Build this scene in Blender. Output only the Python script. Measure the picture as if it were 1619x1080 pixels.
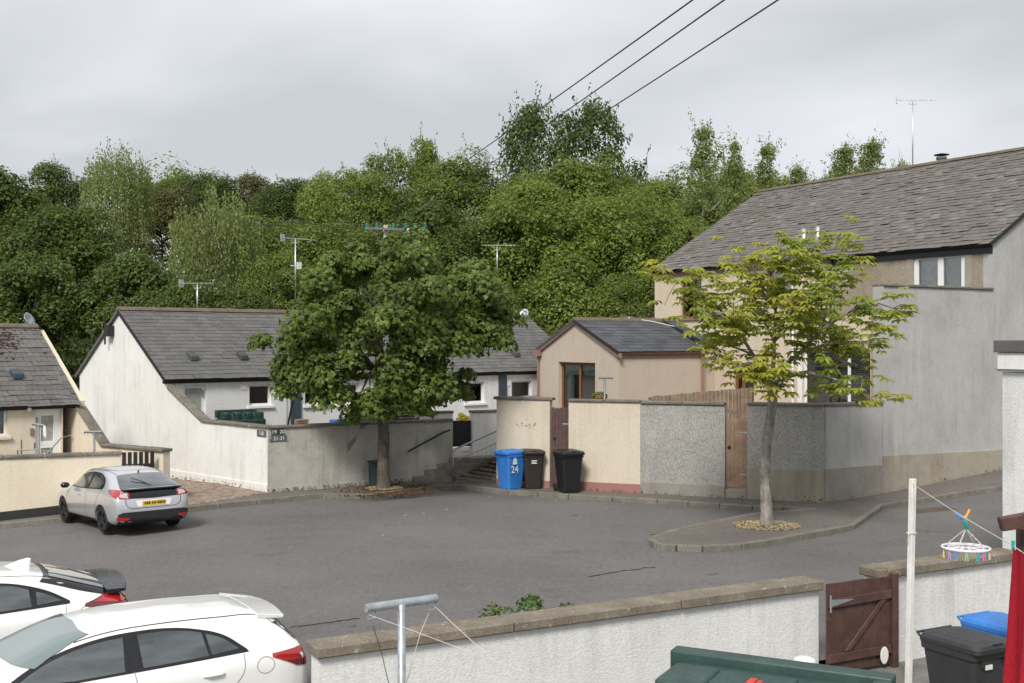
import bpy, bmesh, math, random
import numpy as np
from mathutils import Vector, Matrix
from mathutils.bvhtree import BVHTree
from mathutils.geometry import tessellate_polygon
random.seed(11); rng = np.random.default_rng(7)
for o in list(bpy.data.objects): bpy.data.objects.remove(o)
SC = bpy.context.scene
COL = SC.collection
R = math.radians
# ------------------------------------------------------------------ camera
H, F, CX, CY = 4.1, 1800.0, 809.5, 540.0
cam = bpy.data.cameras.new('camera'); cam.lens = 40.03; cam.sensor_width = 36.0
cam.clip_start = 0.1; cam.clip_end = 6000
co = bpy.data.objects.new('camera', cam); COL.objects.link(co)
co.location = (0, 0, H); co.rotation_euler = (R(90), 0, 0); SC.camera = co
# ------------------------------------------------------------------ world: bright overcast
SUN_EL, SUN_AZ = 44.0, -163.0          # azimuth measured from +Y towards +X: behind the camera, to its left
wd = bpy.data.worlds.new('World'); SC.world = wd; wd.use_nodes = True
nt = wd.node_tree; nt.nodes.clear()
def wn(t, **k):
    n = nt.nodes.new(t)
    for a, b in k.items(): setattr(n, a, b)
    return n
wo = wn('ShaderNodeOutputWorld'); bg = wn('ShaderNodeBackground')
sky = wn('ShaderNodeTexSky', sky_type='NISHITA', sun_disc=False, sun_elevation=R(SUN_EL), sun_rotation=R(SUN_AZ))
sky.air_density = 1.0; sky.dust_density = 3.0; sky.ozone_density = 1.0
sm = wn('ShaderNodeMix', data_type='RGBA', blend_type='MULTIPLY'); sm.inputs[0].default_value = 1.0
nt.links.new(sky.outputs[0], sm.inputs[6]); sm.inputs[7].default_value = (0.09, 0.09, 0.09, 1)
tc = wn('ShaderNodeTexCoord')
sep = wn('ShaderNodeSeparateXYZ'); nt.links.new(tc.outputs['Generated'], sep.inputs[0])
zz = wn('ShaderNodeMath', operation='ABSOLUTE'); nt.links.new(sep.outputs[2], zz.inputs[0])
za = wn('ShaderNodeMath', operation='ADD'); nt.links.new(zz.outputs[0], za.inputs[0]); za.inputs[1].default_value = 0.22
dx = wn('ShaderNodeMath', operation='DIVIDE'); nt.links.new(sep.outputs[0], dx.inputs[0]); nt.links.new(za.outputs[0], dx.inputs[1])
dy = wn('ShaderNodeMath', operation='DIVIDE'); nt.links.new(sep.outputs[1], dy.inputs[0]); nt.links.new(za.outputs[0], dy.inputs[1])
cb = wn('ShaderNodeCombineXYZ'); nt.links.new(dx.outputs[0], cb.inputs[0]); nt.links.new(dy.outputs[0], cb.inputs[1])
cb.inputs[2].default_value = 3.7
n1 = wn('ShaderNodeTexNoise'); nt.links.new(cb.outputs[0], n1.inputs['Vector'])
n1.inputs['Scale'].default_value = 0.9; n1.inputs['Detail'].default_value = 4; n1.inputs['Roughness'].default_value = 0.45
n1.inputs['Distortion'].default_value = 0.3
cr = wn('ShaderNodeValToRGB'); nt.links.new(n1.outputs['Fac'], cr.inputs[0])
cr.color_ramp.elements[0].position = 0.38; cr.color_ramp.elements[0].color = (0.268, 0.277, 0.288, 1)
cr.color_ramp.elements[1].position = 0.62; cr.color_ramp.elements[1].color = (0.405, 0.414, 0.434, 1)
mx = wn('ShaderNodeMix', data_type='RGBA'); mx.inputs[0].default_value = 0.95
nt.links.new(sm.outputs[2], mx.inputs[6]); nt.links.new(cr.outputs[0], mx.inputs[7])
nt.links.new(mx.outputs[2], bg.inputs[0]); bg.inputs[1].default_value = 1.0
nt.links.new(bg.outputs[0], wo.inputs[0])
# ------------------------------------------------------------------ sun (veiled by cloud: very soft)
sl = bpy.data.lights.new('sun', 'SUN'); sl.energy = 1.5; sl.angle = R(15); sl.color = (1.0, 0.96, 0.90)
so = bpy.data.objects.new('sun', sl); COL.objects.link(so)
_e, _a = R(SUN_EL), R(SUN_AZ)
sd = Vector((math.sin(_a)*math.cos(_e), math.cos(_a)*math.cos(_e), math.sin(_e)))
so.rotation_euler = sd.to_track_quat('Z', 'Y').to_euler(); so.location = (-20, -20, 30)
vs = SC.view_settings; vs.view_transform = 'Standard'; vs.look = 'None'; vs.exposure = 1.2; vs.gamma = 1.0
vs.use_curve_mapping = False
SC.render.engine = 'CYCLES'

# ================================================================== helpers
def W(x, y, D): return Vector(((x-CX)/F*D, D, H-(y-CY)/F*D))
def gz(X, Y):
    a = max(0.0, X-7.5); b = max(0.0, -8.0-X)
    return 0.012*(Y-20) + 0.08*a*a/(a+1.0) - 0.06*min(b, 6.0)
def GP(x, y, k=0.0):
    D = 25.0
    for _ in range(40):
        X = (x-CX)/F*D
        D = (H-gz(X, D)-k)*F/(y-CY)
    return Vector(((x-CX)/F*D, D, gz((x-CX)/F*D, D)+k))
def online(px, A, d):
    k = (px-CX)/F
    return (k*A[1]-A[0])/(d[0]-k*d[1])
def zat(py, D): return H-(py-CY)/F*D
def V2(p): return Vector((p[0], p[1]))
def camside(A, d):
    n = Vector((d[1], -d[0]))
    return n if n.dot(-V2(A)) > 0 else -n

def tag(o, label=None, cat=None, group=None, kind=None):
    if label: o['label'] = label
    if cat: o['category'] = cat
    if group: o['group'] = group
    if kind: o['kind'] = kind
    return o
def thing(name, loc, label, cat, group=None, rz=0.0):
    o = bpy.data.objects.new(name, None); COL.objects.link(o)
    o.empty_display_size = 0.2
    o.location = loc; o.rotation_euler = (0, 0, rz)
    tag(o, label, cat, group); return o
def basis(o):
    return Matrix.Translation(o.location) @ o.rotation_euler.to_matrix().to_4x4()

class MB:
    def __init__(s): s.v = []; s.f = []; s.m = []
    def add(s, vs, fs, mi=0):
        b = len(s.v); s.v += [tuple(v) for v in vs]
        s.f += [tuple(b+i for i in f) for f in fs]; s.m += [mi]*len(fs); return s
    def frame_box(s, o, ax, ay, az, lo, hi, mi=0):
        """box between lo and hi in the frame origin o, axes ax ay az"""
        o, ax, ay, az = Vector(o), Vector(ax), Vector(ay), Vector(az)
        P = [o+ax*x+ay*y+az*z for x, y, z in ((lo[0],lo[1],lo[2]),(hi[0],lo[1],lo[2]),(hi[0],hi[1],lo[2]),(lo[0],hi[1],lo[2]),
             (lo[0],lo[1],hi[2]),(hi[0],lo[1],hi[2]),(hi[0],hi[1],hi[2]),(lo[0],hi[1],hi[2]))]
        fs = [(0,3,2,1),(4,5,6,7),(0,1,5,4),(1,2,6,5),(2,3,7,6),(3,0,4,7)]
        if ax.cross(ay).dot(az) < 0: fs = [tuple(reversed(f)) for f in fs]
        return s.add(P, fs, mi)
    def box(s, lo, hi, mi=0): return s.frame_box((0,0,0),(1,0,0),(0,1,0),(0,0,1), lo, hi, mi)
    def wbox(s, A, d, n, u0, u1, w0, w1, z0, z1, mi=0):
        """box along wall line A + d*u, w measured along outward normal n"""
        return s.frame_box((A[0],A[1],0), (d[0],d[1],0), (n[0],n[1],0), (0,0,1), (u0,w0,z0), (u1,w1,z1), mi)
    def prism(s, pts, z0, z1, mi=0):
        n = len(pts); a = sum(pts[i][0]*pts[(i+1)%n][1]-pts[(i+1)%n][0]*pts[i][1] for i in range(n))
        if a < 0: pts = list(reversed(pts))
        f0 = z0 if callable(z0) else (lambda x, y: z0); f1 = z1 if callable(z1) else (lambda x, y: z1)
        vs = [(p[0],p[1],f0(p[0],p[1])) for p in pts]+[(p[0],p[1],f1(p[0],p[1])) for p in pts]
        fs = [tuple(reversed(range(n))), tuple(range(n, 2*n))]+[(i,(i+1)%n,n+(i+1)%n,n+i) for i in range(n)]
        return s.add(vs, fs, mi)
    def polywall(s, A, d, n, uz, w0, w1, mi=0):
        """polygon in (u,z) on a wall line, extruded between w0 and w1 along n"""
        A3 = Vector((A[0],A[1],0)); d3 = Vector((d[0],d[1],0)); n3 = Vector((n[0],n[1],0)); k = len(uz)
        ar = sum(uz[i][0]*uz[(i+1)%k][1]-uz[(i+1)%k][0]*uz[i][1] for i in range(k))
        flip = (d3.cross(Vector((0,0,1))).dot(n3) < 0) != (ar < 0)
        P = [A3+d3*u+n3*w1+Vector((0,0,z)) for u, z in uz]+[A3+d3*u+n3*w0+Vector((0,0,z)) for u, z in uz]
        fs = [tuple(range(k)), tuple(reversed(range(k, 2*k)))]+[(i, k+i, k+(i+1)%k, (i+1)%k) for i in range(k)]
        if flip: fs = [tuple(reversed(f)) for f in fs]
        return s.add(P, fs, mi)
    def wall(s, A, d, n, L, z0, z1, th, holes=(), mi=0, u0=0.0):
        us = sorted({u0, L}|{h[0] for h in holes}|{h[1] for h in holes}); zs = sorted({z0, z1}|{h[2] for h in holes}|{h[3] for h in holes})
        inside = lambda u, z: any(h[0] < u < h[1] and h[2] < z < h[3] for h in holes)
        A3 = Vector((A[0],A[1],0)); d3 = Vector((d[0],d[1],0)); n3 = Vector((n[0],n[1],0)); Z = Vector((0,0,1))
        flip = d3.cross(Z).dot(n3) < 0
        def q(a, b, c, e):
            f = [(0,1,2,3)]
            if flip: f = [(3,2,1,0)]
            s.add([a,b,c,e], f, mi)
        pt = lambda u, w, z: A3+d3*u+n3*w+Z*z
        nu, nz = len(us)-1, len(zs)-1
        solid = [[not inside((us[i]+us[i+1])/2, (zs[j]+zs[j+1])/2) for j in range(nz)] for i in range(nu)]
        g = lambda i, j: 0 <= i < nu and 0 <= j < nz and solid[i][j]
        for i in range(nu):
            for j in range(nz):
                if not solid[i][j]: continue
                a, b, c, e = us[i], us[i+1], zs[j], zs[j+1]
                q(pt(a,0,c), pt(b,0,c), pt(b,0,e), pt(a,0,e))
                q(pt(b,-th,c), pt(a,-th,c), pt(a,-th,e), pt(b,-th,e))
                if not g(i-1, j): q(pt(a,-th,c), pt(a,0,c), pt(a,0,e), pt(a,-th,e))
                if not g(i+1, j): q(pt(b,0,c), pt(b,-th,c), pt(b,-th,e), pt(b,0,e))
                if not g(i, j-1): q(pt(a,-th,c), pt(b,-th,c), pt(b,0,c), pt(a,0,c))
                if not g(i, j+1): q(pt(a,0,e), pt(b,0,e), pt(b,-th,e), pt(a,-th,e))
        return s
    def tube(s, pts, r, n=8, mi=0, cap=True):
        pts = [Vector(p) for p in pts]; k = len(pts)
        rr = r if hasattr(r, '__len__') else [r]*k
        t0 = (pts[1]-pts[0]).normalized()
        up = Vector((0,0,1)) if abs(t0.z) < 0.9 else Vector((1,0,0))
        a = t0.cross(up).normalized(); vs = []
        for i, p in enumerate(pts):
            t = (pts[min(i+1,k-1)]-pts[max(i-1,0)]).normalized()
            a = (a-t*a.dot(t)).normalized(); b = t.cross(a)
            for j in range(n):
                th = 2*math.pi*j/n; vs.append(p+(a*math.cos(th)+b*math.sin(th))*rr[i])
        fs = [(i*n+j, i*n+(j+1)%n, (i+1)*n+(j+1)%n, (i+1)*n+j) for i in range(k-1) for j in range(n)]
        if cap: fs += [tuple(reversed(range(n))), tuple(range((k-1)*n, k*n))]
        return s.add(vs, fs, mi)
    def lathe(s, c, axis, prof, n=20, mi=0):
        """prof: list of (radius, height along axis)"""
        axis = Vector(axis).normalized(); up = Vector((0,0,1)) if abs(axis.z) < 0.9 else Vector((1,0,0))
        a = axis.cross(up).normalized(); b = axis.cross(a); c = Vector(c); vs = []
        for r, h in prof:
            for j in range(n):
                th = 2*math.pi*j/n; vs.append(c+axis*h+(a*math.cos(th)+b*math.sin(th))*r)
        k = len(prof)
        fs = [(i*n+j, i*n+(j+1)%n, (i+1)*n+(j+1)%n, (i+1)*n+j) for i in range(k-1) for j in range(n)]
        fs += [tuple(reversed(range(n))), tuple(range((k-1)*n, k*n))]
        return s.add(vs, fs, mi)
    def mesh(s, name, bevel=0, segs=2, smooth=False, fix=True):
        me = bpy.data.meshes.new(name); me.from_pydata(s.v, [], s.f)
        if any(s.m): me.polygons.foreach_set('material_index', s.m)
        if bevel or fix:
            bm = bmesh.new(); bm.from_mesh(me)
            if fix: bmesh.ops.recalc_face_normals(bm, faces=bm.faces)
            if bevel:
                bmesh.ops.remove_doubles(bm, verts=bm.verts, dist=1e-5)
                ed = [e for e in bm.edges if len(e.link_faces) == 2 and e.calc_face_angle(0) > 0.5]
                bmesh.ops.bevel(bm, geom=ed, offset=bevel, segments=segs, profile=0.6, affect='EDGES', clamp_overlap=True)
            bm.to_mesh(me); bm.free()
        if smooth: me.polygons.foreach_set('use_smooth', [True]*len(me.polygons))
        me.update(); return me
    def build(s, name, mats, parent=None, local=False, bevel=0, segs=2, smooth=False, fix=True, kind=None):
        return link(name, s.mesh(name, bevel, segs, smooth, fix), mats, parent, local, kind)
def link(name, me, mats, parent=None, local=False, kind=None):
    if mats is not None:
        for m in (mats if isinstance(mats, (list, tuple)) else [mats]): me.materials.append(m)
    o = bpy.data.objects.new(name, me); COL.objects.link(o)
    if parent is not None:
        o.parent = parent
        if not local and parent.type == 'EMPTY': o.matrix_parent_inverse = basis(parent).inverted()
    if kind: o['kind'] = kind
    return o
def sheet(name, poly, step, zf, mat, kind='structure', parent=None):
    """polygon cut into cells of size step, draped on zf(x,y)"""
    bm = bmesh.new(); _vs = [bm.verts.new((p[0],p[1],0)) for p in poly]
    for t in tessellate_polygon([[Vector((p[0],p[1],0)) for p in poly]]): bm.faces.new([_vs[i] for i in t])
    xs = [p[0] for p in poly]; ys = [p[1] for p in poly]
    for ax, lo, hi in ((0,min(xs),max(xs)),(1,min(ys),max(ys))):
        k = lo+step
        while k < hi:
            c = [0,0,0]; c[ax] = k; nn = [0,0,0]; nn[ax] = 1
            bmesh.ops.bisect_plane(bm, geom=bm.verts[:]+bm.edges[:]+bm.faces[:], plane_co=c, plane_no=nn); k += step
    for v in bm.verts: v.co.z = zf(v.co.x, v.co.y)
    bmesh.ops.recalc_face_normals(bm, faces=bm.faces)
    for f in bm.faces:
        if f.normal.z < 0: f.normal_flip()
    me = bpy.data.meshes.new(name); bm.to_mesh(me); bm.free()
    me.polygons.foreach_set('use_smooth', [True]*len(me.polygons))
    return link(name, me, mat, parent, kind=kind)

# ================================================================== materials
class N:
    def __init__(s, name):
        s.m = bpy.data.materials.new(name); s.m.use_nodes = True; s.t = s.m.node_tree
        s.b = s.t.nodes['Principled BSDF']; s.out = s.t.nodes['Material Output']
        s.tc = s.t.nodes.new('ShaderNodeTexCoord')
    def n(s, t, **k):
        o = s.t.nodes.new(t)
        for a, b in k.items(): setattr(o, a, b)
        return o
    def l(s, a, b): s.t.links.new(a, b)
    def vec(s, sc=(1,1,1), loc=(0,0,0), src='Object'):
        m = s.n('ShaderNodeMapping'); s.l(s.tc.outputs[src], m.inputs[0]); m.inputs['Scale'].default_value = sc; m.inputs['Location'].default_value = loc
        return m.outputs[0]
    def noise(s, scale, detail=4, rough=0.55, sc=None, loc=(0,0,0), dist=0.0):
        o = s.n('ShaderNodeTexNoise'); o.inputs['Scale'].default_value = scale; o.inputs['Detail'].default_value = detail
        o.inputs['Roughness'].default_value = rough; o.inputs['Distortion'].default_value = dist
        s.l(s.vec(sc or (1,1,1), loc), o.inputs['Vector']); return o.outputs['Fac']
    def voro(s, scale, sc=None, feature='F1', out='Distance'):
        o = s.n('ShaderNodeTexVoronoi', feature=feature); o.inputs['Scale'].default_value = scale
        s.l(s.vec(sc or (1,1,1)), o.inputs['Vector']); return o.outputs[out]
    def ramp(s, fac, stops):
        o = s.n('ShaderNodeValToRGB'); s.l(fac, o.inputs[0]); e = o.color_ramp.elements
        while len(e) < len(stops): e.new(0.5)
        for i, (p, c) in enumerate(stops):
            e[i].position = p; c = c if hasattr(c, '__len__') else (c,c,c); e[i].color = (*c[:3], 1)
        return o.outputs[0]
    def mix(s, fac, a, b, blend='MIX'):
        o = s.n('ShaderNodeMix', data_type='RGBA', blend_type=blend)
        for v, i in ((fac,0),(a,6),(b,7)):
            if hasattr(v, 'is_linked'): s.l(v, o.inputs[i])
            elif i == 0: o.inputs[0].default_value = v
            else: o.inputs[i].default_value = (*v[:3], 1)
        return o.outputs[2]
    def math(s, op, a, b=0.0):
        o = s.n('ShaderNodeMath', operation=op)
        for v, i in ((a,0),(b,1)):
            if hasattr(v, 'is_linked'): s.l(v, o.inputs[i])
            else: o.inputs[i].default_value = v
        return o.outputs[0]
    def col(s, c):
        if hasattr(c, 'is_linked'): s.l(c, s.b.inputs['Base Color'])
        else: s.b.inputs['Base Color'].default_value = (*c[:3], 1)
        return s
    def set(s, rough=0.8, metal=0.0, spec=0.5, coat=0.0):
        s.b.inputs['Roughness'].default_value = rough; s.b.inputs['Metallic'].default_value = metal
        s.b.inputs['Specular IOR Level'].default_value = spec; s.b.inputs['Coat Weight'].default_value = coat; return s
    def bump(s, h, strength=0.3, dist=0.02):
        o = s.n('ShaderNodeBump'); o.inputs['Strength'].default_value = strength; o.inputs['Distance'].default_value = dist
        s.l(h, o.inputs['Height']); s.l(o.outputs[0], s.b.inputs['Normal']); return s
def plain(name, c, rough=0.6, metal=0.0, spec=0.5, coat=0.0, var=0.15, scale=6.0):
    n = N(name); n.set(rough, metal, spec, coat)
    lo = tuple(x*(1-var) for x in c); hi = tuple(min(1, x*(1+var)) for x in c)
    c_ = n.ramp(n.noise(scale, 5, 0.6), [(0.3, lo), (0.7, hi)]); k = 0.4+var
    c_ = n.mix(k, c_, n.ramp(n.noise(scale*7, 6, 0.75, loc=(3,1,2)), [(0.3, 0.72), (0.7, 1.22)]), 'MULTIPLY')
    n.l(n.ramp(n.noise(scale*3, 5, 0.7, loc=(1,7,4)), [(0.3, max(0.02, rough-0.12)), (0.7, min(1, rough+0.15))]), n.b.inputs['Roughness'])
    n.col(c_); return n.m
def render_wall(name, base, dirt, streak, a=0.5, b=0.5, bumpscale=90, bstr=0.25, patch=None, spk=0.0, lines=0.0):
    """painted or bare cement render: mottling, rain streaks, peeled patches, hairline cracks"""
    n = N(name); n.set(0.92, 0, 0.25)
    m1 = n.ramp(n.noise(0.9, 8, 0.68), [(0.38, 0.0), (0.68, 1.0)])
    c = n.mix(n.math('MULTIPLY', m1, a), base, dirt)
    m2 = n.ramp(n.noise(4.5, 6, 0.7, loc=(1,5,2)), [(0.45, 0.0), (0.75, 1.0)]); c = n.mix(n.math('MULTIPLY', m2, a*0.6), c, dirt)
    st = n.ramp(n.noise(1.0, 7, 0.7, sc=(4.0,4.0,0.30), dist=0.25), [(0.48, 0.0), (0.72, 1.0)])
    st2 = n.ramp(n.noise(0.8, 5, 0.6, loc=(5,2,1)), [(0.38, 0.0), (0.60, 1.0)])
    c = n.mix(n.math('MULTIPLY', n.math('MULTIPLY', st, st2), b), c, streak)
    bl = n.ramp(n.noise(2.2, 6, 0.75, sc=(1,1,0.7), loc=(7,3,9)), [(0.62, 0.0), (0.72, 1.0)]); c = n.mix(n.math('MULTIPLY', bl, b*0.7), c, streak)
    fine = n.noise(30, 4, 0.7); c = n.mix(0.5, c, n.ramp(fine, [(0.25, 0.62), (0.75, 1.12)]), 'MULTIPLY') if spk == 0 else \
        n.mix(spk, c, n.ramp(n.noise(28, 4, 0.85), [(0.30, 0.35), (0.5, 0.95), (0.72, 1.65)]), 'MULTIPLY')
    if patch:
        pm = n.ramp(n.noise(0.75, 3, 0.5, loc=(3.1,1.7,0.4), dist=0.4), [(patch[1], 0.0), (patch[1]+0.012, 1.0)])
        c = n.mix(pm, c, patch[0])
    cr_ = n.n('ShaderNodeTexVoronoi', feature='DISTANCE_TO_EDGE'); cr_.inputs['Scale'].default_value = 0.55
    wv = n.n('ShaderNodeVectorMath', operation='ADD'); nz = n.n('ShaderNodeTexNoise'); nz.inputs['Scale'].default_value = 1.7; nz.inputs['Detail'].default_value = 6
    n.l(n.vec(), nz.inputs['Vector']); n.l(nz.outputs['Color'], wv.inputs[0]); n.l(n.vec(), wv.inputs[1]); n.l(wv.outputs[0], cr_.inputs['Vector'])
    ck = n.ramp(cr_.outputs['Distance'], [(0.0, 1.0), (0.006, 0.0)]); c = n.mix(n.math('MULTIPLY', ck, 0.45*b), c, streak)
    n.col(c)
    hgt = n.noise(bumpscale, 3, 0.6)
    if lines: hgt = n.math('ADD', hgt, n.math('MULTIPLY', n.noise(26, 3, 0.6, sc=(1,1,3.5)), lines))
    n.bump(hgt, bstr, 0.012); return n.m
def slate_mat(name, stops, moss=None):
    n = N(name); n.set(0.75, 0, 0.35)
    oi = n.n('ShaderNodeObjectInfo'); ge = n.n('ShaderNodeNewGeometry')
    rnd = n.math('FRACT', n.math('ADD', oi.outputs['Random'], ge.outputs['Random Per Island']))
    c = n.ramp(rnd, stops)
    c = n.mix(0.6, c, n.ramp(n.noise(2.5, 8, 0.7), [(0.25, 0.62), (0.75, 1.12)]), 'MULTIPLY')
    if moss:
        mm = n.ramp(n.noise(0.55, 5, 0.6, loc=(2,7,3)), [(moss[1], 0.0), (moss[1]+0.1, 1.0)])
        c = n.mix(n.math('MULTIPLY', mm, 0.85), c, moss[0])
    n.col(c); n.bump(n.noise(40, 4, 0.6), 0.35, 0.01); return n.m
def leaf_mat(name, dark, light, trans=0.35, rough=0.5):
    n = N(name); n.set(rough, 0, 0.3)
    ge = n.n('ShaderNodeNewGeometry'); oi = n.n('ShaderNodeObjectInfo')
    r = n.math('FRACT', n.math('ADD', ge.outputs['Random Per Island'], oi.outputs['Random']))
    c = n.ramp(r, [(0.0, dark), (1.0, light)])
    big = n.ramp(n.noise(0.5, 3, 0.5), [(0.35, 0.72), (0.65, 1.1)]); c = n.mix(1.0, c, big, 'MULTIPLY')
    n.col(c)
    tr = n.n('ShaderNodeBsdfTranslucent'); n.l(c, tr.inputs[0])
    ms = n.n('ShaderNodeMixShader'); ms.inputs[0].default_value = trans
    n.l(n.b.outputs[0], ms.inputs[1]); n.l(tr.outputs[0], ms.inputs[2]); n.l(ms.outputs[0], n.out.inputs[0]); return n.m
def bark_mat(name, a, b):
    n = N(name); n.set(0.9, 0, 0.2)
    f = n.noise(9, 8, 0.75, sc=(1,1,0.45)); n.col(n.mix(0.7, n.ramp(f, [(0.32, a), (0.66, b)]), n.ramp(n.noise(3.5, 5, 0.7), [(0.35, 0.5), (0.65, 1.2)]), 'MULTIPLY')); n.bump(f, 1.0, 0.06); return n.m
def glass_mat(name, tint=(0.92,0.94,0.94), refl=(1,1,1)):
    n = N(name); n.t.nodes.remove(n.b)
    tr = n.n('ShaderNodeBsdfTransparent'); tr.inputs[0].default_value = (*tint, 1)
    gl = n.n('ShaderNodeBsdfGlossy'); gl.inputs['Roughness'].default_value = 0.02; gl.inputs[0].default_value = (*refl, 1)
    fr = n.n('ShaderNodeFresnel'); fr.inputs[0].default_value = 1.9
    ms = n.n('ShaderNodeMixShader'); n.l(fr.outputs[0], ms.inputs[0]); n.l(tr.outputs[0], ms.inputs[1]); n.l(gl.outputs[0], ms.inputs[2])
    n.l(ms.outputs[0], n.out.inputs[0]); return n.m

def tarmac_mat(name, base, warm):
    n = N(name); n.set(0.88, 0, 0.3)
    c = n.ramp(n.noise(0.28, 6, 0.6), [(0.3, tuple(x*0.84 for x in base)), (0.7, tuple(x*1.14 for x in base))])
    c = n.mix(n.math('MULTIPLY', n.ramp(n.noise(1.1, 6, 0.65, sc=(0.5,1.6,1)), [(0.48, 0.0), (0.75, 1.0)]), 0.45), c, warm)
    c = n.mix(0.7, c, n.ramp(n.noise(9, 9, 0.85), [(0.28, 0.62), (0.5, 1.0), (0.72, 1.42)]), 'MULTIPLY')
    c = n.mix(0.8, c, n.ramp(n.noise(42, 3, 0.8), [(0.25, 0.55), (0.5, 1.0), (0.78, 1.6)]), 'MULTIPLY')
    c = n.mix(1.0, c, n.ramp(n.noise(0.55, 7, 0.72, loc=(9,4,0)), [(0.60, 1.0), (0.72, 0.74)]), 'MULTIPLY')
    c = n.mix(1.0, c, n.ramp(n.noise(1.9, 3, 0.5, loc=(2,8,0)), [(0.70, 1.0), (0.74, 0.66)]), 'MULTIPLY')
    sp = n.ramp(n.voro(6.0), [(0.035, 1.0), (0.05, 0.0)]); c = n.mix(n.math('MULTIPLY', sp, 0.5), c, (0.30,0.29,0.28))
    n.col(c); n.bump(n.noise(45, 3, 0.8), 0.6, 0.01); return n.m
M = {}
M['tarmac'] = tarmac_mat('tarmac', (0.134, 0.128, 0.125), (0.158, 0.147, 0.139))
M['path'] = tarmac_mat('path_tarmac', (0.142, 0.125, 0.114), (0.18, 0.148, 0.125))
n = N('soil_grass'); n.set(0.95, 0, 0.1); n.col(n.ramp(n.noise(1.2, 6, 0.65), [(0.3, (0.035,0.05,0.015)), (0.7, (0.07,0.08,0.03))])); M['soil'] = n.m
def conc(name, a, b, lich=None, scale=3.0):
    n = N(name); n.set(0.92, 0, 0.2)
    c = n.ramp(n.noise(scale, 7, 0.7), [(0.28, a), (0.72, b)])
    c = n.mix(0.8, c, n.ramp(n.noise(48, 3, 0.7), [(0.3, 0.5), (0.7, 1.15)]), 'MULTIPLY')
    if lich: c = n.mix(n.ramp(n.noise(14, 3, 0.6, loc=(4,4,4)), [(0.64, 0.0), (0.70, 1.0)]), c, lich)
    n.col(c); n.bump(n.noise(45, 5, 0.7), 0.6, 0.015); return n.m
M['coping'] = conc('coping_concrete', (0.13,0.115,0.095), (0.27,0.245,0.205), (0.36,0.35,0.30))
M['coping_near'] = conc('coping_near_concrete', (0.15,0.125,0.095), (0.31,0.27,0.215), (0.40,0.38,0.32), 2.0)
M['kerb'] = conc('kerb_concrete', (0.15,0.14,0.115), (0.27,0.255,0.215))
M['step'] = conc('step_concrete', (0.15,0.14,0.115), (0.34,0.325,0.285), (0.13,0.14,0.06))
M['white_dirty'] = render_wall('white_render_weathered', (0.82,0.815,0.79), (0.66,0.655,0.60), (0.36,0.365,0.335), 0.5, 0.42)
M['white'] = render_wall('white_render', (0.78,0.78,0.77), (0.66,0.66,0.64), (0.40,0.40,0.38), 0.4, 0.3)
M['grey_wall'] = render_wall('grey_weathered_render', (0.50,0.485,0.44), (0.34,0.33,0.275), (0.17,0.17,0.135), 0.9, 0.7, patch=((0.25,0.205,0.125), 0.625))
M['cream'] = render_wall('cream_render', (0.73,0.645,0.51), (0.65,0.565,0.44), (0.42,0.35,0.27), 0.4, 0.25)
M['cream_wall'] = render_wall('cream_boundary_render', (0.66,0.585,0.475), (0.57,0.50,0.40), (0.30,0.25,0.19), 0.4, 0.35)
M['ext'] = render_wall('beige_render', (0.54,0.46,0.375), (0.48,0.405,0.33), (0.33,0.27,0.22), 0.5, 0.25)
M['house_cream'] = render_wall('cream_house_render', (0.66,0.565,0.435), (0.58,0.48,0.37), (0.36,0.28,0.20), 0.5, 0.3)
M['house_brown'] = render_wall('brown_pebble_dash', (0.36,0.31,0.24), (0.25,0.21,0.16), (0.15,0.12,0.085), 0.7, 0.4, 60, 0.8, spk=0.7)
M['dash'] = render_wall('grey_pebble_dash', (0.39,0.38,0.355), (0.30,0.295,0.27), (0.17,0.17,0.155), 0.7, 0.6, 55, 0.9, spk=0.85)
M['grey_smooth'] = render_wall('grey_smooth_render', (0.47,0.465,0.45), (0.37,0.365,0.35), (0.19,0.19,0.175), 0.9, 0.5)
M['plinth_grey'] = render_wall('concrete_plinth', (0.33,0.315,0.28), (0.25,0.225,0.175), (0.14,0.12,0.085), 0.8, 0.5)
M['plinth_buff'] = render_wall('buff_plinth', (0.385,0.35,0.29), (0.29,0.255,0.195), (0.14,0.11,0.075), 0.8, 0.5)
M['pink'] = render_wall('pink_plinth', (0.38,0.18,0.165), (0.32,0.16,0.14), (0.20,0.11,0.09), 0.6, 0.4)
M['orange_render'] = render_wall('orange_brown_render', (0.42,0.285,0.175), (0.36,0.24,0.15), (0.22,0.14,0.09), 0.6, 0.6)
M['near_wall'] = render_wall('near_white_render', (0.76,0.76,0.74), (0.62,0.615,0.58), (0.36,0.35,0.31), 0.45, 0.5, 26, 0.55, lines=1.2)
M['black_plinth'] = plain('black_bitumen_paint', (0.02,0.02,0.021), 0.7)
M['slate_grey'] = slate_mat('grey_fibre_slate', [(0, (0.112,0.110,0.106)), (0.5, (0.130,0.127,0.121)), (1, (0.150,0.145,0.136))])
M['slate_cream'] = slate_mat('mossy_slate', [(0, (0.115,0.11,0.105)), (0.5, (0.135,0.13,0.122)), (1, (0.165,0.155,0.145))], ((0.06,0.032,0.022), 0.60))
M['slate_brown'] = slate_mat('weathered_brown_slate', [(0, (0.132,0.115,0.104)), (0.5, (0.150,0.133,0.121)), (0.92, (0.168,0.152,0.140)), (1, (0.205,0.194,0.184))], ((0.085,0.070,0.042), 0.60))
M['slate_blue'] = slate_mat('dark_blue_slate', [(0, (0.060,0.064,0.072)), (1, (0.100,0.104,0.112))])
M['ridge'] = conc('ridge_tile', (0.12,0.095,0.065), (0.22,0.185,0.14))
M['felt'] = plain('underlay', (0.02,0.02,0.02), 0.9)
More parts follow.
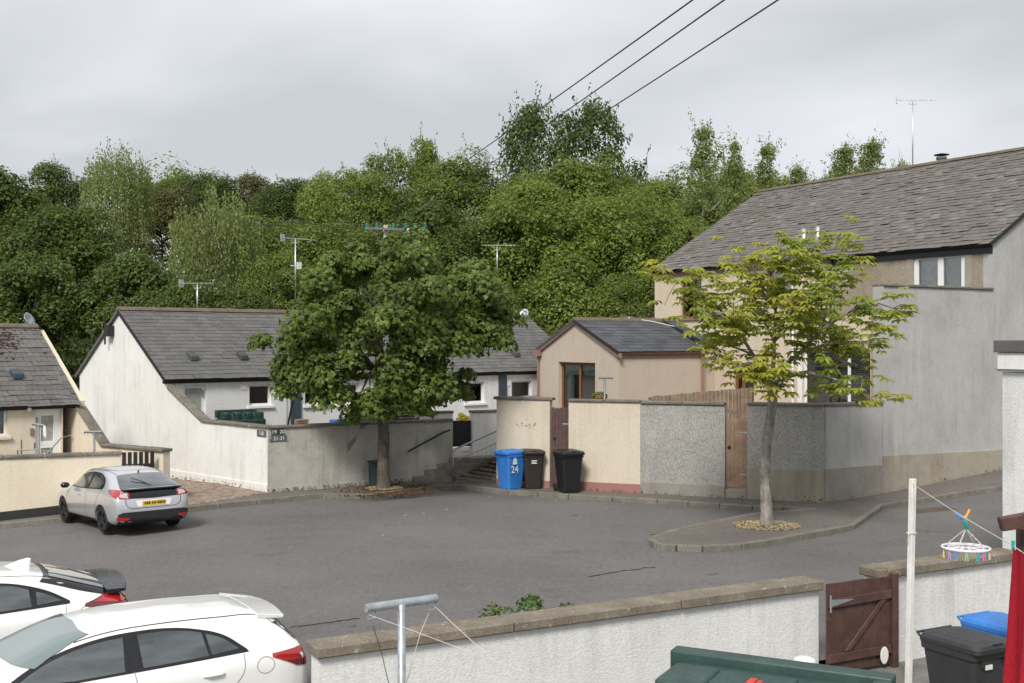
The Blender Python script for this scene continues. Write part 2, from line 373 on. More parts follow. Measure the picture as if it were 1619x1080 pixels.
M['black_pvc'] = plain('black_plastic_trim', (0.018,0.018,0.02), 0.35)
M['brown_pvc'] = plain('brown_painted_trim', (0.27,0.165,0.135), 0.5)
M['upvc'] = plain('white_upvc', (0.80,0.80,0.79), 0.35, var=0.04)
M['brown_frame'] = plain('brown_timber_frame', (0.20,0.085,0.032), 0.45)
M['glass'] = glass_mat('window_glass'); M['room'] = plain('dim_room', (0.05,0.05,0.05), 0.9)
M['blind'] = plain('grey_blind', (0.58,0.59,0.60), 0.5); M['curtain'] = plain('net_curtain_sky_sheen', (0.80,0.83,0.83), 0.9)  # curtain kept bright, also imitates sky reflected in the upper window
M['cream_blind'] = plain('cream_blind', (0.50,0.49,0.41), 0.8); M['green_blind'] = plain('pale_green_blind', (0.42,0.54,0.49), 0.8)
M['frost'] = plain('obscure_glass', (0.36,0.37,0.32), 0.25)
M['galv'] = plain('galvanised_steel', (0.42,0.46,0.48), 0.42, 0.75, var=0.2, scale=9)
M['galv_d'] = plain('weathered_steel', (0.24,0.25,0.26), 0.55, 0.6)
M['alu'] = plain('aluminium', (0.62,0.63,0.64), 0.35, 0.8)
M['black_metal'] = plain('black_painted_metal', (0.012,0.012,0.013), 0.45)
M['white_paint'] = plain('white_gloss_paint', (0.74,0.72,0.68), 0.4, var=0.1)
M['green_tank'] = plain('dark_green_plastic', (0.012,0.038,0.030), 0.42, var=0.25, scale=3)
M['green_tank_near'] = plain('faded_green_plastic', (0.030,0.064,0.055), 0.45, var=0.25, scale=3)
M['blue_bin'] = plain('blue_plastic', (0.035,0.19,0.56), 0.45); M['black_bin'] = plain('black_plastic', (0.012,0.012,0.013), 0.42)
M['grey_bin'] = plain('charcoal_plastic', (0.032,0.033,0.035), 0.5); M['brown_bin'] = plain('brown_black_plastic', (0.028,0.021,0.018), 0.5)
M['rubber'] = plain('black_rubber', (0.012,0.012,0.012), 0.75)
M['rope'] = plain('white_line', (0.62,0.55,0.52), 0.7); M['cable'] = plain('black_cable', (0.03,0.03,0.033), 0.6)
M['wood_new'] = plain('pale_brown_boards', (0.31,0.20,0.135), 0.75, var=0.3, scale=4)
M['wood_fence'] = plain('brown_fence_boards', (0.205,0.145,0.10), 0.8, var=0.35, scale=4)
M['wood_red'] = plain('red_brown_stain', (0.080,0.039,0.030), 0.6, var=0.35, scale=5)
M['wood_gate'] = plain('dull_brown_stain', (0.095,0.052,0.045), 0.65, var=0.25, scale=5)
M['wood_dark'] = plain('grey_black_slats', (0.032,0.028,0.026), 0.8, var=0.4, scale=5)
M['wood_grey'] = plain('weathered_grey_slats', (0.065,0.06,0.058), 0.8, var=0.4, scale=5)
M['pole_wood'] = plain('pale_pole_wood', (0.36,0.33,0.27), 0.85, var=0.25)
M['teal'] = plain('teal_insulator', (0.03,0.22,0.20), 0.35)
M['sign'] = plain('dark_sign_plate', (0.035,0.042,0.045), 0.5); M['sign_grey'] = plain('grey_sign_plate', (0.10,0.11,0.115), 0.5)
M['sign_white'] = plain('white_print', (0.72,0.72,0.70), 0.6, var=0.03)
M['cabinet'] = plain('blue_grey_cabinet', (0.040,0.062,0.082), 0.55); M['orange'] = plain('orange_label', (0.70,0.22,0.02), 0.5)
M['brickpave'] = slate_mat('block_paving', [(0, (0.21,0.155,0.12)), (0.5, (0.28,0.215,0.165)), (1, (0.35,0.28,0.215))])
M['straw'] = plain('dry_straw', (0.36,0.285,0.165), 0.9, var=0.3); M['litter'] = plain('brown_leaf_litter', (0.12,0.065,0.028), 0.95, var=0.4, scale=8)
M['moss'] = plain('dark_moss', (0.045,0.022,0.016), 0.95, var=0.4, scale=12)
M['bark'] = bark_mat('grey_brown_bark', (0.085,0.07,0.055), (0.20,0.175,0.145)); M['bark_c'] = bark_mat('mottled_grey_bark', (0.17,0.155,0.13), (0.48,0.45,0.405))
M['bark_d'] = bark_mat('dark_bark', (0.04,0.033,0.025), (0.09,0.075,0.06)); M['bark_b'] = bark_mat('pale_birch_bark', (0.22,0.21,0.19), (0.46,0.44,0.41))
M['red'] = None
# ================================================================== the setting
def terrain(X, Y):
    x = max(-14.0, min(20.0, X)); y = max(0.0, min(45.0, Y))
    t = max(0.0, min(1.0, (Y-46)/70.0)); t = t*t*(3-2*t)
    return gz(x, y)-0.32+6.0*t
_g = sorted({-3000,-1500,-800,-400,-200,-120,*range(-80,81,4),120,200,400,800,1500,3000})
_h = sorted({-600,-200,-60,*range(-20,133,4),160,220,320,500,900,1600,3500})
_v = [(x,y,terrain(x,y)) for y in _h for x in _g]; _k = len(_g)
_m = bpy.data.meshes.new('ground'); _m.from_pydata(_v, [], [(j*_k+i,j*_k+i+1,(j+1)*_k+i+1,(j+1)*_k+i) for j in range(len(_h)-1) for i in range(_k-1)])
link('ground', _m, M['soil'], kind='structure')
NW0, NWd = Vector((-1.96,11.56)), Vector((0.88,0.475)).normalized()
def nwl(t): return NW0+NWd*t
_e = nwl(16)
sheet('road', [(-45,2),(-2.1,2),(-2.1,11.6),tuple(_e),(45,_e[1]),(45,60),(-45,60)], 2.0, gz, M['tarmac'])
M['garden'] = conc('garden_concrete', (0.15,0.145,0.13), (0.27,0.26,0.235))
sheet('garden_paving', [(-2.1,1),(-2.1,11.6),tuple(_e),(14,1)], 3.0, lambda x,y: -0.25, M['garden'])
kerb_px = [(-90,846),(0,836),(100,826),(288,809),(511,787),(576,789),(640,781),(697,774),(725,773),(805,782),(900,789),(1040,797),(1190,807),(1288,812),
           (1190,820),(1110,836),(1060,848),(1036,856),(1030,862),(1040,868),(1070,871),(1110,872),(1170,869),(1215,862),(1345,838),(1393,805),(1450,796),(1583,775),(1680,760)]
KB = [GP(x,y,0.0) for x,y in kerb_px]
PH = 0.11
pav = sheet('pavement', [(p.x,p.y) for p in KB]+[(26,44),(3,44),(-16,42),(-30,34)], 2.0, lambda x,y: gz(x,y)+PH, M['path'])
def kerb_stones(pts, parent, w=0.14):
    for i in range(len(pts)-1):
        a, b = pts[i], pts[i+1]; L = (b-a).length
        if L < 0.05: continue
        k = max(1, round(L/0.92)); d = (b-a)/L; q = Vector((-d.y,d.x,0)).normalized()
        for j in range(k):
            u0 = L*j/k+0.006; u1 = L*(j+1)/k-0.006; o = a+q*random.uniform(-0.008,0.008)
            mb = MB().frame_box((o.x,o.y,0), (d.x,d.y,0), q, (0,0,1), (u0,-w/2,a.z-0.1), (u1,w/2,a.z+PH+0.012+random.uniform(-.004,.004)))
            mb.v = [(x,y,z+(gz(x,y)-a.z)) for x,y,z in mb.v]
            mb.build('kerb_stone', M['kerb'], parent, bevel=0.012, segs=1)
kerb_stones(KB, pav)
# ------------------------------------------------------------------ generic roof, window, door, coping
_unit = {}
def unit_slate(mat):
    if mat.name not in _unit:
        me = MB().frame_box((0,0,0),(1,0,0),(0,1,0),(0,0,1),(-0.5,0,0),(0.5,1,1)).mesh('slate'); me.materials.append(mat); _unit[mat.name] = me
    return _unit[mat.name]
def slate_roof(root, mat, E0, E1, R0, w=0.32, e=0.23, nmax=300, jit=1.0, slab=0.10, rear=True, missing=0.0):
    E0, E1, R0 = Vector(E0), Vector(E1), Vector(R0); a = (E1-E0); L = a.length; a.normalize(); r = R0-E0
    nrm = a.cross(r).normalized()
    if nrm.z < 0: nrm = -nrm
    rp = nrm.cross(a)
    if rp.dot(r) < 0: rp = -rp
    S = r.dot(rp); rows = max(3, round(S/e)); e = S/rows
    mb = MB(); R1 = R0+(E1-E0); dn = -nrm*slab
    P = [E0,E1,R1,R0]; mb.add(P+[p+dn for p in P], [(0,1,2,3),(7,6,5,4),(0,4,5,1),(1,5,6,2),(3,2,6,7),(0,3,7,4)])
    if rear:
        h = Vector((r.x,r.y,0)); B0 = R0+h+Vector((0,0,-r.z)); B1 = B0+(E1-E0); Q = [R0,R1,B1,B0]
        mb.add(Q+[p+Vector((0,0,-slab)) for p in Q], [(0,1,2,3),(7,6,5,4),(0,4,5,1),(1,5,6,2),(2,6,7,3),(0,3,7,4)], 1)
    roof = mb.build('roof', [M['felt'], mat], root, fix=True)
    ln = e*1.75; items = []
    for j in range(rows):
        base = E0+r*(j/rows)-rp*(0.04 if j == 0 else 0.0); off = (j%2)*0.5*w; u = -off+random.uniform(-.01,.01)*jit
        while u < L-0.02:
            u0, u1 = max(0.0,u), min(L,u+w)
            if u1-u0 > 0.05 and random.random() > missing:
                lift = 0.020+abs(random.gauss(0,0.006))*jit; rot = random.gauss(0,0.012)*jit; slip = -abs(random.gauss(0,0.012))*jit
                if random.random() < 0.05*jit: slip -= 0.05*random.random(); rot *= 2
                c = base+a*((u0+u1)/2)+rp*slip
                xa = (a*math.cos(rot)+rp*math.sin(rot)); l2 = min(ln, S-j*e+0.01)
                ya = (rp*math.cos(rot)-a*math.sin(rot))-nrm*((lift-0.004)/ln); ya.normalize(); za = xa.cross(ya)
                o = c+nrm*lift
                mt = Matrix(((xa.x*(u1-u0-0.007),ya.x*l2,za.x*0.011,o.x),(xa.y*(u1-u0-0.007),ya.y*l2,za.y*0.011,o.y),(xa.z*(u1-u0-0.007),ya.z*l2,za.z*0.011,o.z),(0,0,0,1)))
                px = CX+c.x/c.y*F; py = CY-(c.z-H)/c.y*F
                items.append((0 if (-10 < px < 1630 and py < 1090) else 1, c.y, mt))
            u += w*random.uniform(0.97,1.03)
    items.sort(key=lambda t: (t[0], t[1])); me = unit_slate(mat)
    for vis, D, mt in items[:nmax]:
        o = bpy.data.objects.new('slate', me); COL.objects.link(o); o.parent = roof; o.matrix_basis = mt
    if items[nmax:]:
        mb = MB(); cube = [(-.5,0,0),(.5,0,0),(.5,1,0),(-.5,1,0),(-.5,0,1),(.5,0,1),(.5,1,1),(-.5,1,1)]; vs = []; fs = []
        for i, (vis, D, mt) in enumerate(items[nmax:]):
            vs += [tuple(mt@Vector(p)) for p in cube]; b = i*8
            fs += [(b,b+3,b+2,b+1),(b+4,b+5,b+6,b+7),(b,b+1,b+5,b+4),(b+1,b+2,b+6,b+5),(b+2,b+3,b+7,b+6),(b+3,b,b+4,b+7)]
        mb.v, mb.f, mb.m = vs, fs, [0]*len(fs); s = mb.build('slates', mat, roof, fix=False, kind='stuff')
    # ridge tiles
    k = max(1, round(L/0.46))
    for j in range(k):
        c0 = R0+a*(L*j/k+0.005)+Vector((0,0,0.0)); c1 = R0+a*(L*(j+1)/k-0.005); hz = Vector((r.x,r.y,0)).normalized(); vs = []
        for c in (c0,c1):
            for q, h in ((-0.15,-0.055),(-0.09,0.02),(0,0.055),(0.09,0.02),(0.15,-0.055)): vs.append(c+hz*q+Vector((0,0,h+0.03+random.uniform(-.004,.004))))
        MB().add(vs, [(0,1,6,5),(1,2,7,6),(2,3,8,7),(3,4,9,8),(4,3,2,1,0),(5,6,7,8,9),(0,5,9,4)]).build('ridge_tile', M['ridge'], roof)
    return roof
def window(root, A, d, n, u0, u1, z0, z1, fm, bars=(), trans=(), rec=0.08, sill=None, fill=None, fw=0.06, name='window', glass=None, depth=0.07):
    mb = MB(); b = -rec-depth; f = -rec
    mb.wbox(A,d,n,u0,u1,b,f,z0,z0+fw); mb.wbox(A,d,n,u0,u1,b,f,z1-fw,z1)
    mb.wbox(A,d,n,u0,u0+fw,b,f,z0+fw,z1-fw); mb.wbox(A,d,n,u1-fw,u1,b,f,z0+fw,z1-fw)
    us = [u0+fw]; 
    for t in bars:
        c = u0+(u1-u0)*t; mb.wbox(A,d,n,c-fw*0.6,c+fw*0.6,b,f,z0+fw,z1-fw); us += [c-fw*0.6, c+fw*0.6]
    us.append(u1-fw); zs = [z0+fw]
    for t in trans:
        c = z0+(z1-z0)*t
        for i in range(0,len(us),2): mb.wbox(A,d,n,us[i],us[i+1],b,f,c-fw*0.5,c+fw*0.5)
        zs += [c-fw*0.5,c+fw*0.5]
    zs.append(z1-fw)
    wo_ = mb.build(name, fm, root, bevel=0.008, segs=1)
    for i in range(0,len(us),2):
        for j in range(0,len(zs),2):
            MB().add([(A[0]+d[0]*u_+n[0]*(f-0.04),A[1]+d[1]*u_+n[1]*(f-0.04),z_) for u_,z_ in ((us[i]-.01,zs[j]-.01),(us[i+1]+.01,zs[j]-.01),(us[i+1]+.01,zs[j+1]+.01),(us[i]-.01,zs[j+1]+.01))],[(0,1,2,3) if Vector((d[0],d[1],0)).cross(Vector((0,0,1))).dot(Vector((n[0],n[1],0))) > 0 else (3,2,1,0)]).build('pane', glass or M['glass'], wo_, fix=False)
    if sill: MB().wbox(A,d,n,u0-0.08,u1+0.08,-rec,0.07,z0-0.09,z0-0.003).build('sill', sill, wo_, bevel=0.01, segs=1)
    wi = -rec-0.115
    if fill and fill[0] == 'slats':
        z = z1-fw-0.03
        while z > fill[2] if len(fill) > 2 else z > z0+fw:
            s = MB().frame_box((A[0]+n[0]*wi,A[1]+n[1]*wi,z), (d[0],d[1],0), Vector((n[0]*0.8,n[1]*0.8,-0.6)), Vector((n[0]*0.6,n[1]*0.6,0.8)), (u0+fw,-0.025,0), (u1-fw,0.025,0.002))
            s.build('blind_slat', fill[1], wo_); z -= 0.062
    elif fill and fill[0] == 'sheet':
        a0, a1, b0, b1 = fill[2:]; k = 24; vs = []
        for i in range(k+1):
            u = u0+(u1-u0)*(a0+(a1-a0)*i/k); ww = wi+0.02*math.sin(i*1.7)
            for z in (z0+(z1-z0)*b0, z0+(z1-z0)*b1): vs.append((A[0]+d[0]*u+n[0]*ww, A[1]+d[1]*u+n[1]*ww, z))
        MB().add(vs, [(2*i,2*i+2,2*i+3,2*i+1) for i in range(k)]).build('curtain', fill[1], wo_, smooth=True)
    return wo_
def copings(parent, A, d, n, u0, u1, w0, w1, z, h=0.09, step=0.95, mat=None, zf=None, jit=0.006):
    L = u1-u0; k = max(1, round(L/step))
    for j in range(k):
        a = u0+L*j/k+0.005; b = u0+L*(j+1)/k-0.005; dz = random.uniform(-jit,jit); dw = random.uniform(-jit,jit)
        mb = MB()
        if zf is None: mb.wbox(A,d,n,a,b,w0+dw,w1+dw,z+0.002,z+h+dz)
        else:
            mb.wbox(A,d,n,a,b,w0+dw,w1+dw,0.002,h+dz)
            mb.v = [(x,y,zz+zf((Vector((x,y))-V2(A)).dot(V2(d)))) for x,y,zz in mb.v]
        mb.build('coping_stone', mat or M['coping'], parent, bevel=0.015, segs=1)
def gutter(root, A, d, n, u0, u1, z, mat, h=0.11, out=0.12, fas=0.16, name='gutter'):
    mb = MB(); k = 8; vs = []
    for u in (u0,u1):
        for i in range(k+1):
            t = math.pi*i/k; vs.append((A[0]+d[0]*u+n[0]*(out*0.5+0.03-math.cos(t)*out*0.5), A[1]+d[1]*u+n[1]*(out*0.5+0.03-math.cos(t)*out*0.5), z-math.sin(t)*h*0.6))
    mb.add(vs, [(i,i+1,k+1+i+1,k+1+i) for i in range(k)]+[tuple(range(k+1)), tuple(range(2*k+1,k,-1))])
    mb.build(name, mat, root, smooth=False)
    MB().wbox(A,d,n,u0,u1,0.004,0.028,z-fas,z+0.02).build('fascia', mat, root)

# ================================================================== white cottage row (left)
K = GP(423,779,PH); K2 = V2(K)
g = Vector((-0.70,0.714)).normalized()
tE = online(262,K2,g); A0 = K2+g*tE; DA = A0.y
zE = zat(597,DA)
tA = online(190,K2,g); apex = K2+g*tA; zA = zat(492,apex.y); tB = 2*tA-tE
f1 = Vector((2.6,44.2)); fd = (f1-A0).normalized(); FL = (f1-A0).length
fn = camside(A0,fd); gn = camside(K2,g)
t320 = online(320,K2,g); zW = zat(678,K.y)
zG = gz(A0.x,A0.y)-0.3
row = thing('white_cottage_row', (A0.x,A0.y,zG), 'row of white rendered cottages under a long grey slate roof behind the maple', 'house')
def rowu(px): return online(px,A0,fd)
def rz(px,py): u = rowu(px); return zat(py,(A0+fd*u).y)
holes = []; wins = []
def addwin(px0,px1,py0,py1,**k):
    u0,u1 = rowu(px0),rowu(px1); um = (px0+px1)/2; z1,z0 = rz(um,py0),rz(um,py1); h = (u0,u1,z0,z1); holes.append(h); wins.append((h,k))
addwin(290,326,609,668,kind='door')
addwin(394,429,608,641,sill=True)
addwin(482,515,606,640,sill=True,fill=('sheet',M['cream_blind'],0.05,0.95,0.5,0.98))
addwin(534,568,606,639,sill=True,fill=('slats',M['blind']))
addwin(680,688,612,668,kind='door')
addwin(736,766,604,637,sill=True)
addwin(809,841,602,640,fill=('slats',M['blind']))
MB().wall(A0,fd,fn,FL-0.30,zG,zE,0.28,holes,u0=0.30).build('wall', M['white'], row)
gb = [(tB,zG),(tB,zE),(tA,zA-0.03),(tE,zE),(tE,zG)]
MB().polywall(K2,g,gn,gb,-0.28,0).build('gable_wall', M['white_dirty'], row)
ez = f1+g*0
MB().polywall(f1,g,-gn,[(0,zG),(0,zE),(tA-tE,zA-0.03),(tB-tE,zE),(tB-tE,zG)],-0.28,0).build('gable_wall', M['white'], row)
bk = A0+g*(tB-tE); MB().wall(bk,fd,-fn,FL-0.3,zG,zE,0.28,[],u0=0.3).build('wall', M['white'], row)
for (u0,u1,z0,z1),k in wins:
    if k.get('kind') == 'door':
        dr = window(row,A0,fd,fn,u0,u1,z0,z1,M['upvc'],name='door',fw=0.09,glass=M['frost'],trans=(0.02,))
        MB().wbox(A0,fd,fn,u1-0.10,u1-0.06,-0.08,-0.03,z0+0.75,z0+0.95).build('handle', M['galv'], dr)
    else:
        window(row,A0,fd,fn,u0,u1,z0,z1,M['upvc'],fill=k.get('fill'),sill=M['upvc'] if k.get('sill') else None)
for px in (385,):
    u = rowu(px); MB().wbox(A0,fd,fn,u-0.1,u+0.1,0.002,0.02,rz(px,616),rz(px,608)).build('wall_vent', M['upvc'], row)
for px in (728,804):
    u = rowu(px); MB().wbox(A0,fd,fn,u-0.09,u+0.09,0.002,0.02,rz(px,610),rz(px,602)).build('wall_vent', M['upvc'], row)
for p0,p1 in ((459,475),(788,800)):
    MB().wbox(A0,fd,fn,rowu(p0),rowu(p1),0.003,0.06,zG,zE-0.14).build('dark_panel', M['cabinet'], row)
e0 = A0+fn*0.16-fd*0.10; slope = (zA-zE)/(tA-tE)
zeo = zE-0.16*slope*0.95+0.06
slate_roof(row, M['slate_grey'], (e0.x,e0.y,zeo), (e0.x+fd.x*(FL+0.2),e0.y+fd.y*(FL+0.2),zeo), (apex.x-fd.x*0.1,apex.y-fd.y*0.1,zA+0.06), 0.30, 0.20, 300, 0.7)
gutter(row,A0,fd,fn,-0.1,FL,zE-0.02,M['black_pvc'])
for px,py in ((322,574),(401,574),(834,572)):
    u = rowu(px); t = 0.22; c = A0+fd*u+(apex-A0)*t*0.98; z = zE+(zA-zE)*t+0.12
    MB().frame_box((c.x,c.y,z),(fd.x,fd.y,0),(g.x,g.y,0.45),(0,0,1),(-0.13,-0.13,-0.03),(0.13,0.16,0.12)).build('roof_vent', M['slate_blue'], row, bevel=0.03)
# soot-stained extractor bracket on the gable
bt = online(176,K2,g); c = K2+g*bt+gn*0.1; z = zat(522,c.y)
MB().tube([(c.x-0.1,c.y,z-0.45),(c.x-0.1,c.y,z+0.5)],0.03).frame_box((c.x,c.y,z),(g.x,g.y,0),(gn.x,gn.y,0),(0,0,1),(-0.22,-0.1,-0.2),(0.02,0.12,0.14)).build('gable_bracket', M['black_metal'], row)
# wing wall running forward from the gable and the boundary wall
bw = thing('boundary_wall', K, 'long weathered grey white boundary wall with sloped wing beside the steps', 'wall')
MB().polywall(K2,g,gn,[(0,K.z-0.3),(tE-0.004,K.z-0.3),(tE-0.004,zE-0.25),(t320,zW),(0,zW)],-0.22,0).build('wing', M['white_dirty'], bw)
MB().polywall(K2,g,gn,[(-0.02,K.z-0.3),(tE+3,K.z-0.3),(tE+3,K.z+0.16),(-0.02,K.z+0.2)],0.0,0.03).build('plinth', M['white_dirty'], bw)
copings(bw,K2,g,gn,-0.03,t320,-0.26,0.06,zW,0.08)
copings(bw,K2,g,gn,t320,tE-0.15,-0.26,0.06,0,0.08,zf=lambda u: zW+(zE-0.25-zW)*(u-t320)/(tE-t320), step=0.9)
W1 = W(716,735,32.0); W1z = zat(666,32.0); bd = (V2(W1)-K2).normalized(); BL = (V2(W1)-K2).length; bn = camside(K2,bd)
MB().polywall(K2,bd,bn,[(0.0,K.z-0.4),(BL,K.z-0.4),(BL,W1z),(0.0,zW)],-0.22,0).build('wall', M['grey_wall'], bw)
MB().polywall(K2,bd,bn,[(0.02,K.z-0.4),(BL*0.66,K.z-0.4),(BL*0.66,K.z+0.14),(0.02,K.z+0.1)],0.0,0.025).build('plinth', M['grey_wall'], bw)
copings(bw,K2,bd,bn,0.0,BL,-0.27,0.05,0,0.07,zf=lambda u: zW+(W1z-zW)*u/BL)
def bwp(px,py,w=0.0):
    u = online(px,K2,bd); p = K2+bd*u+bn*w; return u, p, zat(py,p.y)
u0,p0,z0 = bwp(643,714,0.09); u1,p1,z1 = bwp(698,684,0.09); u2,p2,z2 = bwp(709,680,0.09)
MB().tube([(p0.x,p0.y,z0),(p1.x,p1.y,z1),(p2.x,p2.y,z2)],0.025).build('handrail', M['black_metal'], bw)
# number plates
def letters(parent, txt, A, d, n, u, z, size, w, mat, name='lettering', ang=0.0):
    cu = bpy.data.curves.new('t','FONT'); cu.body = txt; cu.size = size; cu.extrude = 0.002; cu.align_x = 'CENTER'; cu.align_y = 'CENTER'
    to = bpy.data.objects.new('t',cu); COL.objects.link(to); bpy.context.view_layer.update()
    me = bpy.data.meshes.new_from_object(to.evaluated_get(bpy.context.evaluated_depsgraph_get())); bpy.data.objects.remove(to)
    d3 = Vector((d[0],d[1],0)); n3 = Vector((n[0],n[1],0)); Z = Vector((0,0,1))
    if d3.cross(Z).dot(n3) < 0: d3 = -d3
    o = Vector((A[0],A[1],0))+Vector((d[0],d[1],0))*u+n3*w+Z*z
    me.transform(Matrix(((d3.x,Z.x,n3.x,o.x),(d3.y,Z.y,n3.y,o.y),(d3.z,Z.z,n3.z,o.z),(0,0,0,1)))@Matrix.Rotation(ang,4,'Z'))
    me.materials.clear(); return link(name, me, mat, parent)
def plate(px0,px1,py0,py1,A,d,n,txt,size,mat,label,name='house_number_sign'):
    u0,u1 = sorted((online(px0,A,d),online(px1,A,d))); D = (V2(A)+V2(d)*u0).y; z1,z0 = zat(py0,D),zat(py1,D)
    t = thing(name, (A[0]+d[0]*u0,A[1]+d[1]*u0,z0), label, 'sign')
    MB().wbox(A,d,n,u0,u1,0.004,0.016,z0,z1).build('plate', mat, t)
    letters(t,txt,A,d,n,(u0+u1)/2,(z0+z1)/2,size,0.018,M['sign_white']); return t
plate(407,421.5,681,691.5,K2,g,gn,'1-8',0.15,M['sign_grey'],'small grey plate with arrow and numbers on the white wing wall')
t = plate(429,450,678.8,688,K2,bd,bn,'19  20',0.14,M['sign'],'upper dark sign reading 19 20 at the wall corner')
t = plate(426,453.5,689.2,698.8,K2,bd,bn,'↑ 21-31  |',0.13,M['sign_grey'],'lower grey sign with an arrow and numbers 21-31 at the wall corner')
# electricity cabinet
cb_ = GP(592,762,PH); u,p,_z = bwp(592,740,0.16)
cab = thing('electricity_cabinet', (p.x,p.y,cb_.z), 'blue grey metal electricity cabinet with orange warning label behind the maple trunk', 'cabinet')
zb = gz(p.x,p.y)+PH; MB().frame_box((p.x,p.y,zb),(bd.x,bd.y,0),(bn.x,bn.y,0),(0,0,1),(-0.19,-0.12,-0.05),(0.19,0.14,0.62)).build('body', M['cabinet'], cab, bevel=0.012)
MB().frame_box((p.x,p.y,zb),(bd.x,bd.y,0),(bn.x,bn.y,0),(0,0,1),(-0.22,-0.14,0.62),(0.22,0.17,0.66)).build('lid', M['cabinet'], cab, bevel=0.01)
MB().frame_box((p.x,p.y,zb),(bd.x,bd.y,0),(bn.x,bn.y,0),(0,0,1),(0.03,0.141,0.26),(0.15,0.146,0.43)).build('warning_label', M['orange'], cab)
# block paved drive in front of the gable
dq = [GP(x,y,PH) for x,y in ((418,781),(292,800),(268,776),(262,757))]
dq2 = [V2(p) for p in dq]; o = dq2[0]
def inside(p, poly):
    c = False; j = len(poly)-1
    for i in range(len(poly)):
        if (poly[i][1] > p[1]) != (poly[j][1] > p[1]) and p[0] < (poly[j][0]-poly[i][0])*(p[1]-poly[i][1])/(poly[j][1]-poly[i][1])+poly[i][0]: c = not c
        j = i
    return c
def paving(name, poly, ax, zf, label=None):
    mb = MB(); ay = Vector((-ax.y,ax.x)); c0 = V2(poly[0])
    for i in range(-40,41):
        for j in range(-70,71):
            c = c0+ax*(i*0.205+(j%2)*0.1025)+ay*(j*0.103)
            if inside(c,poly): mb.frame_box((c.x,c.y,zf(c.x,c.y)),(ax.x,ax.y,0),(ay.x,ay.y,0),(0,0,1),(-0.1,-0.049,-0.03),(0.1,0.049,0.006+random.uniform(-.003,.003)))
    return mb.build(name, M['brickpave'], None, fix=False, kind='stuff')
drive = [K2+Vector((0.05,0.02)),dq2[1],V2(GP(240,802,PH)),K2+g*9.5]
tag(paving('block_paving', [(p.x,p.y) for p in drive], g, lambda x,y: gz(x,y)+PH+0.004), 'block paved drive of buff and brown bricks below the white gable', 'paving')
# steps, ramp and landing
q = Vector((0.998,-0.06)); stq = q; r_ = bd
S0 = K2+bd*online(650,K2,bd); zs0 = gz(S0.x,S0.y)+PH
st = thing('concrete_steps', (S0.x,S0.y,zs0), 'mossy concrete steps climbing beside the grey boundary wall', 'steps')
for i in range(4):
    a = S0+r_*(0.38*i); MB().frame_box((a.x,a.y,0),(r_.x,r_.y,0),(q.x,q.y,0),(0,0,1),(0,0.01,zs0-0.2),(0.38*(4-i)+2.4,1.0,zs0+0.15*(i+1))).build('step', M['step'], st, bevel=0.015, segs=1)
zl = zs0+0.60
ram = [S0+q*1.0+r_*0.15, S0+q*1.0+r_*2.3, S0+q*2.75+r_*2.3, S0+q*2.75+r_*0.15]
def rampz(x,y):
    dx_,dy_ = x-S0.x,y-S0.y; det = stq.x*r_.y-stq.y*r_.x; bb_ = (stq.x*dy_-stq.y*dx_)/det
    return zs0+0.60*max(0.0,min(1.0,(bb_-0.10)/1.55))
MB().prism([(p.x,p.y) for p in ram], zs0-0.3, lambda x,y: rampz(x,y)-0.01).build('ramp', M['step'], st)
rp_ = paving('ramp_paving', [(p.x,p.y) for p in ram], r_, lambda x,y: rampz(x,y)); tag(rp_, 'sloping ramp of worn buff paving bricks right of the concrete steps', 'paving')
land = [S0+q*0.0+r_*1.9, S0+r_*7.5, S0+q*3.2+r_*7.5, S0+q*2.75+r_*2.25]
MB().prism([(p.x,p.y) for p in land], zs0-0.3, zl+0.004).build('landing', M['step'], st)
def rail(a, b, z): return (a+b, z)
hb = S0+q*1.06
hp = [hb+r_*0.12, hb+r_*0.12, hb+r_*0.22, hb+r_*1.55, hb+r_*1.72, hb+r_*1.78]
hz = [zs0, zs0+0.80, zs0+0.90, zs0+1.36, zs0+1.34, zs0+0.62]
hr = thing('step_handrail', (hb.x,hb.y,zs0), 'galvanised tubular handrail with wire mesh beside the steps', 'handrail')
MB().tube([(p.x,p.y,z) for p,z in zip(hp,hz)],0.028,10).tube([(hp[0].x,hp[0].y,zs0+0.55),(hp[5].x,hp[5].y,zs0+1.1)],0.012).build('rail', M['galv'], hr, smooth=True)
mbm = MB()
for i in range(12):
    t = i/11; a = hp[0]+(hp[5]-hp[0])*t; mbm.tube([(a.x,a.y,zs0+0.08+0.55*t),(a.x,a.y,zs0+0.55+0.55*t)],0.003,4)
for j in range(5):
    mbm.tube([(hp[0].x,hp[0].y,zs0+0.08+0.11*j),(hp[5].x,hp[5].y,zs0+0.63+0.11*j)],0.003,4)
mbm.build('mesh_infill', M['galv_d'], hr)
# yard walls at the top of the steps and the black gate between them
Y0 = V2(W(660,700,33.9)); Y1 = V2(W(800,700,35.4)); yd = (Y1-Y0).normalized(); yn = camside(Y0,yd)
def yard_piece(px0,px1,py,label):
    u0,u1 = online(px0,Y0,yd),online(px1,Y0,yd); z = zat(py,(Y0+yd*u0).y); p = Y0+yd*u0
    t = thing('yard_wall', (p.x,p.y,zl-0.3), label, 'wall'); MB().wbox(Y0,yd,yn,u0,u1,-0.2,0,zl-0.4,z).build('wall', M['white_dirty'], t)
    copings(t,Y0,yd,yn,u0-0.03,u1+0.03,-0.24,0.04,z,0.07); return t
yard_piece(668,716,655,'low white yard wall left of the black gate above the steps')
yard_piece(747,800,653,'short white yard wall right of the black gate above the steps')
u0,u1 = online(717,Y0,yd),online(748,Y0,yd); zt = zat(666,(Y0+yd*u0).y); p = Y0+yd*u0
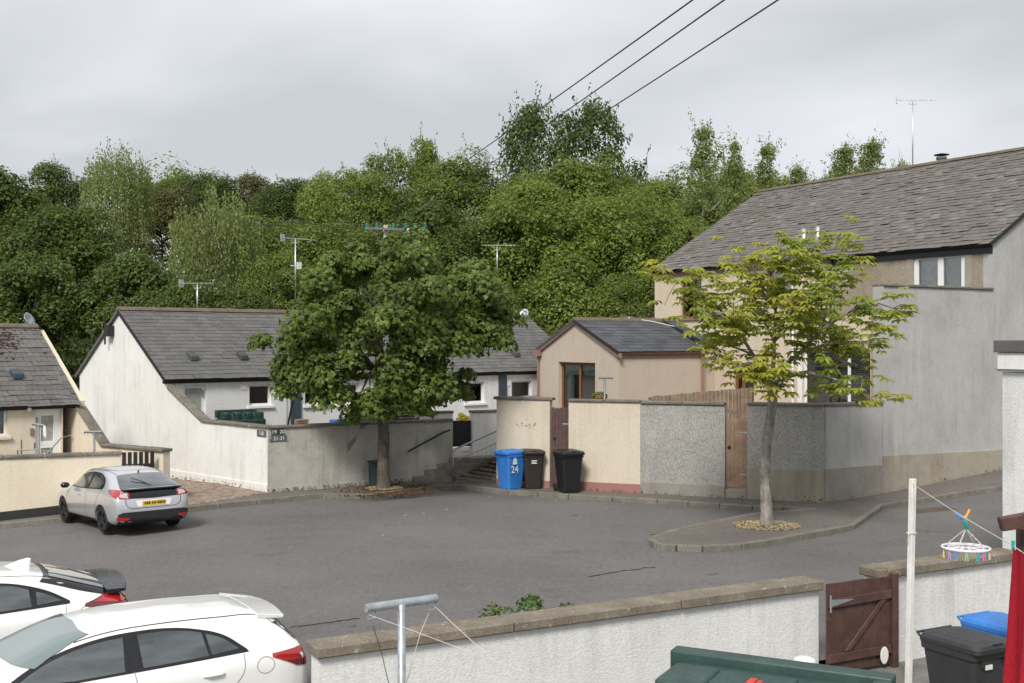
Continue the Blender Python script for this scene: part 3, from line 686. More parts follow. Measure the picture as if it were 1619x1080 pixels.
gt = thing('black_gate', (p.x,p.y,zl), 'solid black boarded gate at the top of the steps', 'gate')
k = 7
for i in range(k): MB().wbox(Y0,yd,yn,u0+(u1-u0)*i/k+.003,u0+(u1-u0)*(i+1)/k-.003,-0.14,-0.11,zl+0.05,zt+random.uniform(-.01,.01)).build('board', M['black_metal'], gt)
MB().wbox(Y0,yd,yn,u0,u1,-0.18,-0.142,zl+0.3,zl+0.4).wbox(Y0,yd,yn,u0,u1,-0.18,-0.142,zt-0.3,zt-0.2).build('rail', M['black_metal'], gt)
# dark slatted screens behind the boundary wall
def screen(px0,px1,py0,py1,D,mat,label,gap):
    a = V2(W(px0,0,D)); b = V2(W(px1,0,D+0.5)); d = (b-a).normalized(); n_ = camside(a,d); L = (b-a).length; zt = zat(py0,D); zb = zat(py1,D)-1.0
    t = thing('slatted_screen', (a.x,a.y,zb), label, 'fence'); z = zb
    while z < zt-0.02:
        MB().wbox(a,d,n_,0,L,0,0.02,z,min(zt,z+0.105)).build('slat', mat, t); z += 0.105+gap
    for u in (0.0,L-0.07): MB().wbox(a,d,n_,u,u+0.07,-0.072,-0.002,zb,zt+0.02).build('post', mat, t)
screen(571,624,636,672,35.0,M['wood_grey'],'weathered grey slatted timber screen left of the darker one behind the maple trunk',0.004)
screen(625,676,632,672,34.6,M['wood_dark'],'dark brown slatted timber screen beside the white yard wall',0.005)
# ================================================================== cream cottage (far left)
C1 = V2(W(118,0,29.6)); cg = g.copy(); cf = fd.copy(); cn = camside(C1,cf); zce = zat(634,29.6); zcg = gz(C1.x,C1.y)-0.1
CL = 9.0; C0 = C1-cf*CL; cw = 2.66
tR = cw; zcr = zat(520,(C1+cg*cw).y)
cc = thing('cream_cottage', (C1.x,C1.y,zcg), 'cream rendered cottage with mossy slate roof at the left edge', 'house')
hc = []
def cu(px): return online(px,C0,cf)
def cz(px,py): return zat(py,(C0+cf*cu(px)).y)
hd = (cu(56),cu(97),cz(76,706)-0.35,cz(76,647)); hw = (cu(-40),cu(12),cz(0,690),cz(0,646))
MB().wall(C0,cf,cn,CL-0.3,zcg,zce,0.28,[hd,hw],u0=0.3).build('wall', M['cream'], cc)
MB().polywall(C1,cg,camside(C1,cg),[(0,zcg),(0,zce),(cw,zcr-0.03),(2*cw,zce),(2*cw,zcg)],-0.28,0).build('gable_wall', M['cream'], cc)
MB().polywall(C0,cg,-camside(C1,cg),[(0,zcg),(0,zce),(cw,zcr-0.03),(2*cw,zce),(2*cw,zcg)],-0.28,0).build('gable_wall', M['cream'], cc)
MB().wall(C0+cg*2*cw,cf,-cn,CL-0.3,zcg,zce,0.28,u0=0.3).build('wall', M['cream'], cc)
window(cc,C0,cf,cn,*hw,M['upvc'],sill=M['cream'],bars=(0.5,),fill=('sheet',M['blind'],0.0,1.0,0.3,1.0))
dr = window(cc,C0,cf,cn,*hd,M['upvc'],name='door',fw=0.17,glass=M['frost'],trans=(0.30,))
MB().wbox(C0,cf,cn,hd[0]+0.05,hd[0]+0.09,-0.08,-0.03,hd[2]+0.9,hd[2]+1.1).build('handle', M['galv'], dr)
MB().wbox(C0,cf,cn,cu(41.5),cu(47.5),0.002,0.12,cz(44,650),cz(44,639)).build('outdoor_lamp', M['upvc'], cc, bevel=0.02)
MB().wbox(C0,cf,cn,cu(47.5),cu(53),0.002,0.05,cz(50,688),cz(50,677)).build('meter_box', M['galv_d'], cc, bevel=0.01)
MB().wbox(C0,cf,cn,cu(102),cu(104.5),0.002,0.04,cz(103,683),cz(103,678)).build('bell_push', M['black_pvc'], cc)
e0 = C0+cn*0.16; cz0 = zce-0.07; rr = C0+cg*cw
slate_roof(cc, M['slate_cream'], (e0.x,e0.y,cz0), (e0.x+cf.x*(CL+0.1),e0.y+cf.y*(CL+0.1),cz0), (rr.x,rr.y,zcr+0.06), 0.31, 0.21, 300, 1.4)
gutter(cc,C0,cf,cn,0,CL,zce-0.02,M['black_pvc'])
c = C0+cf*cu(45)+cg*0.75; MB().frame_box((c.x,c.y,zce+0.75*0.72+0.12),(cf.x,cf.y,0),(cg.x,cg.y,0.45),(0,0,1),(-0.13,-0.12,-0.03),(0.13,0.16,0.12)).build('roof_vent', M['cabinet'], cc, bevel=0.03)
mb = MB()
for i in range(900):
    u = cu(20)+random.gauss(-0.2,0.55); v = min(0.97,max(0.5,random.gauss(0.82,0.10))); c = C0+cf*u+cg*(cw*v); z = zce+(zcr-zce)*v+0.06; s_ = random.uniform(0.03,0.075)
    if u > CL: continue
    mb.lathe((c.x,c.y,z),(random.uniform(-.3,.3),random.uniform(-.5,0),1),[(s_,0),(s_*0.8,s_*0.5),(s_*0.2,s_*0.75)],5)
mb.build('moss_clumps', M['moss'], cc, fix=False, kind='stuff')
# wing wall of the cream cottage, its yard wall, picket gate
X0 = V2(W(258,0,27.6)); wgd = (C1-X0).normalized(); wL = (C1-X0).length; wn_ = camside(X0,wgd); zw0 = zat(715,27.6); t160 = online(161,X0,wgd); z160 = zat(706,(X0+wgd*t160).y)
wg = thing('cream_wing_wall', (X0.x,X0.y,gz(X0.x,X0.y)), 'cream wing wall sloping down from the cream cottage to the picket gate', 'wall')
MB().polywall(X0,wgd,wn_,[(0,zcg-0.3),(wL-0.004,zcg-0.3),(wL-0.004,zce-0.1),(t160,z160),(0,zw0)],-0.2,0).build('wall', M['cream'], wg)
copings(wg,X0,wgd,wn_,-0.04,t160,-0.27,0.06,0,0.075,zf=lambda u: zw0+(z160-zw0)*u/t160)
copings(wg,X0,wgd,wn_,t160,wL-0.1,-0.27,0.06,0,0.075,zf=lambda u: z160+(zce-0.1-z160)*(u-t160)/(wL-t160))
Q0 = V2(W(-60,0,26.0)); Q1 = V2(W(191,0,27.3)); qd = (Q1-Q0).normalized(); qL = (Q1-Q0).length; qn = camside(Q0,qd); zq = zat(724,26.6)
cy = thing('cream_yard_wall', (Q0.x,Q0.y,gz(Q0.x,Q0.y)), 'cream painted garden wall with black plinth behind the silver car', 'wall')
MB().wbox(Q0,qd,qn,0,qL,-0.2,0,gz(Q0.x,Q0.y)-0.3,zq).build('wall', M['cream'], cy); copings(cy,Q0,qd,qn,0,qL+0.04,-0.25,0.05,zq,0.08)
MB().polywall(Q0,qd,qn,[(0,gz(*Q0)-0.3),(qL,gz(*Q1)-0.3),(qL,gz(*Q1)+PH+0.22),(0,gz(*Q0)+PH+0.20)],0.002,0.02).build('plinth', M['black_plinth'], cy)
pk = thing('picket_gate', (Q1.x,Q1.y,gz(Q1.x,Q1.y)), 'black picket gate between the cream walls behind the silver car', 'gate')
pd = (X0-Q1).normalized(); pL = (X0-Q1).length-0.2; pn = camside(Q1,pd)
for i in range(6): MB().wbox(Q1,pd,pn,0.03+i*(pL/6),0.03+(i+0.72)*(pL/6),0,0.02,gz(*Q1)+PH+0.08,zq+0.06).build('picket', M['black_metal'], pk)
for z in (0.35,0.95): MB().wbox(Q1,pd,pn,0.02,pL,-0.045,-0.002,gz(*Q1)+PH+z,gz(*Q1)+PH+z+0.09).build('rail', M['black_metal'], pk)
# small house far behind the two gables
zf = V2(W(100,0,50)); mbx = thing('distant_cottage', (zf.x,zf.y,1.0), 'small dark roofed cottage glimpsed between the cream and white gables', 'house')
MB().wbox(zf,fd,fn,-3,3,-4,0,0.5,zat(628,50)).build('wall', M['cream'], mbx)
zz0 = zat(626,50)-0.1; ww = zf+fn*0.15-fd*3.2; w2 = zf-fn*2.0-fd*3.2
slate_roof(mbx, M['slate_brown'], (ww.x,ww.y,zz0), (ww.x+fd.x*6.4,ww.y+fd.y*6.4,zz0), (w2.x,w2.y,zat(588,50)), 0.34, 0.25, 60)
# ================================================================== two-storey house (right)
HS = 1.025
P1 = Vector((12.67,30.0))*HS; P2 = Vector((5.3,42.3))*HS; hd_ = (P2-P1).normalized(); HL = (P2-P1).length
hs = Vector((-hd_.y,hd_.x)); hs = hs if hs.x > 0 else -hs           # away from the camera, to the right
hn = -hs; hw_ = 5.3*HS
zHe = zat(382,P1.y); R2 = P2+hs*hw_; zHr = zat(306,R2.y); zHg = gz(P1.x,P1.y)-0.4
def hu(px): return online(px,P1,hd_)
def hz_(px,py): return zat(py,(P1+hd_*hu(px)).y)
hou = thing('two_storey_house', (P1.x,P1.y,zHg), 'pair of two storey houses, cream and brown render, under a weathered slate roof', 'house')
uS = hu(1317)                                                        # party line between brown and cream
uS2 = hu(1393)
hb_ = []; hcw = []
w_up = (hu(1526),hu(1444),hz_(1485,460)-0.15,hz_(1485,400)); w_sm = (hu(1341),hu(1322),hz_(1330,446),hz_(1330,417))
w_pat = (hu(1376),hu(1269),hz_(1320,640)-0.6,hz_(1320,553))
for w in (w_up,w_sm): hb_.append(w)
w_b1 = (hu(1109),hu(1076),hz_(1092,503),hz_(1092,437)); w_b2 = (hu(1250),hu(1212),hz_(1230,480),hz_(1230,427))
w_d = (hu(1192),hu(1160),hz_(1175,640)-0.7,hz_(1175,574))
split = w_up[2]-0.5
MB().wall(P1,hd_,hn,uS,split,zHe,0.3,[w for w in hb_ if w[1] < uS],u0=0.302).build('wall', M['house_brown'], hou)
uQ = hu(1377)
MB().wall(P1,hd_,hn,uQ,zHg,split,0.3,[],u0=0.302).build('wall', M['orange_render'], hou)
cr_h = [w_b1,w_b2,w_d]+[w for w in (w_sm,w_pat) if w[1] >= uS]
# the pieces that straddle the party line stay whole on the cream side
cr_h = [(max(a,uS+0.02),b,c_,e_) for a,b,c_,e_ in cr_h]
MB().wall(P1,hd_,hn,HL-0.302,split,zHe,0.3,[w for w in cr_h if w[2] > split],u0=uS).build('wall', M['house_cream'], hou)
MB().wall(P1,hd_,hn,HL-0.302,zHg,split,0.3,[w_pat if w_pat[0] > uQ else (uQ+0.02,)+w_pat[1:],w_d],u0=uQ).build('wall', M['house_cream'], hou)
MB().polywall(P1,hs,hd_*-1,[(0,zHg),(0,zHe),(hw_,zHr-0.03),(2*hw_,zHe),(2*hw_,zHg)],-0.3,0).build('gable_wall', M['grey_smooth'], hou)
MB().polywall(P2,hs,hd_,[(0,zHg),(0,zHe),(hw_,zHr-0.03),(2*hw_,zHe),(2*hw_,zHg)],-0.3,0).build('gable_wall', M['house_cream'], hou)
MB().wall(P1+hs*2*hw_,hd_,hs,HL-0.302,zHg,zHe,0.3,u0=0.302).build('wall', M['house_cream'], hou)
window(hou,P1,hd_,hn,*w_up,M['upvc'],bars=(0.48,),fill=('sheet',M['curtain'],0.0,1.0,0.0,1.0),fw=0.15,rec=0.03)  # full pale sheet behind the glass stands in for sky reflected in the panes
MB().wbox(P1,hd_,hn,w_up[0]-0.22,w_up[0],0.003,0.02,w_up[2],w_up[3]+0.14).wbox(P1,hd_,hn,w_up[1],w_up[1]+0.22,0.003,0.02,w_up[2],w_up[3]+0.14).wbox(P1,hd_,hn,w_up[0],w_up[1],0.003,0.02,w_up[3],w_up[3]+0.14).build('window_surround', M['plinth_buff'], hou)
window(hou,P1,hd_,hn,max(w_sm[0],uS+.02) if w_sm[1] >= uS else w_sm[0],*w_sm[1:],M['upvc'],trans=(0.6,))
wp = (max(w_pat[0],uQ+0.02),)+w_pat[1:]
window(hou,P1,hd_,hn,*wp,M['upvc'],bars=(0.33,),fill=('slats',M['blind']),fw=0.08)
MB().wbox(P1,hd_,hn,w_pat[1]+0.01,hu(1262),0.003,0.03,w_pat[2],w_pat[3]).build('white_jamb', M['upvc'], hou)
window(hou,P1,hd_,hn,*w_b1,M['brown_frame'],bars=(0.45,),fill=('sheet',M['curtain'],0.0,0.55,0.05,0.95),sill=M['brown_pvc'])
window(hou,P1,hd_,hn,*w_b2,M['brown_frame'],bars=(0.45,),fill=('sheet',M['curtain'],0.1,0.9,0.05,0.95),sill=M['brown_pvc'])
dr = window(hou,P1,hd_,hn,*w_d,M['brown_frame'],name='door',fw=0.12,bars=(0.6,))
gutter(hou,P1,hd_,hn,0,uS-0.01,zHe-0.05,M['black_pvc'],fas=0.26); gutter(hou,P1,hd_,hn,uS+0.01,HL,zHe-0.05,M['brown_pvc'],fas=0.24)
for px,m in ((1316,'black_pvc'),(1256,'upvc')):
    u = hu(px); p = P1+hd_*u+hn*0.08; MB().tube([(p.x,p.y,zHg),(p.x,p.y,zHe-0.1)],0.04).build('downpipe', M[m], hou)
e0 = P1+hn*0.2-hd_*0.08; slp = (zHr-zHe)/hw_; zq0 = zHe-0.2*slp+0.08; rg = P1+hs*hw_-hd_*0.08
slate_roof(hou, M['slate_brown'], (e0.x,e0.y,zq0), (e0.x+hd_.x*(HL+0.16),e0.y+hd_.y*(HL+0.16),zq0), (rg.x,rg.y,zHr+0.08), 0.31, 0.21, 300, 2.0)
# chimney, pots, flue pipes
def roofpt(px,py):
    best = None
    for i in range(400):
        v = i/399; zr = zHe+(zHr-zHe)*v
        u = online(px,P1+hs*hw_*v,hd_); p = P1+hs*hw_*v+hd_*u; e = abs(zat(py,p.y)-zr)
        if best is None or e < best[0]: best = (e,p,zr)
    return best[1],best[2]
for px,py in ((1271,391),(1293,388)):
    p,z = roofpt(px,py); fl = MB().tube([(p.x,p.y,z-0.2),(p.x,p.y,z+0.62)],0.075,12).build('flue_pipe', M['alu'], hou, smooth=True)
    MB().frame_box((p.x,p.y,z+0.05),(hd_.x,hd_.y,0),(hs.x,hs.y,slp*0.9),(0,0,1),(-0.25,-0.25,0),(0.25,0.3,0.03)).build('flashing', M['alu'], fl)
cp = P1+hs*(hw_+0.6)+hd_*online(1480,P1+hs*(hw_+0.6),hd_); zc_ = zat(262,cp.y)
ch = MB().frame_box((cp.x,cp.y,0),(hd_.x,hd_.y,0),(hs.x,hs.y,0),(0,0,1),(-0.55,-0.3,zHr-0.8),(0.55,0.3,zHr-0.05)).build('chimney', M['dash'], hou)
for du,hh in ((-0.22,0.42),(0.22,0.28)):
    p = cp+hd_*du; MB().lathe((p.x,p.y,zHr-0.05),(0,0,1),[(0.17,0),(0.15,hh-0.08),(0.18,hh-0.06),(0.18,hh),(0.12,hh)],14).build('chimney_pot', M['slate_brown'], ch, smooth=False)
p = cp+hd_*-0.22; mbc = MB().lathe((p.x,p.y,zHr+0.44),(0,0,1),[(0.25,0),(0.26,0.02),(0.05,0.07)],14)
for a in range(4): mbc.tube([(p.x+0.13*math.cos(a*1.57),p.y+0.13*math.sin(a*1.57),zHr+0.34),(p.x+0.13*math.cos(a*1.57),p.y+0.13*math.sin(a*1.57),zHr+0.45)],0.012,5)
mbc.build('cowl', M['black_metal'], ch)
# ------------------------------------------------------------------ rear extension with slate roof
E0 = V2(W(978,0,37.9)); es = hs; en = hd_; tW = online(850,E0,en); eN = camside(E0,en); sN = camside(E0,es)
LX = 3.7; zXe = zat(556,E0.y); tM = tW/2; zXa = zat(508,(E0+en*tM).y); zXg = 0.2
ext = thing('gabled_extension', (E0.x,E0.y,zXg), 'beige single storey extension with gabled dark slate roof and brown fascia', 'extension')
def eu(px): return online(px,E0,en)
de = (eu(941),eu(883),zat(645,(E0+en*eu(912)).y)-0.9,zat(573,(E0+en*eu(912)).y))
MB().wall(E0,en,eN,tW,zXg,zXe,0.28,[de]).build('wall', M['ext'], ext)
MB().polywall(E0,en,eN,[(0,zXe),(tW,zXe),(tM,zXa-0.03)],-0.28,0).build('gable_wall', M['ext'], ext)
LX2 = (P1+hd_*0-E0).dot(es)                                            # distance to the house facade
MB().wall(E0,es,sN,LX,zXg,zXe,0.28,u0=0.283).build('wall', M['ext'], ext)
MB().wall(E0+en*tW,es,-sN,LX2,zXg,zXe,0.28,u0=0.283).build('wall', M['ext'], ext)
B_ = E0-sN*0.25; MB().wall(B_,es,sN,LX2,zXg,zXe+0.3,0.2,u0=LX+0.002).build('link_wall', M['ext'], ext)
window(ext,E0,en,eN,*de,M['brown_frame'],name='patio_door',bars=(0.5,),fw=0.09,rec=0.14,fill=('sheet',M['green_blind'],0.05,0.95,0.82,0.97))
u0,u1 = de[0],de[1]; vs = []
for i in range(13):
    u = u1-0.16-0.34*i/12; w = -0.34+0.03*math.sin(i*2.1)
    for z in (de[2]+0.1,de[3]-0.2): vs.append((E0.x+en.x*u+eN.x*w,E0.y+en.y*u+eN.y*w,z))
MB().add(vs,[(2*i,2*i+2,2*i+3,2*i+1) for i in range(12)]).build('curtain', M['green_blind'], ext, smooth=True)
e0 = E0+sN*0.15+eN*0.12; sl2 = (zXa-zXe)/tM; m0 = E0+en*tM+eN*0.12
LR = LX+0.15
slate_roof(ext, M['slate_blue'], (e0.x,e0.y,zXe-0.15*sl2+0.06), (e0.x+es.x*LR,e0.y+es.y*LR,zXe-0.15*sl2+0.06), (m0.x,m0.y,zXa+0.06), 0.50, 0.27, 300, 0.5)
l0 = B_+sN*0.1+es*(LX+0.16); l1 = E0+en*tM+es*(LX+0.16)
slate_roof(ext, M['slate_blue'], (l0.x,l0.y,zXe+0.28), (l0.x+es.x*(LX2-LX-0.2),l0.y+es.y*(LX2-LX-0.2),zXe+0.28), (l1.x,l1.y,zXa+0.07), 0.50, 0.27, 300, 0.5)
gutter(ext,E0,es,sN,-0.1,LX,zXe-0.03,M['brown_pvc'],fas=0.2); gutter(ext,B_,es,sN,LX+0.2,LX2,zXe+0.26,M['brown_pvc'],fas=0.16)
for a,b,z0_,z1_ in ((-0.2,tM,zXe-0.10*1,zXa),(tW+0.2,tM,zXe-0.10,zXa)):
    ss = 0.2*sl2; za = zXe-ss; pts = [(a,za-0.14),(b,zXa-0.08),(b,zXa+0.07),(a,za+0.02)]
    MB().polywall(E0,en,eN,pts,0.003,0.10).build('barge_board', M['brown_pvc'], ext)
p = E0+en*(tW-0.15)+eN*0.08; MB().tube([(p.x,p.y,zXg),(p.x,p.y,zXe-0.1)],0.04).frame_box((p.x,p.y,zXe),(en.x,en.y,0),(eN.x,eN.y,0),(0,0,1),(-0.16,-0.06,-0.2),(0.2,0.12,0.02)).build('downpipe', M['brown_pvc'], ext)
p = E0+es*(LX-0.15)+sN*0.07; MB().tube([(p.x,p.y,zXg),(p.x,p.y,zXe-0.2)],0.04).build('downpipe', M['brown_pvc'], ext)
p = B_+es*(LX+0.9)+sN*0.07; MB().tube([(p.x,p.y,zXg),(p.x,p.y,zXe+0.1)],0.04).build('downpipe', M['brown_pvc'], ext)
pts = []
for i in range(18):
    t = i/17; px = 988+125*t; v = 0.97-0.42*t**1.5+0.03*math.sin(t*7); p = (E0+sN*0.0)*(1-v)+(E0+en*tM)*v; u = online(px,p,es); p = p+es*u; pts.append((p.x,p.y,zXe+(zXa-zXe)*v+0.115))
cbl = MB().tube(pts,0.016,6).build('roof_cable', M['white_paint']); tag(cbl,'white cable lying loose across the dark slate roof of the extension','cable')
# low roof behind the extension
q0 = V2(W(1000,0,50)); bk_ = thing('rear_outhouse', (q0.x,q0.y,2), 'low grey roof with white gable seen behind the extension ridge', 'outhouse')
MB().frame_box((q0.x,q0.y,0),(1,0.1,0),(0,1,0),(0,0,1),(-0.9,0,1),(2.6,3,zat(512,50))).build('wall', M['white'], bk_)
MB().frame_box((q0.x,q0.y,zat(512,50)),(1,0.1,0),(0,1,0.3),(0,-0.3,1),(-0.5,-0.2,0),(2.8,3.2,0.25)).build('roof', M['slate_brown'], bk_)
MB().polywall(q0,Vector((1,0.1)),Vector((0,-1)),[(-0.55,zat(513,50)),(0.2,zat(513,50)),(-0.15,zat(501,50))],0.0,0.1).build('gable_wall', M['white'], bk_)

# ================================================================== boundary walls on the right
CN = P1-hs*6.14*HS; C2 = V2(W(900,0,29.85)); wd_ = (C2-CN).normalized(); wN = camside(CN,wd_)
def wu(px): return online(px,CN,wd_)
def wz(px,py): return zat(py,(CN+wd_*wu(px)).y)
zCt = wz(1300,643); tN = camside(CN,hs)
zc0 = gz(CN.x,CN.y)+PH
def wall_thing(name,px0,px1,zt,mat,label,pl=None,plh=0.0,pr=0.03,cop=True,extra=0.0):
    u0,u1 = sorted((wu(px0),wu(px1))); p = CN+wd_*u0
    t = thing(name,(p.x,p.y,zc0-0.05),label,'wall'); MB().wbox(CN,wd_,wN,u0,u1,-0.22,0,zc0-0.4,zt).build('wall', mat, t)
    if pl: MB().wbox(CN,wd_,wN,u0+0.001,u1-0.001,0.002,pr,zc0-0.4,zc0+plh).build('plinth', pl, t)
    if cop: copings(t,CN,wd_,wN,u0-extra,u1+extra,-0.27,0.05,zt,0.075)
    return t
# corner wall: front leg and the side leg climbing the road
cw_ = wall_thing('corner_wall',1304,1181,zCt,M['dash'],'grey pebble dashed corner wall with concrete plinth behind the chestnut tree',M['plinth_buff'],wz(1250,743)-zc0,0.05)
sL = online(1395,CN,hs); zpl = zat(742,CN.y)
MB().polywall(CN,hs,tN,[(-0.003,zc0-0.4),(sL,zc0-0.4),(sL,zCt-0.001),(-0.003,zCt-0.001)],-0.218,0.004).build('wall', M['grey_smooth'], cw_)
MB().polywall(CN,hs,tN,[(-0.05,zc0-0.4),(sL,zc0-0.4),(sL,zpl),(-0.05,zpl)],0.005,0.053).build('plinth', M['plinth_grey'], cw_)
copings(cw_,CN,hs,tN,0.0,sL,-0.27,0.05,zCt,0.075)
tall = thing('tall_grey_wall',(CN.x+hs.x*sL,CN.y+hs.y*sL,zc0),'tall smooth grey rendered wall rising from the house gable beside the road','wall')
zTt = zat(459,P1.y)
A_ = CN+hs*sL; tl = (P1-A_).length
MB().polywall(A_,hs,tN,[(0.003,zc0-0.4),(tl-0.003,zc0-0.3),(tl-0.003,zTt),(0.003,zTt)],-0.3,0.012).build('wall', M['grey_smooth'], tall)
zp0 = zat(721,A_.y); zp1 = zat(712,P1.y)
MB().polywall(A_,hs,tN,[(0.003,zc0-0.4),(tl+9,zc0-0.2),(tl+9,zp1+0.25),(tl,zp1),(0.003,zp0)],0.014,0.055).build('plinth', M['plinth_buff'], tall)
copings(tall,A_,hs,tN,0.0,tl-0.02,-0.34,0.06,zTt,0.07)
m_ = wall_thing('grey_front_wall',1146,1013,zCt-0.02,M['dash'],'grey pebble dashed wall between the cream wall and the timber gate',M['plinth_grey'],wz(1080,765)-zc0,0.045)
m2 = wall_thing('cream_front_wall',1012.6,899,zCt,M['cream_wall'],'cream painted wall with pink plinth right of the brown gate',M['pink'],0.24,0.02)
m3 = wall_thing('cream_pier_wall',869,785,zCt+0.02,M['cream_wall'],'cream pier wall with pink plinth and stains behind the blue bin',M['pink'],0.22,0.02,extra=0.08)
# return of the pier wall running back beside the ramp
u1 = wu(785); p = CN+wd_*u1
MB().wbox(p,-wN,wd_,0.222,2.6,-0.22,0,zc0-0.4,zCt+0.02).build('return_wall', M['cream_wall'], m3)
mb = MB()
for i in range(16):
    px = 838+random.gauss(0,9); py = 672+random.gauss(0,6); u = wu(px); s_ = random.uniform(0.008,0.028)
    mb.wbox(CN,wd_,wN,u-s_,u+s_,0.001,0.004,wz(px,py)-s_*random.uniform(.5,1.4),wz(px,py)+s_*random.uniform(.5,1.4))
M['stain'] = plain('peeled_paint', (0.40,0.33,0.24), 0.9, var=0.3)
mb.build('peeled_patches', M['stain'], m3, kind='stuff')
def board_gate(name,px0,px1,py0,z0,mat,label,k,w,rnd=False,hole=None):
    u0,u1 = sorted((wu(px0),wu(px1))); zt = wz((px0+px1)/2,py0); p = CN+wd_*u0
    t = thing(name,(p.x,p.y,z0),label,'gate')
    for i in range(k):
        a = u0+(u1-u0)*i/k+0.004; b = u0+(u1-u0)*(i+1)/k-0.004; dz = random.uniform(-.012,.012); mb = MB()
        if rnd: mb.polywall(CN,wd_,wN,[(a,z0+0.04),(b,z0+0.04),(b,zt-0.05+dz),((a+b)/2+0.03,zt+dz),((a+b)/2-0.03,zt+dz),(a,zt-0.05+dz)],w,w+0.022)
        else: mb.wbox(CN,wd_,wN,a,b,w,w+0.022,z0+0.03,zt+dz)
        mb.build('board', mat, t)
    for f in (0.2,0.8):
        zr = z0+(zt-z0)*f; MB().wbox(CN,wd_,wN,u0,u1,w-0.045,w-0.002,zr-0.05,zr+0.05).build('rail', mat, t)
        MB().wbox(CN,wd_,wN,u0 if px0 > px1 else u1-0.2,u0+0.2 if px0 > px1 else u1,w+0.023,w+0.03,zr-0.02,zr+0.02).build('hinge', M['galv'], t)
    if hole:
        u = wu(hole[0]); z = wz(*hole); c = CN+wd_*u+wN*(w+0.026)
        MB().lathe((c.x,c.y,z),(wN.x,wN.y,0),[(0.045,0),(0.045,0.012),(0.03,0.014)],14).build('latch_ring', M['black_metal'], t)
    return t
board_gate('brown_gate',898,869,645,zc0+0.02,M['wood_gate'],'dull brown boarded gate with rounded tops between the cream walls',5,-0.16,True,(874.5,694))
board_gate('timber_gate',1180.5,1147,662,zc0+0.24,M['wood_new'],'pale brown vertical boarded timber gate in the grey wall',5,-0.12,False,(1152,708))
u0,u1 = sorted((wu(1180.5),wu(1146.5))); p = CN+wd_*u0
ts_ = thing('gate_step',(p.x,p.y,zc0),'buff concrete step under the pale timber gate','step'); MB().wbox(CN,wd_,wN,u0+.003,u1-.003,-0.3,0.01,zc0-0.3,zc0+0.22).build('step', M['plinth_buff'], ts_, bevel=0.015)
# timber fence in the yard behind
fa = V2(W(1025,0,32.2)); fb = V2(W(1190,0,31.6)); fdx = (fb-fa).normalized(); fL = (fb-fa).length; fnn = camside(fa,fdx); fza = zat(627,32.2); fzb = zat(612,31.6)
fe = thing('board_fence',(fa.x,fa.y,zc0),'brown vertical board fence stepping up behind the grey front wall','fence'); k = 26
for i in range(k):
    a,b = fL*i/k+0.003,fL*(i+0.93)/k; zt = fza+(fzb-fza)*i/k+random.uniform(-.012,.012); MB().wbox(fa,fdx,fnn,a,b,0,0.02,zc0+0.3,zt).build('board', M['wood_fence'], fe)
MB().wbox(fa,fdx,fnn,0,fL,-0.05,-0.002,zc0+1.9,zc0+2.0).build('rail', M['wood_fence'], fe)
for u in (0.02,fL*0.5,fL*0.82):
    zt = fza+(fzb-fza)*u/fL; MB().wbox(fa,fdx,fnn,u,u+0.09,0.022,0.11,zc0,zt-0.03).build('post', M['wood_fence'], fe)
# ================================================================== white flat roofed building, right edge
B0 = V2(W(1585,0,18.6)); bs = NWd; bnn = camside(B0,bs)
wb = thing('flat_roofed_outhouse',(B0.x,B0.y,-0.2),'white rendered flat roofed building corner at the right edge','building')
bb = Vector((-bs.y,bs.x)); 
MB().frame_box((B0.x,B0.y,0),(bs.x,bs.y,0),(bb.x,bb.y,0),(0,0,1),(0,-1.7,-0.4),(6,0,zat(590,18.0))).build('wall', M['near_wall'], wb)
MB().frame_box((B0.x,B0.y,0),(bs.x,bs.y,0),(bb.x,bb.y,0),(0,0,1),(-0.06,-1.76,zat(589,18.0)),(6.06,0.06,zat(558,18.0))).build('parapet_band', M['white_dirty'], wb, bevel=0.02)
MB().frame_box((B0.x,B0.y,0),(bs.x,bs.y,0),(bb.x,bb.y,0),(0,0,1),(-0.10,-1.80,zat(557.8,18.0)),(6.1,0.1,zat(538,18.0))).build('roof_edge', M['slate_grey'], wb, bevel=0.015)
MB().frame_box((B0.x,B0.y,0),(bs.x,bs.y,0),(bb.x,bb.y,0),(0,0,1),(-0.085,-1.785,zat(586,18.0)),(6.08,0.08,zat(584.5,18.0))).build('drip_strip', M['galv_d'], wb)
# ================================================================== near garden
nn = camside(NW0,NWd); zN = 0.99; GZ = -0.25
def nu(px): return online(px,NW0,NWd)
ug0,ug1 = nu(1296),nu(1406)
def near_wall(u0,u1,label,zt):
    p = nwl(u0); t = thing('garden_wall',(p.x,p.y,GZ),label,'wall')
    MB().wbox(NW0,NWd,nn,u0,u1,-0.24,0,GZ-0.2,zt).build('wall', M['near_wall'], t)
    copings(t,NW0,NWd,nn,u0-0.05,u1+0.03,-0.31,0.08,zt,0.12,2.6,M['coping_near']); return t
near_wall(0.0,ug0-0.02,'white rough rendered garden wall with stone coping below the car park',zN-0.10)
near_wall(ug1-0.22,nu(1606),'shorter white garden wall right of the red brown gate',zN-0.06)
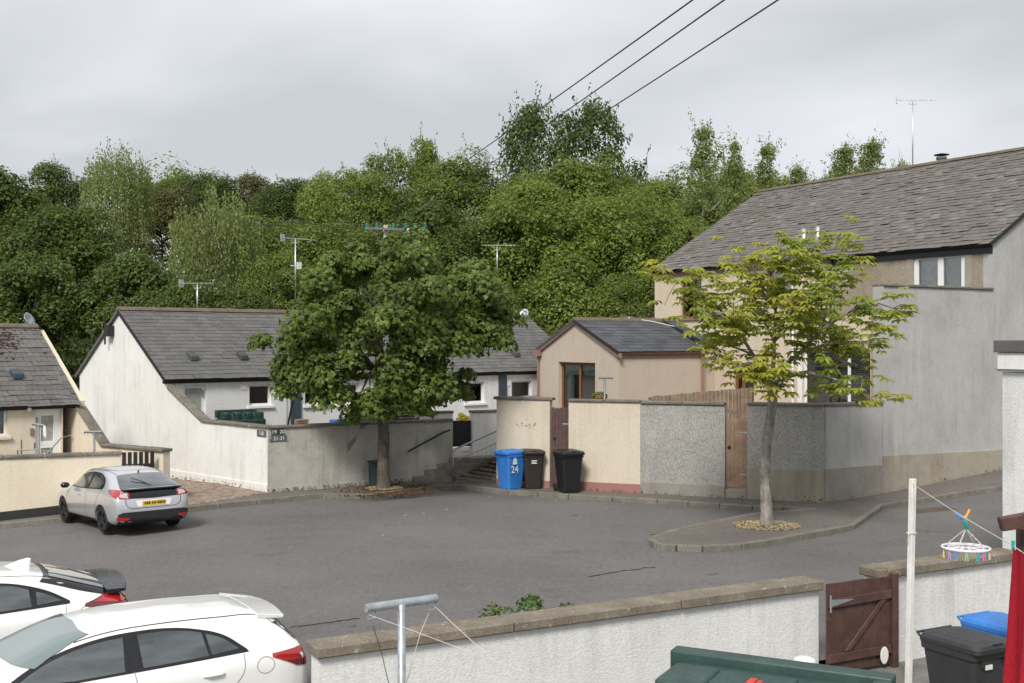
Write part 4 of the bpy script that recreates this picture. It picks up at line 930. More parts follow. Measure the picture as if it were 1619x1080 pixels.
# red brown ledged and braced gate
gt = thing('garden_gate',(nwl(ug0).x,nwl(ug0).y,GZ),'red brown ledged and braced garden gate with a white oval disc','gate')
k = 7; gL = ug1-ug0-0.12; zgt = zat(921,(nwl(ug0)).y)
for i in range(k):
    a = ug0+0.01+gL*i/k+0.003; b = ug0+0.01+gL*(i+1)/k-0.003
    MB().wbox(NW0,NWd,nn,a,b,0.09,0.115,GZ+0.05,zgt-0.01*i/k+random.uniform(-.008,.008)).build('board', M['wood_red'], gt, bevel=0.004, segs=1)
zr1 = zgt-0.26; 
MB().polywall(NW0,NWd,nn,[(ug0+0.02,zr1-0.05),(ug0+gL,zr1-0.03),(ug0+gL,zr1+0.08),(ug0+0.02,zr1+0.06)],0.117,0.16).build('rail', M['wood_red'], gt, bevel=0.005, segs=1)
MB().polywall(NW0,NWd,nn,[(ug0+0.02,GZ+0.2),(ug0+gL,GZ+0.2),(ug0+gL,GZ+0.31),(ug0+0.02,GZ+0.31)],0.117,0.16).build('rail', M['wood_red'], gt, bevel=0.005, segs=1)
MB().polywall(NW0,NWd,nn,[(ug0+0.30,GZ+0.32),(ug0+0.40,GZ+0.32),(ug0+gL-0.02,zr1+0.02),(ug0+gL-0.12,zr1+0.02)],0.117,0.15).build('brace', M['wood_red'], gt, bevel=0.005, segs=1)
MB().wbox(NW0,NWd,nn,ug0+gL+0.02,ug0+gL+0.12,0.06,0.17,GZ,zgt+0.03).build('gate_post', M['wood_red'], gt, bevel=0.006, segs=1)
MB().polywall(NW0,NWd,nn,[(ug0+0.05,zr1-0.03),(ug0+0.42,zr1+0.025),(ug0+0.42,zr1+0.04),(ug0+0.05,zr1+0.06)],0.161,0.167).tube([(nwl(ug0+0.03)+nn*0.17).to_3d()+Vector((0,0,zr1-0.1)),(nwl(ug0+0.03)+nn*0.17).to_3d()+Vector((0,0,zr1+0.12))],0.012).build('hinge', M['galv'], gt)
c = nwl(nu(1383))+nn*0.165; z = zat(1036,c.y)
MB().lathe((c.x,c.y,z),(nn.x,nn.y,0),[(0.115,0),(0.115,0.012),(0.10,0.016)],24).build('white_disc', M['white_paint'], gt)
bd_ = gt.children[-1]; bd_.data.transform(Matrix.Translation((c.x,c.y,z))@Matrix.Diagonal((0.62,0.62,1,1))@Matrix.Translation((-c.x,-c.y,-z)))
# white tub lid seen over the oil tank
c = V2(W(1272,0,13.6)); tb = thing('white_tub',(c.x,c.y,GZ),'white round plastic tub against the garden wall beside the gate','tub')
zt_ = zat(1038,13.6)
MB().lathe((c.x,c.y,GZ),(0,0,1),[(0.10,0),(0.13,zt_-GZ-0.08),(0.14,zt_-GZ-0.06),(0.12,zt_-GZ-0.02),(0.05,zt_-GZ)],20).build('tub', M['white_paint'], tb, smooth=True)
# ------------------------------------------------------------------ oil tanks
def oil_tank(name, base, ax, L, Wd, Ht, mat, label, ribs=3, near=True):
    t = thing(name,(base.x,base.y,base.z),label,'oil tank'); ay = Vector((-ax.y,ax.x))      # ay: away from the viewer
    fr = lambda lo,hi: MB().frame_box(base,(ax.x,ax.y,0),(ay.x,ay.y,0),(0,0,1),lo,hi)
    fr((0,0,0.05),(L,Wd,Ht-0.22)).build('body', mat, t, bevel=0.09, segs=4, smooth=True)
    MB().add([base+Vector((ax.x*x+ay.x*y,ax.y*x+ay.y*y,z)) for x,y,z in ((0.05,0.05,Ht-0.25),(L-0.05,0.05,Ht-0.25),(L-0.05,Wd-0.05,Ht-0.25),(0.05,Wd-0.05,Ht-0.25),
        (0.16,0.25,Ht-0.06),(L-0.16,0.25,Ht-0.06),(L-0.16,Wd-0.22,Ht-0.06),(0.16,Wd-0.22,Ht-0.06))],[(0,3,2,1),(4,5,6,7),(0,1,5,4),(1,2,6,5),(2,3,7,6),(3,0,4,7)]).build('shoulder', mat, t, bevel=0.06, segs=3, smooth=True)
    for i in range(ribs):
        u = L*(i+0.5)/ribs; hw2 = L/ribs*0.30
        fr((u-hw2,0.02,Ht-0.30),(u+hw2,Wd*0.62,Ht-0.025)).build('rib', mat, t, bevel=0.05, segs=3, smooth=True)
    fr((0.02,Wd-0.22,Ht-0.20),(L-0.1,Wd-0.02,Ht+0.03)).build('ridge_beam', mat, t, bevel=0.03, segs=3, smooth=True)
    return t,fr
ta = GP(1066,1030,0); p0 = W(1066,1030,11.5); p1 = W(1420,1076,10.5); ax = V2(p1-p0).normalized(); ayv = Vector((-ax.y,ax.x)); ayv = ayv if ayv.y > 0 else -ayv
base = Vector((p0.x,p0.y,0))-Vector((ayv.x,ayv.y,0))*1.02
ztop = zat(1024,11.5); base.z = GZ
tk,fr = oil_tank('oil_tank',base,ax,2.25,1.05,ztop-GZ,M['green_tank_near'],'large green plastic oil tank in the near garden at the bottom edge')
Ht = ztop-GZ
for x,y in ((2.08,0.72),(1.92,0.5)):
    c = base+Vector((ax.x*x+ayv.x*y,ax.y*x+ayv.y*y,Ht-0.12)); MB().lathe(c,(0,0,1),[(0.10,0),(0.10,0.10),(0.085,0.13),(0.03,0.135)],16).build('filler_cap', M['green_tank_near'], tk)
c = base+Vector((ax.x*1.0+ayv.x*0.25,ax.y*1.0+ayv.y*0.25,Ht-0.03)); M['redp'] = plain('red_plastic', (0.62,0.05,0.025), 0.4)
pg = thing('red_clip',c,'small red plastic clip lying on the oil tank','clip'); MB().frame_box(c,(ax.x,ax.y,0),(ayv.x,ayv.y,0),(0,0,1),(-0.02,-0.09,0.004),(0.05,0.06,0.05)).frame_box(c,(ax.x,ax.y,0),(ayv.x,ayv.y,0),(0,0,1),(0.06,-0.09,0.004),(0.11,0.03,0.045)).build('clip', M['redp'], pg, bevel=0.01)
# the far one in the white cottage yard
c = W(352,668,33.0); d_ = Vector((0.8,0.55)).normalized(); zt_ = zat(652,33.0)
tk2,_f = oil_tank('oil_tank',Vector((c.x,c.y,0.25)),d_,1.35,0.75,zt_-0.25,M['green_tank'],'dark green oil tank showing above the white wing wall',4)
# ------------------------------------------------------------------ clothes posts and lines
def tpost(px,pyt,D,px0,py0,px1,py1,zb,label,r=0.03,mat='galv',D0=None,D1=None):
    top = W(px,pyt,D); t = thing('clothes_post',(top.x,top.y,zb),label,'clothes post')
    MB().tube([(top.x,top.y,zb),(top.x,top.y,top.z)],r,14).build('pole', M[mat], t, smooth=True)
    a = W(px0,py0,D0 or D); b = W(px1,py1,D1 or D); d = (b-a).normalized(); bar = MB().tube([a,b],r*1.12,14)
    bar.build('crossbar', M[mat], t, smooth=False)
    if r > 0.025:
        for e in (a+d*0.05,b-d*0.05):
            MB().tube([e+d*-0.035+Vector((0,0,-r)),e+d*-0.035+Vector((0,0,-r-0.055)),e+d*0.035+Vector((0,0,-r-0.055)),e+d*0.035+Vector((0,0,-r))],0.006,6).build('hook', M['galv'], t)
    return t,a,b
t,a,b = tpost(635,955,9.6,579,962,690,946,GZ,'galvanised T shaped clothes post standing before the near garden wall',0.034,D0=9.45,D1=9.8)
def line(name,pts,r,mat,label,cat='line',sag=0.0,k=14):
    out = []
    for i in range(len(pts)-1):
        for j in range(k):
            q = Vector(pts[i]).lerp(Vector(pts[i+1]),j/k); q.z -= sag*4*(j/k)*(1-j/k); out.append(q)
    out.append(Vector(pts[-1])); o = MB().tube(out,r,5).build(name, mat); tag(o,label,cat); return o
line('clothes_line',[W(583,972,9.45),W(655,998,9.0),W(900,1090,7.6)],0.0028,M['rope'],'pale clothes line running from the left end of the T post','clothes line')
line('clothes_line',[W(686,957,9.8),W(715,985,9.3),W(830,1090,7.8)],0.0028,M['rope'],'pale clothes line running from the right end of the T post','clothes line')
line('loose_cord',[W(683,957,9.8),W(664,1003,9.75),W(640,1090,9.7)],0.0028,M['rope'],'loose pale cord hanging down beside the T post','cord')
line('dangling_twine',[W(590,990,9.5),W(604,1035,9.5),W(618,1095,9.5)],0.0035,M['cable'],'dark frayed twine hanging left of the T post','cord')
tpost(454,622,33.5,437,621,470,621,0.4,'grey T shaped clothes post behind the boundary wall left of the maple',0.03,'galv_d')
tpost(395,602,28.9,0,0,0,0,0,'x') if False else None
tpost(149,684,27.9,133,683,162,683,0.2,'slim T shaped clothes post behind the cream garden wall right of the door',0.028,'galv_d')
tpost(61,670,27.6,51,670,70,673,0.2,'grey clothes post frame in front of the cream cottage door',0.028,'galv_d')
tpost(956,598,33.0,947,597,969,597,0.4,'T shaped clothes post with red plant pot in the extension yard',0.03,'galv_d')
rp0 = thing('rotary_dryer',W(30,716,27.4),'bent grey rotary dryer arms above the cream garden wall','clothes dryer')
mb = MB()
for a,b in (((34,695),(34,735)),((31,712),(62,710)),((55,700),(55,710)),((64,712),(86,718)),((72,720),(97,692)),((28,712),(29,735))): mb.tube([W(a[0],a[1],27.5),W(b[0],b[1],27.6)],0.018,6)
mb.build('arms', M['galv_d'], rp0)
line('yard_line',[W(70,673,27.6),W(97,692,27.7),W(133,683,27.9)],0.004,M['rope'],'thin clothes line across the cream cottage yard','clothes line')
sk = thing('hanging_sock',W(71,690,27.55),'white sock hanging on the line before the cream cottage door','sock')
mb = MB().tube([W(70.5,673,27.55),W(71,681,27.55),W(71.5,688,27.55),W(72.5,693,27.5)],[0.02,0.04,0.045,0.02],7); mb.build('sock', M['white_paint'], sk, smooth=True)
# leaning dark pole and white support pole in the yard, line prop
a = W(464,627,33.2); b = W(452,690,33.2); lp = MB().tube([a,b],0.03,8).build('leaning_prop', M['black_metal']); tag(lp,'dark line prop leaning beside the blue grey panel of the white cottages','pole')
a = W(540,650,33.6); mb = MB().tube([(a.x,a.y,0.4),(a.x,a.y,zat(622,33.6))],0.03,8); o = mb.build('clothes_pole', M['galv_d']); tag(o,'grey clothes pole behind the boundary wall under the maple crown','pole')
c = W(548,668,33.0); bt_ = thing('blue_tub',c,'bright blue tub edge showing above the boundary wall','tub'); M['bluep']=plain('bright_blue_plastic',(0.05,0.16,0.55),0.4)
MB().frame_box((c.x,c.y,1.2),(0.85,0.5,0),(-0.5,0.85,0),(0,0,1),(-0.35,0,0),(0.25,0.5,zat(664,33.0)-1.2)).build('tub', M['bluep'], bt_, bevel=0.03)
c = W(479,668,32.5); bt_ = thing('log_stack',c,'small stack of pale wooden boards behind the boundary wall','timber')
for i in range(3): MB().frame_box((c.x,c.y,zat(672,32.5)+0.055*i),(0.85,0.5,0),(-0.5,0.85,0),(0,0,1),(-0.15,0,0),(0.15+0.02*i,0.3,0.045)).build('board', M['wood_new'], bt_)
# ------------------------------------------------------------------ white pole, line, peg hanger, towel
pt = W(1443,757,14.5); pb = W(1436,1085,14.45); d_ = (pb-pt).normalized(); pb2 = pt+d_*((pt.z-GZ)/-d_.z)
wp_ = thing('white_line_pole',(pb2.x,pb2.y,GZ),'leaning white square pole carrying the clothes line at right','pole')
s3 = Vector((NWd.x,NWd.y,0)); q3 = Vector((nn.x,nn.y,0)); MB().frame_box(pb2,s3,q3,(pt-pb2).normalized(),(-0.035,-0.035,0),(0.035,0.035,(pt-pb2).length)).build('pole', M['white_paint'], wp_, bevel=0.006, segs=1)
kn = pt.lerp(pb2,0.265); MB().tube([kn+Vector((-0.05,-0.05,0)),kn+Vector((0.05,-0.05,0.01)),kn+Vector((0.06,0.05,0)),kn+Vector((-0.05,0.05,0)),kn+Vector((-0.05,-0.05,-0.01)),kn+Vector((-0.07,-0.06,-0.1))],0.006,5).build('knot', M['rope'], wp_)
la = pt+d_*0.06; lb = W(1600,862,9.5); lc = lb+(lb-la)*0.9
line('washing_line',[la,lb,lc],0.0045,M['rope'],'white washing line from the leaning pole to the red towel','clothes line',sag=0.02)
hk = la.lerp(lb,(14.5-11.36)/5.0); hk.z -= 0.005
hx = thing('peg_hanger',hk,'round white peg hanger with coloured pegs on the washing line','peg hanger')
rc = W(1527,866,11.36); rc.z = zat(866,11.36); r_h = 0.225
ring = [(rc.x+r_h*math.cos(2*math.pi*i/36),rc.y+r_h*math.sin(2*math.pi*i/36),rc.z) for i in range(37)]
mb = MB().tube(ring,0.014,6,cap=False).tube([(p[0]*1+(rc.x-p[0])*0.28,p[1]+(rc.y-p[1])*0.28,p[2]) for p in ring],0.009,6,cap=False)
for i in range(4):
    an = i*math.pi/4; mb.tube([(rc.x+r_h*math.cos(an),rc.y+r_h*math.sin(an),rc.z),(rc.x-r_h*math.cos(an),rc.y-r_h*math.sin(an),rc.z)],0.008,5)
M['white_pl'] = plain('white_plastic',(0.66,0.64,0.66),0.4,var=0.05); mb.build('ring', M['white_pl'], hx, smooth=True)
hub = W(1522,838,11.36); hub = Vector((rc.x,rc.y,zat(836,11.36)))
for i in range(4):
    an = math.pi/4+i*math.pi/2; e = Vector((rc.x+r_h*0.93*math.cos(an),rc.y+r_h*0.93*math.sin(an),rc.z)); mb = MB(); k = 11
    for j in range(k):
        a = hub.lerp(e,j/k); b = hub.lerp(e,(j+0.85)/k); sd = Vector((0.006,0,0)) if j%2 else Vector((0,0.006,0)); mb.tube([a-sd,a+sd,b+sd,b-sd,a-sd],0.0028,4,cap=False)
    mb.build('chain', M['white_pl'], hx)
cols = [('teal_pl',(0.03,0.42,0.42)),('pink_pl',(0.70,0.16,0.45)),('yellow_pl',(0.75,0.62,0.12)),('lilac_pl',(0.50,0.30,0.62)),('blue_pl',(0.10,0.30,0.70)),('green_pl',(0.25,0.60,0.30)),('orange_pl',(0.85,0.36,0.06))]
for nme,c_ in cols: M[nme] = plain(nme,c_,0.4,var=0.05)
for i in range(16):
    an = 2*math.pi*(i+0.3*random.random())/16; e = Vector((rc.x+r_h*math.cos(an),rc.y+r_h*math.sin(an),rc.z-0.015)); t_ = Vector((-math.sin(an),math.cos(an),0)); sp = random.uniform(0.008,0.016)
    MB().tube([e+t_*-sp*0.3,e+t_*-sp+Vector((0,0,-0.08))],0.0065,5).tube([e+t_*sp*0.3,e+t_*sp+Vector((0,0,-0.08))],0.0065,5).build('peg', M[cols[i%6][0]], hx)
mb = MB().tube([hub,hub+Vector((0,0,0.07)),hk+Vector((0,0,-0.03))],[0.022,0.016,0.02],8); mb.build('hook', M['teal_pl'], hx, smooth=True)
for i,(nm,dxx,dzz) in enumerate((('orange_pl',0.05,0.07),('blue_pl',-0.09,0.03),('pink_pl',-0.05,-0.01),('teal_pl',0.02,-0.05),('orange_pl',0.06,0.03))):
    MB().tube([hk+Vector((0,0.01*i,-0.03)),hk+Vector((dxx,0.01*i,dzz))],0.013,6).build('peg', M[nm], hx)
tw = thing('red_towel',lb,'red towel pegged on the washing line at the right edge','towel'); ld = (lc-lb).normalized()
vs = []; nx_,nz_2 = 30,24; tp = lb+ld*0.03; hgt = 1.15
for i in range(nx_+1):
    for j in range(nz_2+1):
        v = j/nz_2; u = i/nx_; sp = 0.62*u; f_ = math.sin(u*17+v*1.2)*0.035*(0.25+v)+math.sin(u*7+2)*0.03*v
        o = tp+ld*(sp-0.10*v*(1-u)*0.6)+Vector((ld.y,-ld.x,0))*f_; vs.append((o.x,o.y,tp.z-0.006-hgt*v-0.012*math.sin(u*9)))
n_ = N('red_towelling'); n_.set(0.95,0,0.1); n_.col(n_.ramp(n_.noise(60,3,0.6),[(0.3,(0.36,0.016,0.028)),(0.7,(0.52,0.03,0.045))])); n_.bump(n_.noise(160,2,0.6),0.6,0.006); M['red'] = n_.m
MB().add(vs,[(i*(nz_2+1)+j,(i+1)*(nz_2+1)+j,(i+1)*(nz_2+1)+j+1,i*(nz_2+1)+j+1) for i in range(nx_) for j in range(nz_2)]).build('cloth', M['red'], tw, smooth=True, fix=False)
MB().tube([lb+ld*0.03+Vector((0,0,0.045)),lb+ld*0.035+Vector((0,0,-0.04))],0.012,6).tube([lb+ld*0.05+Vector((0,0,0.045)),lb+ld*0.04+Vector((0,0,-0.04))],0.012,6).build('peg', M['teal_pl'], tw)
# brown timber rail and post at the right edge
c = W(1608,845,12.0); fr_ = thing('timber_post_rail',(c.x,c.y,GZ),'brown timber post and sloping rail at the right edge','fence')
MB().frame_box((c.x+0.06,c.y,0),(1,0,0),(0,1,0),(0,0,1),(-0.05,-0.05,GZ),(0.06,0.06,zat(835,12.0))).build('post', M['wood_red'], fr_, bevel=0.006, segs=1)
a = W(1581,829,11.8); b = W(1700,808,11.6); dd = (b-a).normalized(); MB().frame_box(a,dd,(0,1,0),Vector((-dd.z,0,dd.x)),(0,-0.05,-0.075),(1.2,0.05,0.075)).build('rail', M['wood_red'], fr_, bevel=0.012, segs=2)
# ------------------------------------------------------------------ wheelie bins
def rrect(hx,hy,r,k=4):
    out = []
    for cx,cy,a0 in ((hx-r,hy-r,0),(-hx+r,hy-r,90),(-hx+r,-hy+r,180),(hx-r,-hy+r,270)):
        for i in range(k+1): a = R(a0+90*i/k); out.append((cx+r*math.cos(a),cy+r*math.sin(a)))
    return out
def bin_(loc, rz, mat, lidmat, label, scale=1.0, lid_open=0.0, group=None):
    t = thing('wheelie_bin',loc,label,'wheelie bin',group,rz); t.scale = (1,1,1)
    lv = [(0.0,0.205,0.235,0,0.05),(0.03,0.215,0.245,0,0.06),(0.60,0.255,0.295,0.01,0.06),(0.86,0.270,0.325,0.02,0.06),(0.87,0.288,0.345,0.02,0.06),(0.945,0.292,0.352,0.02,0.06)]
    mb = MB(); vs = []; k = 20
    for z,hx_,hy_,cy_,r in lv: vs += [(x*scale,(y+cy_)*scale,z*scale) for x,y in rrect(hx_,hy_,r)]
    fs = [(i*k+j,i*k+(j+1)%k,(i+1)*k+(j+1)%k,(i+1)*k+j) for i in range(len(lv)-1) for j in range(k)]+[tuple(reversed(range(k))),tuple(range((len(lv)-1)*k,len(lv)*k))]
    mb.add(vs,fs); body = mb.build('body', mat, t, local=True)
    for s in (-1,1): MB().frame_box((0,0,0),(1,0,0),(0,1,0),(0,0,1),(s*0.16*scale-0.012,-0.335*scale,0.80*scale),(s*0.16*scale+0.012,-0.30*scale,0.87*scale)).build('lift_rib', mat, body, local=True)
    lid = MB(); vs = []
    for z,hx_,hy_,r in ((0.945,0.300,0.375,0.05),(0.985,0.302,0.378,0.06),(1.02,0.285,0.36,0.09),(1.045,0.20,0.27,0.10)): vs += [(x*scale,(y-0.005)*scale,z*scale) for x,y in rrect(hx_,hy_,r)]
    fs = [(i*k+j,i*k+(j+1)%k,(i+1)*k+(j+1)%k,(i+1)*k+j) for i in range(3) for j in range(k)]+[tuple(reversed(range(k))),tuple(range(3*k,4*k))]
    lid.add(vs,fs); lo = lid.build('lid', lidmat, t, local=True, smooth=False)
    MB().tube([(-0.06*scale,-0.34*scale,1.0*scale),(-0.06*scale,-0.375*scale,1.03*scale),(0.06*scale,-0.375*scale,1.03*scale),(0.06*scale,-0.34*scale,1.0*scale)],0.010,6).build('grip', lidmat, lo, local=True)
    MB().tube([(-0.25*scale,0.33*scale,0.93*scale),(-0.25*scale,0.42*scale,1.0*scale),(0.25*scale,0.42*scale,1.0*scale),(0.25*scale,0.33*scale,0.93*scale)],0.016,8).build('handle', mat, t, local=True)
    for s in (-1,1):
        w = MB().lathe((s*0.25*scale,0.28*scale,0.10*scale),(s,0,0),[(0.04,-0.025),(0.09,-0.025),(0.10,-0.015),(0.10,0.015),(0.09,0.025),(0.04,0.025)],18).build('wheel', M['rubber'], t, local=True)
    return t
b1 = GP(805,776,PH); b2 = GP(826,775,PH); b3 = GP(897,781,PH)
def aim(p): return math.atan2(-p.x,p.y)*-1
bl = bin_(b1+Vector((0.03,0.42,0.006)), R(-48), M['blue_bin'], M['blue_bin'],'blue wheelie bin marked 24 beside the brick ramp',0.98)
fx = R(42)
def bin_decal(t, txt, size, z, y=-0.31, x=0.0, side=None):
    cu_ = bpy.data.curves.new('t','FONT'); cu_.body = txt; cu_.size = size; cu_.extrude = 0.001; cu_.align_x = 'CENTER'; cu_.align_y = 'CENTER'
    to = bpy.data.objects.new('t',cu_); COL.objects.link(to); bpy.context.view_layer.update()
    me = bpy.data.meshes.new_from_object(to.evaluated_get(bpy.context.evaluated_depsgraph_get())); bpy.data.objects.remove(to); me.materials.clear()
    m_ = Matrix.Translation((x,y,z))@Matrix.Rotation(R(90)-0.075,4,'X')
    if side: m_ = Matrix.Rotation(side,4,'Z')@m_
    me.transform(m_); return link('number' if txt.strip('|-=')  else 'print', me, M['sign_white'], t, local=True)
bin_decal(bl,'24',0.26,0.52,-0.263,-0.08,R(90))
mb = MB()
for x0,x1,z0,z1 in ((-0.075,0.075,0.66,0.72),(-0.06,-0.025,0.72,0.80),(-0.012,0.02,0.72,0.84),(0.03,0.06,0.72,0.79)): mb.frame_box((0,0,0),(0,1,0),(1,0,0),(0,0,1),(x0-0.08,0.268+(z0-0.6)*0.06,z0),(x1-0.08,0.272+(z0-0.6)*0.06+0.004,z1))
mb.build('emblem', M['sign_white'], bl, local=True)
br = bin_(b2+Vector((0.26,0.42,0.006)), R(10), M['brown_bin'], M['brown_bin'],'dark brown wheelie bin with white print beside the blue bin',0.98)
mb = MB()
for i in range(3): mb.frame_box((0,0,0),(1,0,0),(0,1,0),(0,0,1),(-0.075,-0.318,0.74-0.035*i),(0.07-0.02*(i%2),-0.312,0.758-0.035*i))
mb.build('print', M['sign_white'], br, local=True)
bk3 = bin_(b3+Vector((0.05,0.36,0.006)), R(18), M['black_bin'], M['black_bin'],'black wheelie bin standing alone before the brown gate',1.04)
c = W(1526,1018,12.55); nb = bin_(Vector((c.x+0.02,c.y,GZ)), R(28+180-180), M['grey_bin'], M['grey_bin'],'charcoal wheelie bin in the near garden beside the white pole',1.08)
MB().frame_box((0,0,0),(1,0,0),(0,1,0),(0,0,1),(-0.12,-0.352,0.83),(-0.02,-0.338,0.88)).build('torn_label', M['white_paint'], nb, local=True)
c = W(1590,985,13.25); bin_(Vector((c.x,c.y,GZ)), R(28), M['blue_bin'], M['blue_bin'],'blue lidded wheelie bin behind the charcoal bin in the near garden',1.08)
# ------------------------------------------------------------------ aerials, satellite dishes, poles and overhead lines
def aerial(px,pyb,pyt,D,px0,px1,label,tilt=0.0,els=9,grid=False,box=None):
    b = W(px,pyb,D); t_ = W(px,pyt,D); t = thing('tv_aerial',b,label,'aerial')
    MB().tube([b-Vector((0,0,0.3)),t_],0.022,8).build('mast', M['alu'], t, smooth=True)
    a = W(px0,pyt-2,D+0.25); e = W(px1,pyt-2+tilt,D-0.25); MB().tube([a,e],0.014,6).build('boom', M['alu'], t)
    d = (e-a).normalized(); sd = Vector((0,0,1)).cross(d).normalized()
    for i in range(els):
        c = a.lerp(e,(i+0.5)/els); MB().tube([c-sd*0.16,c+sd*0.16],0.006,5).build('element', M['alu'], t)
    if grid: c = a.lerp(e,0.02); MB().frame_box(c,d,sd,(0,0,1),(-0.01,-0.12,-0.13),(0.01,0.12,0.13)).build('reflector', M['alu'], t)
    if box: c = W(px+6,(pyt+pyb)/2-4,D); MB().frame_box(c,(1,0,0),(0,1,0),(0,0,1),(-0.09,-0.03,-0.12),(0.09,0.03,0.12)).tube([c+Vector((-0.3,0,0)),c+Vector((0.1,0,0))],0.015,5).build('second_antenna', M['alu'], t)
    MB().tube([(t_.x-0.12,t_.y,t_.z-0.02),(t_.x-0.12,t_.y,t_.z-0.12),(t_.x+0.12,t_.y,t_.z-0.12),(t_.x+0.12,t_.y,t_.z-0.02)],0.01,5).build('bracket', M['alu'], t)
    return t
aerial(312,490,450,38.3,286,336,'tall aerial mast on the white cottage ridge left of the maple',els=7,grid=True)
tt = aerial(467,470,378,39.5,446,499,'large white aerial mast with two antennas left of the maple crown',4,12,True,True)
aerial(786,432,390,44.5,762,815,'thin aerial rising behind the right part of the maple crown',els=8)
cpx = P1+hs*hw_+hd_*online(1443,P1+hs*hw_,hd_); aerial(1443,268,160,cpx.y,1416,1481,'tall aerial mast on the ridge of the two storey house',els=4,grid=True)
def dish(px,py,D,r,label,yaw=0.6):
    c = W(px,py,D); t = thing('satellite_dish',c,label,'satellite dish'); ax_ = Vector((math.sin(yaw),-math.cos(yaw)*0.9,0.45)).normalized()
    MB().lathe(c,ax_,[(0.02,-0.06),(r*0.5,-0.035),(r*0.85,0.01),(r,0.05),(r*0.97,0.055),(r*0.5,-0.02),(0.02,-0.045)],22).build('reflector', M['galv'], t, smooth=True)
    MB().tube([c-ax_*0.05,c-ax_*0.2+Vector((0,0,-0.1)),c+Vector((0,0.05,-0.55))],0.02,6).tube([c+Vector((0,0,-r)),c+ax_*r*1.1+Vector((0,0,-0.1))],0.012,5).build('bracket', M['galv_d'], t)
    return t
dish(45,506,33.0,0.22,'pale satellite dish on the ridge of the cream cottage',1.35)
dish(829,496,46.4,0.2,'grey satellite dish at the right end of the white cottage roof',-0.4)
# H pole
PD = 56.0
hp_ = thing('utility_pole',W(628,480,PD),'twin wooden power pole with teal insulators behind the maple crown','power pole')
for px,py in ((610,356),(647,361)):
    a = W(px,py,PD); MB().tube([(a.x,a.y,1.0),(a.x,a.y,a.z)],[0.16,0.12],10).build('pole', M['pole_wood'], hp_, smooth=True)
a = W(577,361,PD-0.6); b = W(674,364,PD+0.6); MB().frame_box(a,(b-a).normalized(),(0,1,0),(0,0,1),(0,-0.06,-0.05),((b-a).length,0.06,0.05)).build('crossarm', M['galv_d'], hp_)
for px in (580,596,622,641,656,672):
    c = W(px,358,PD); MB().lathe(c+Vector((0,0,-0.1)),(0,0,1),[(0.05,0),(0.09,0.04),(0.05,0.09),(0.09,0.13),(0.05,0.18),(0.08,0.22),(0.03,0.26)],10).build('insulator', M['teal'], hp_)
for p0_,p1_ in (((585,362),(606,388)),((651,366),(676,396)),((660,366),(640,396))): MB().tube([W(*p0_,PD),W(*p1_,PD)],0.02,5).build('stay', M['galv_d'], hp_)
for i,(x0,x1,lab) in enumerate(((585,1095,'leftmost'),(628,1145,'middle'),(668,1230,'rightmost'))):
    a = W(x0,358,PD); b = W(x1,0,15.0); e = a+(b-a)*1.6
    line('power_line',[a,b,e],0.012,M['cable'],lab+' of three overhead power lines crossing the sky','power line',sag=0.06,k=20)
far = thing('utility_pole',W(226,420,90),'distant wooden power pole almost hidden in the trees at left','power pole')
a = W(226,316,90); MB().tube([(a.x,a.y,4),(a.x,a.y,a.z)],0.13,8).build('pole', M['pole_wood'], far); MB().lathe(a,(0,0,1),[(0.12,0),(0.2,0.1),(0.1,0.3)],8).build('insulator', M['teal'], far)
for i,(y0,y1,lab) in enumerate(((358,316,'upper'),(361,321,'lower'))):
    line('power_line',[W(578,y0,PD),W(415,y0-8+i*2,62),W(290,334+3*i,78),W(227,y1,90)],0.022,M['cable'],lab+' power line running left from the twin pole into the trees','power line',k=6)
# ================================================================== cars
def crom(xs, ys, x):
    """monotone-ish cubic through (xs, ys)"""
    xs = np.array(xs,float); ys = np.array(ys,float); x = np.atleast_1d(np.array(x,float))
    m = np.gradient(ys, xs); i = np.clip(np.searchsorted(xs,x)-1,0,len(xs)-2); h = xs[i+1]-xs[i]; t = np.clip((x-xs[i])/h,0,1)
    dl = (ys[i+1]-ys[i])/h; m0 = np.where(np.sign(m[i])==np.sign(dl),np.clip(np.abs(m[i]),0,3*np.abs(dl))*np.sign(dl),0); m1 = np.where(np.sign(m[i+1])==np.sign(dl),np.clip(np.abs(m[i+1]),0,3*np.abs(dl))*np.sign(dl),0)
    t2,t3 = t*t,t*t*t
    return (2*t3-3*t2+1)*ys[i]+(t3-2*t2+t)*h*m0+(-2*t3+3*t2)*ys[i+1]+(t3-t2)*h*m1
def car_paint(name,c,metal,flake=0.0):
    n = N(name); n.set(0.28,metal,0.5,1.0); n.b.inputs['Coat Roughness'].default_value = 0.03
    n.col(n.ramp(n.noise(2.0,3,0.5),[(0.3,tuple(x*0.96 for x in c)),(0.7,c)])); return n.m
M['silver'] = car_paint('silver_paint',(0.60,0.605,0.63),0.55); M['pearl'] = car_paint('white_car_paint',(0.80,0.80,0.78),0.0)
n = N('car_glass'); n.set(0.03,0.0,0.8,1.0); n.b.inputs['Coat Roughness'].default_value = 0.01; n.col(n.ramp(n.noise(1.6,4,0.6,sc=(0.8,0.8,3.0)),[(0.35,(0.020,0.026,0.028)),(0.65,(0.085,0.100,0.105))])); M['cglass'] = n.m  # stretched noise paints varied reflections and vague interior shapes into the glass colour
n = N('tinted_windscreen'); n.set(0.02,0.0,0.8,1.0); n.b.inputs['Coat Roughness'].default_value = 0.01; n.col((0.14,0.19,0.18)); M['wglass'] = n.m
M['trim'] = plain('gloss_black_trim',(0.010,0.010,0.011),0.22); M['trim_matt'] = plain('matt_black_trim',(0.016,0.016,0.017),0.55)
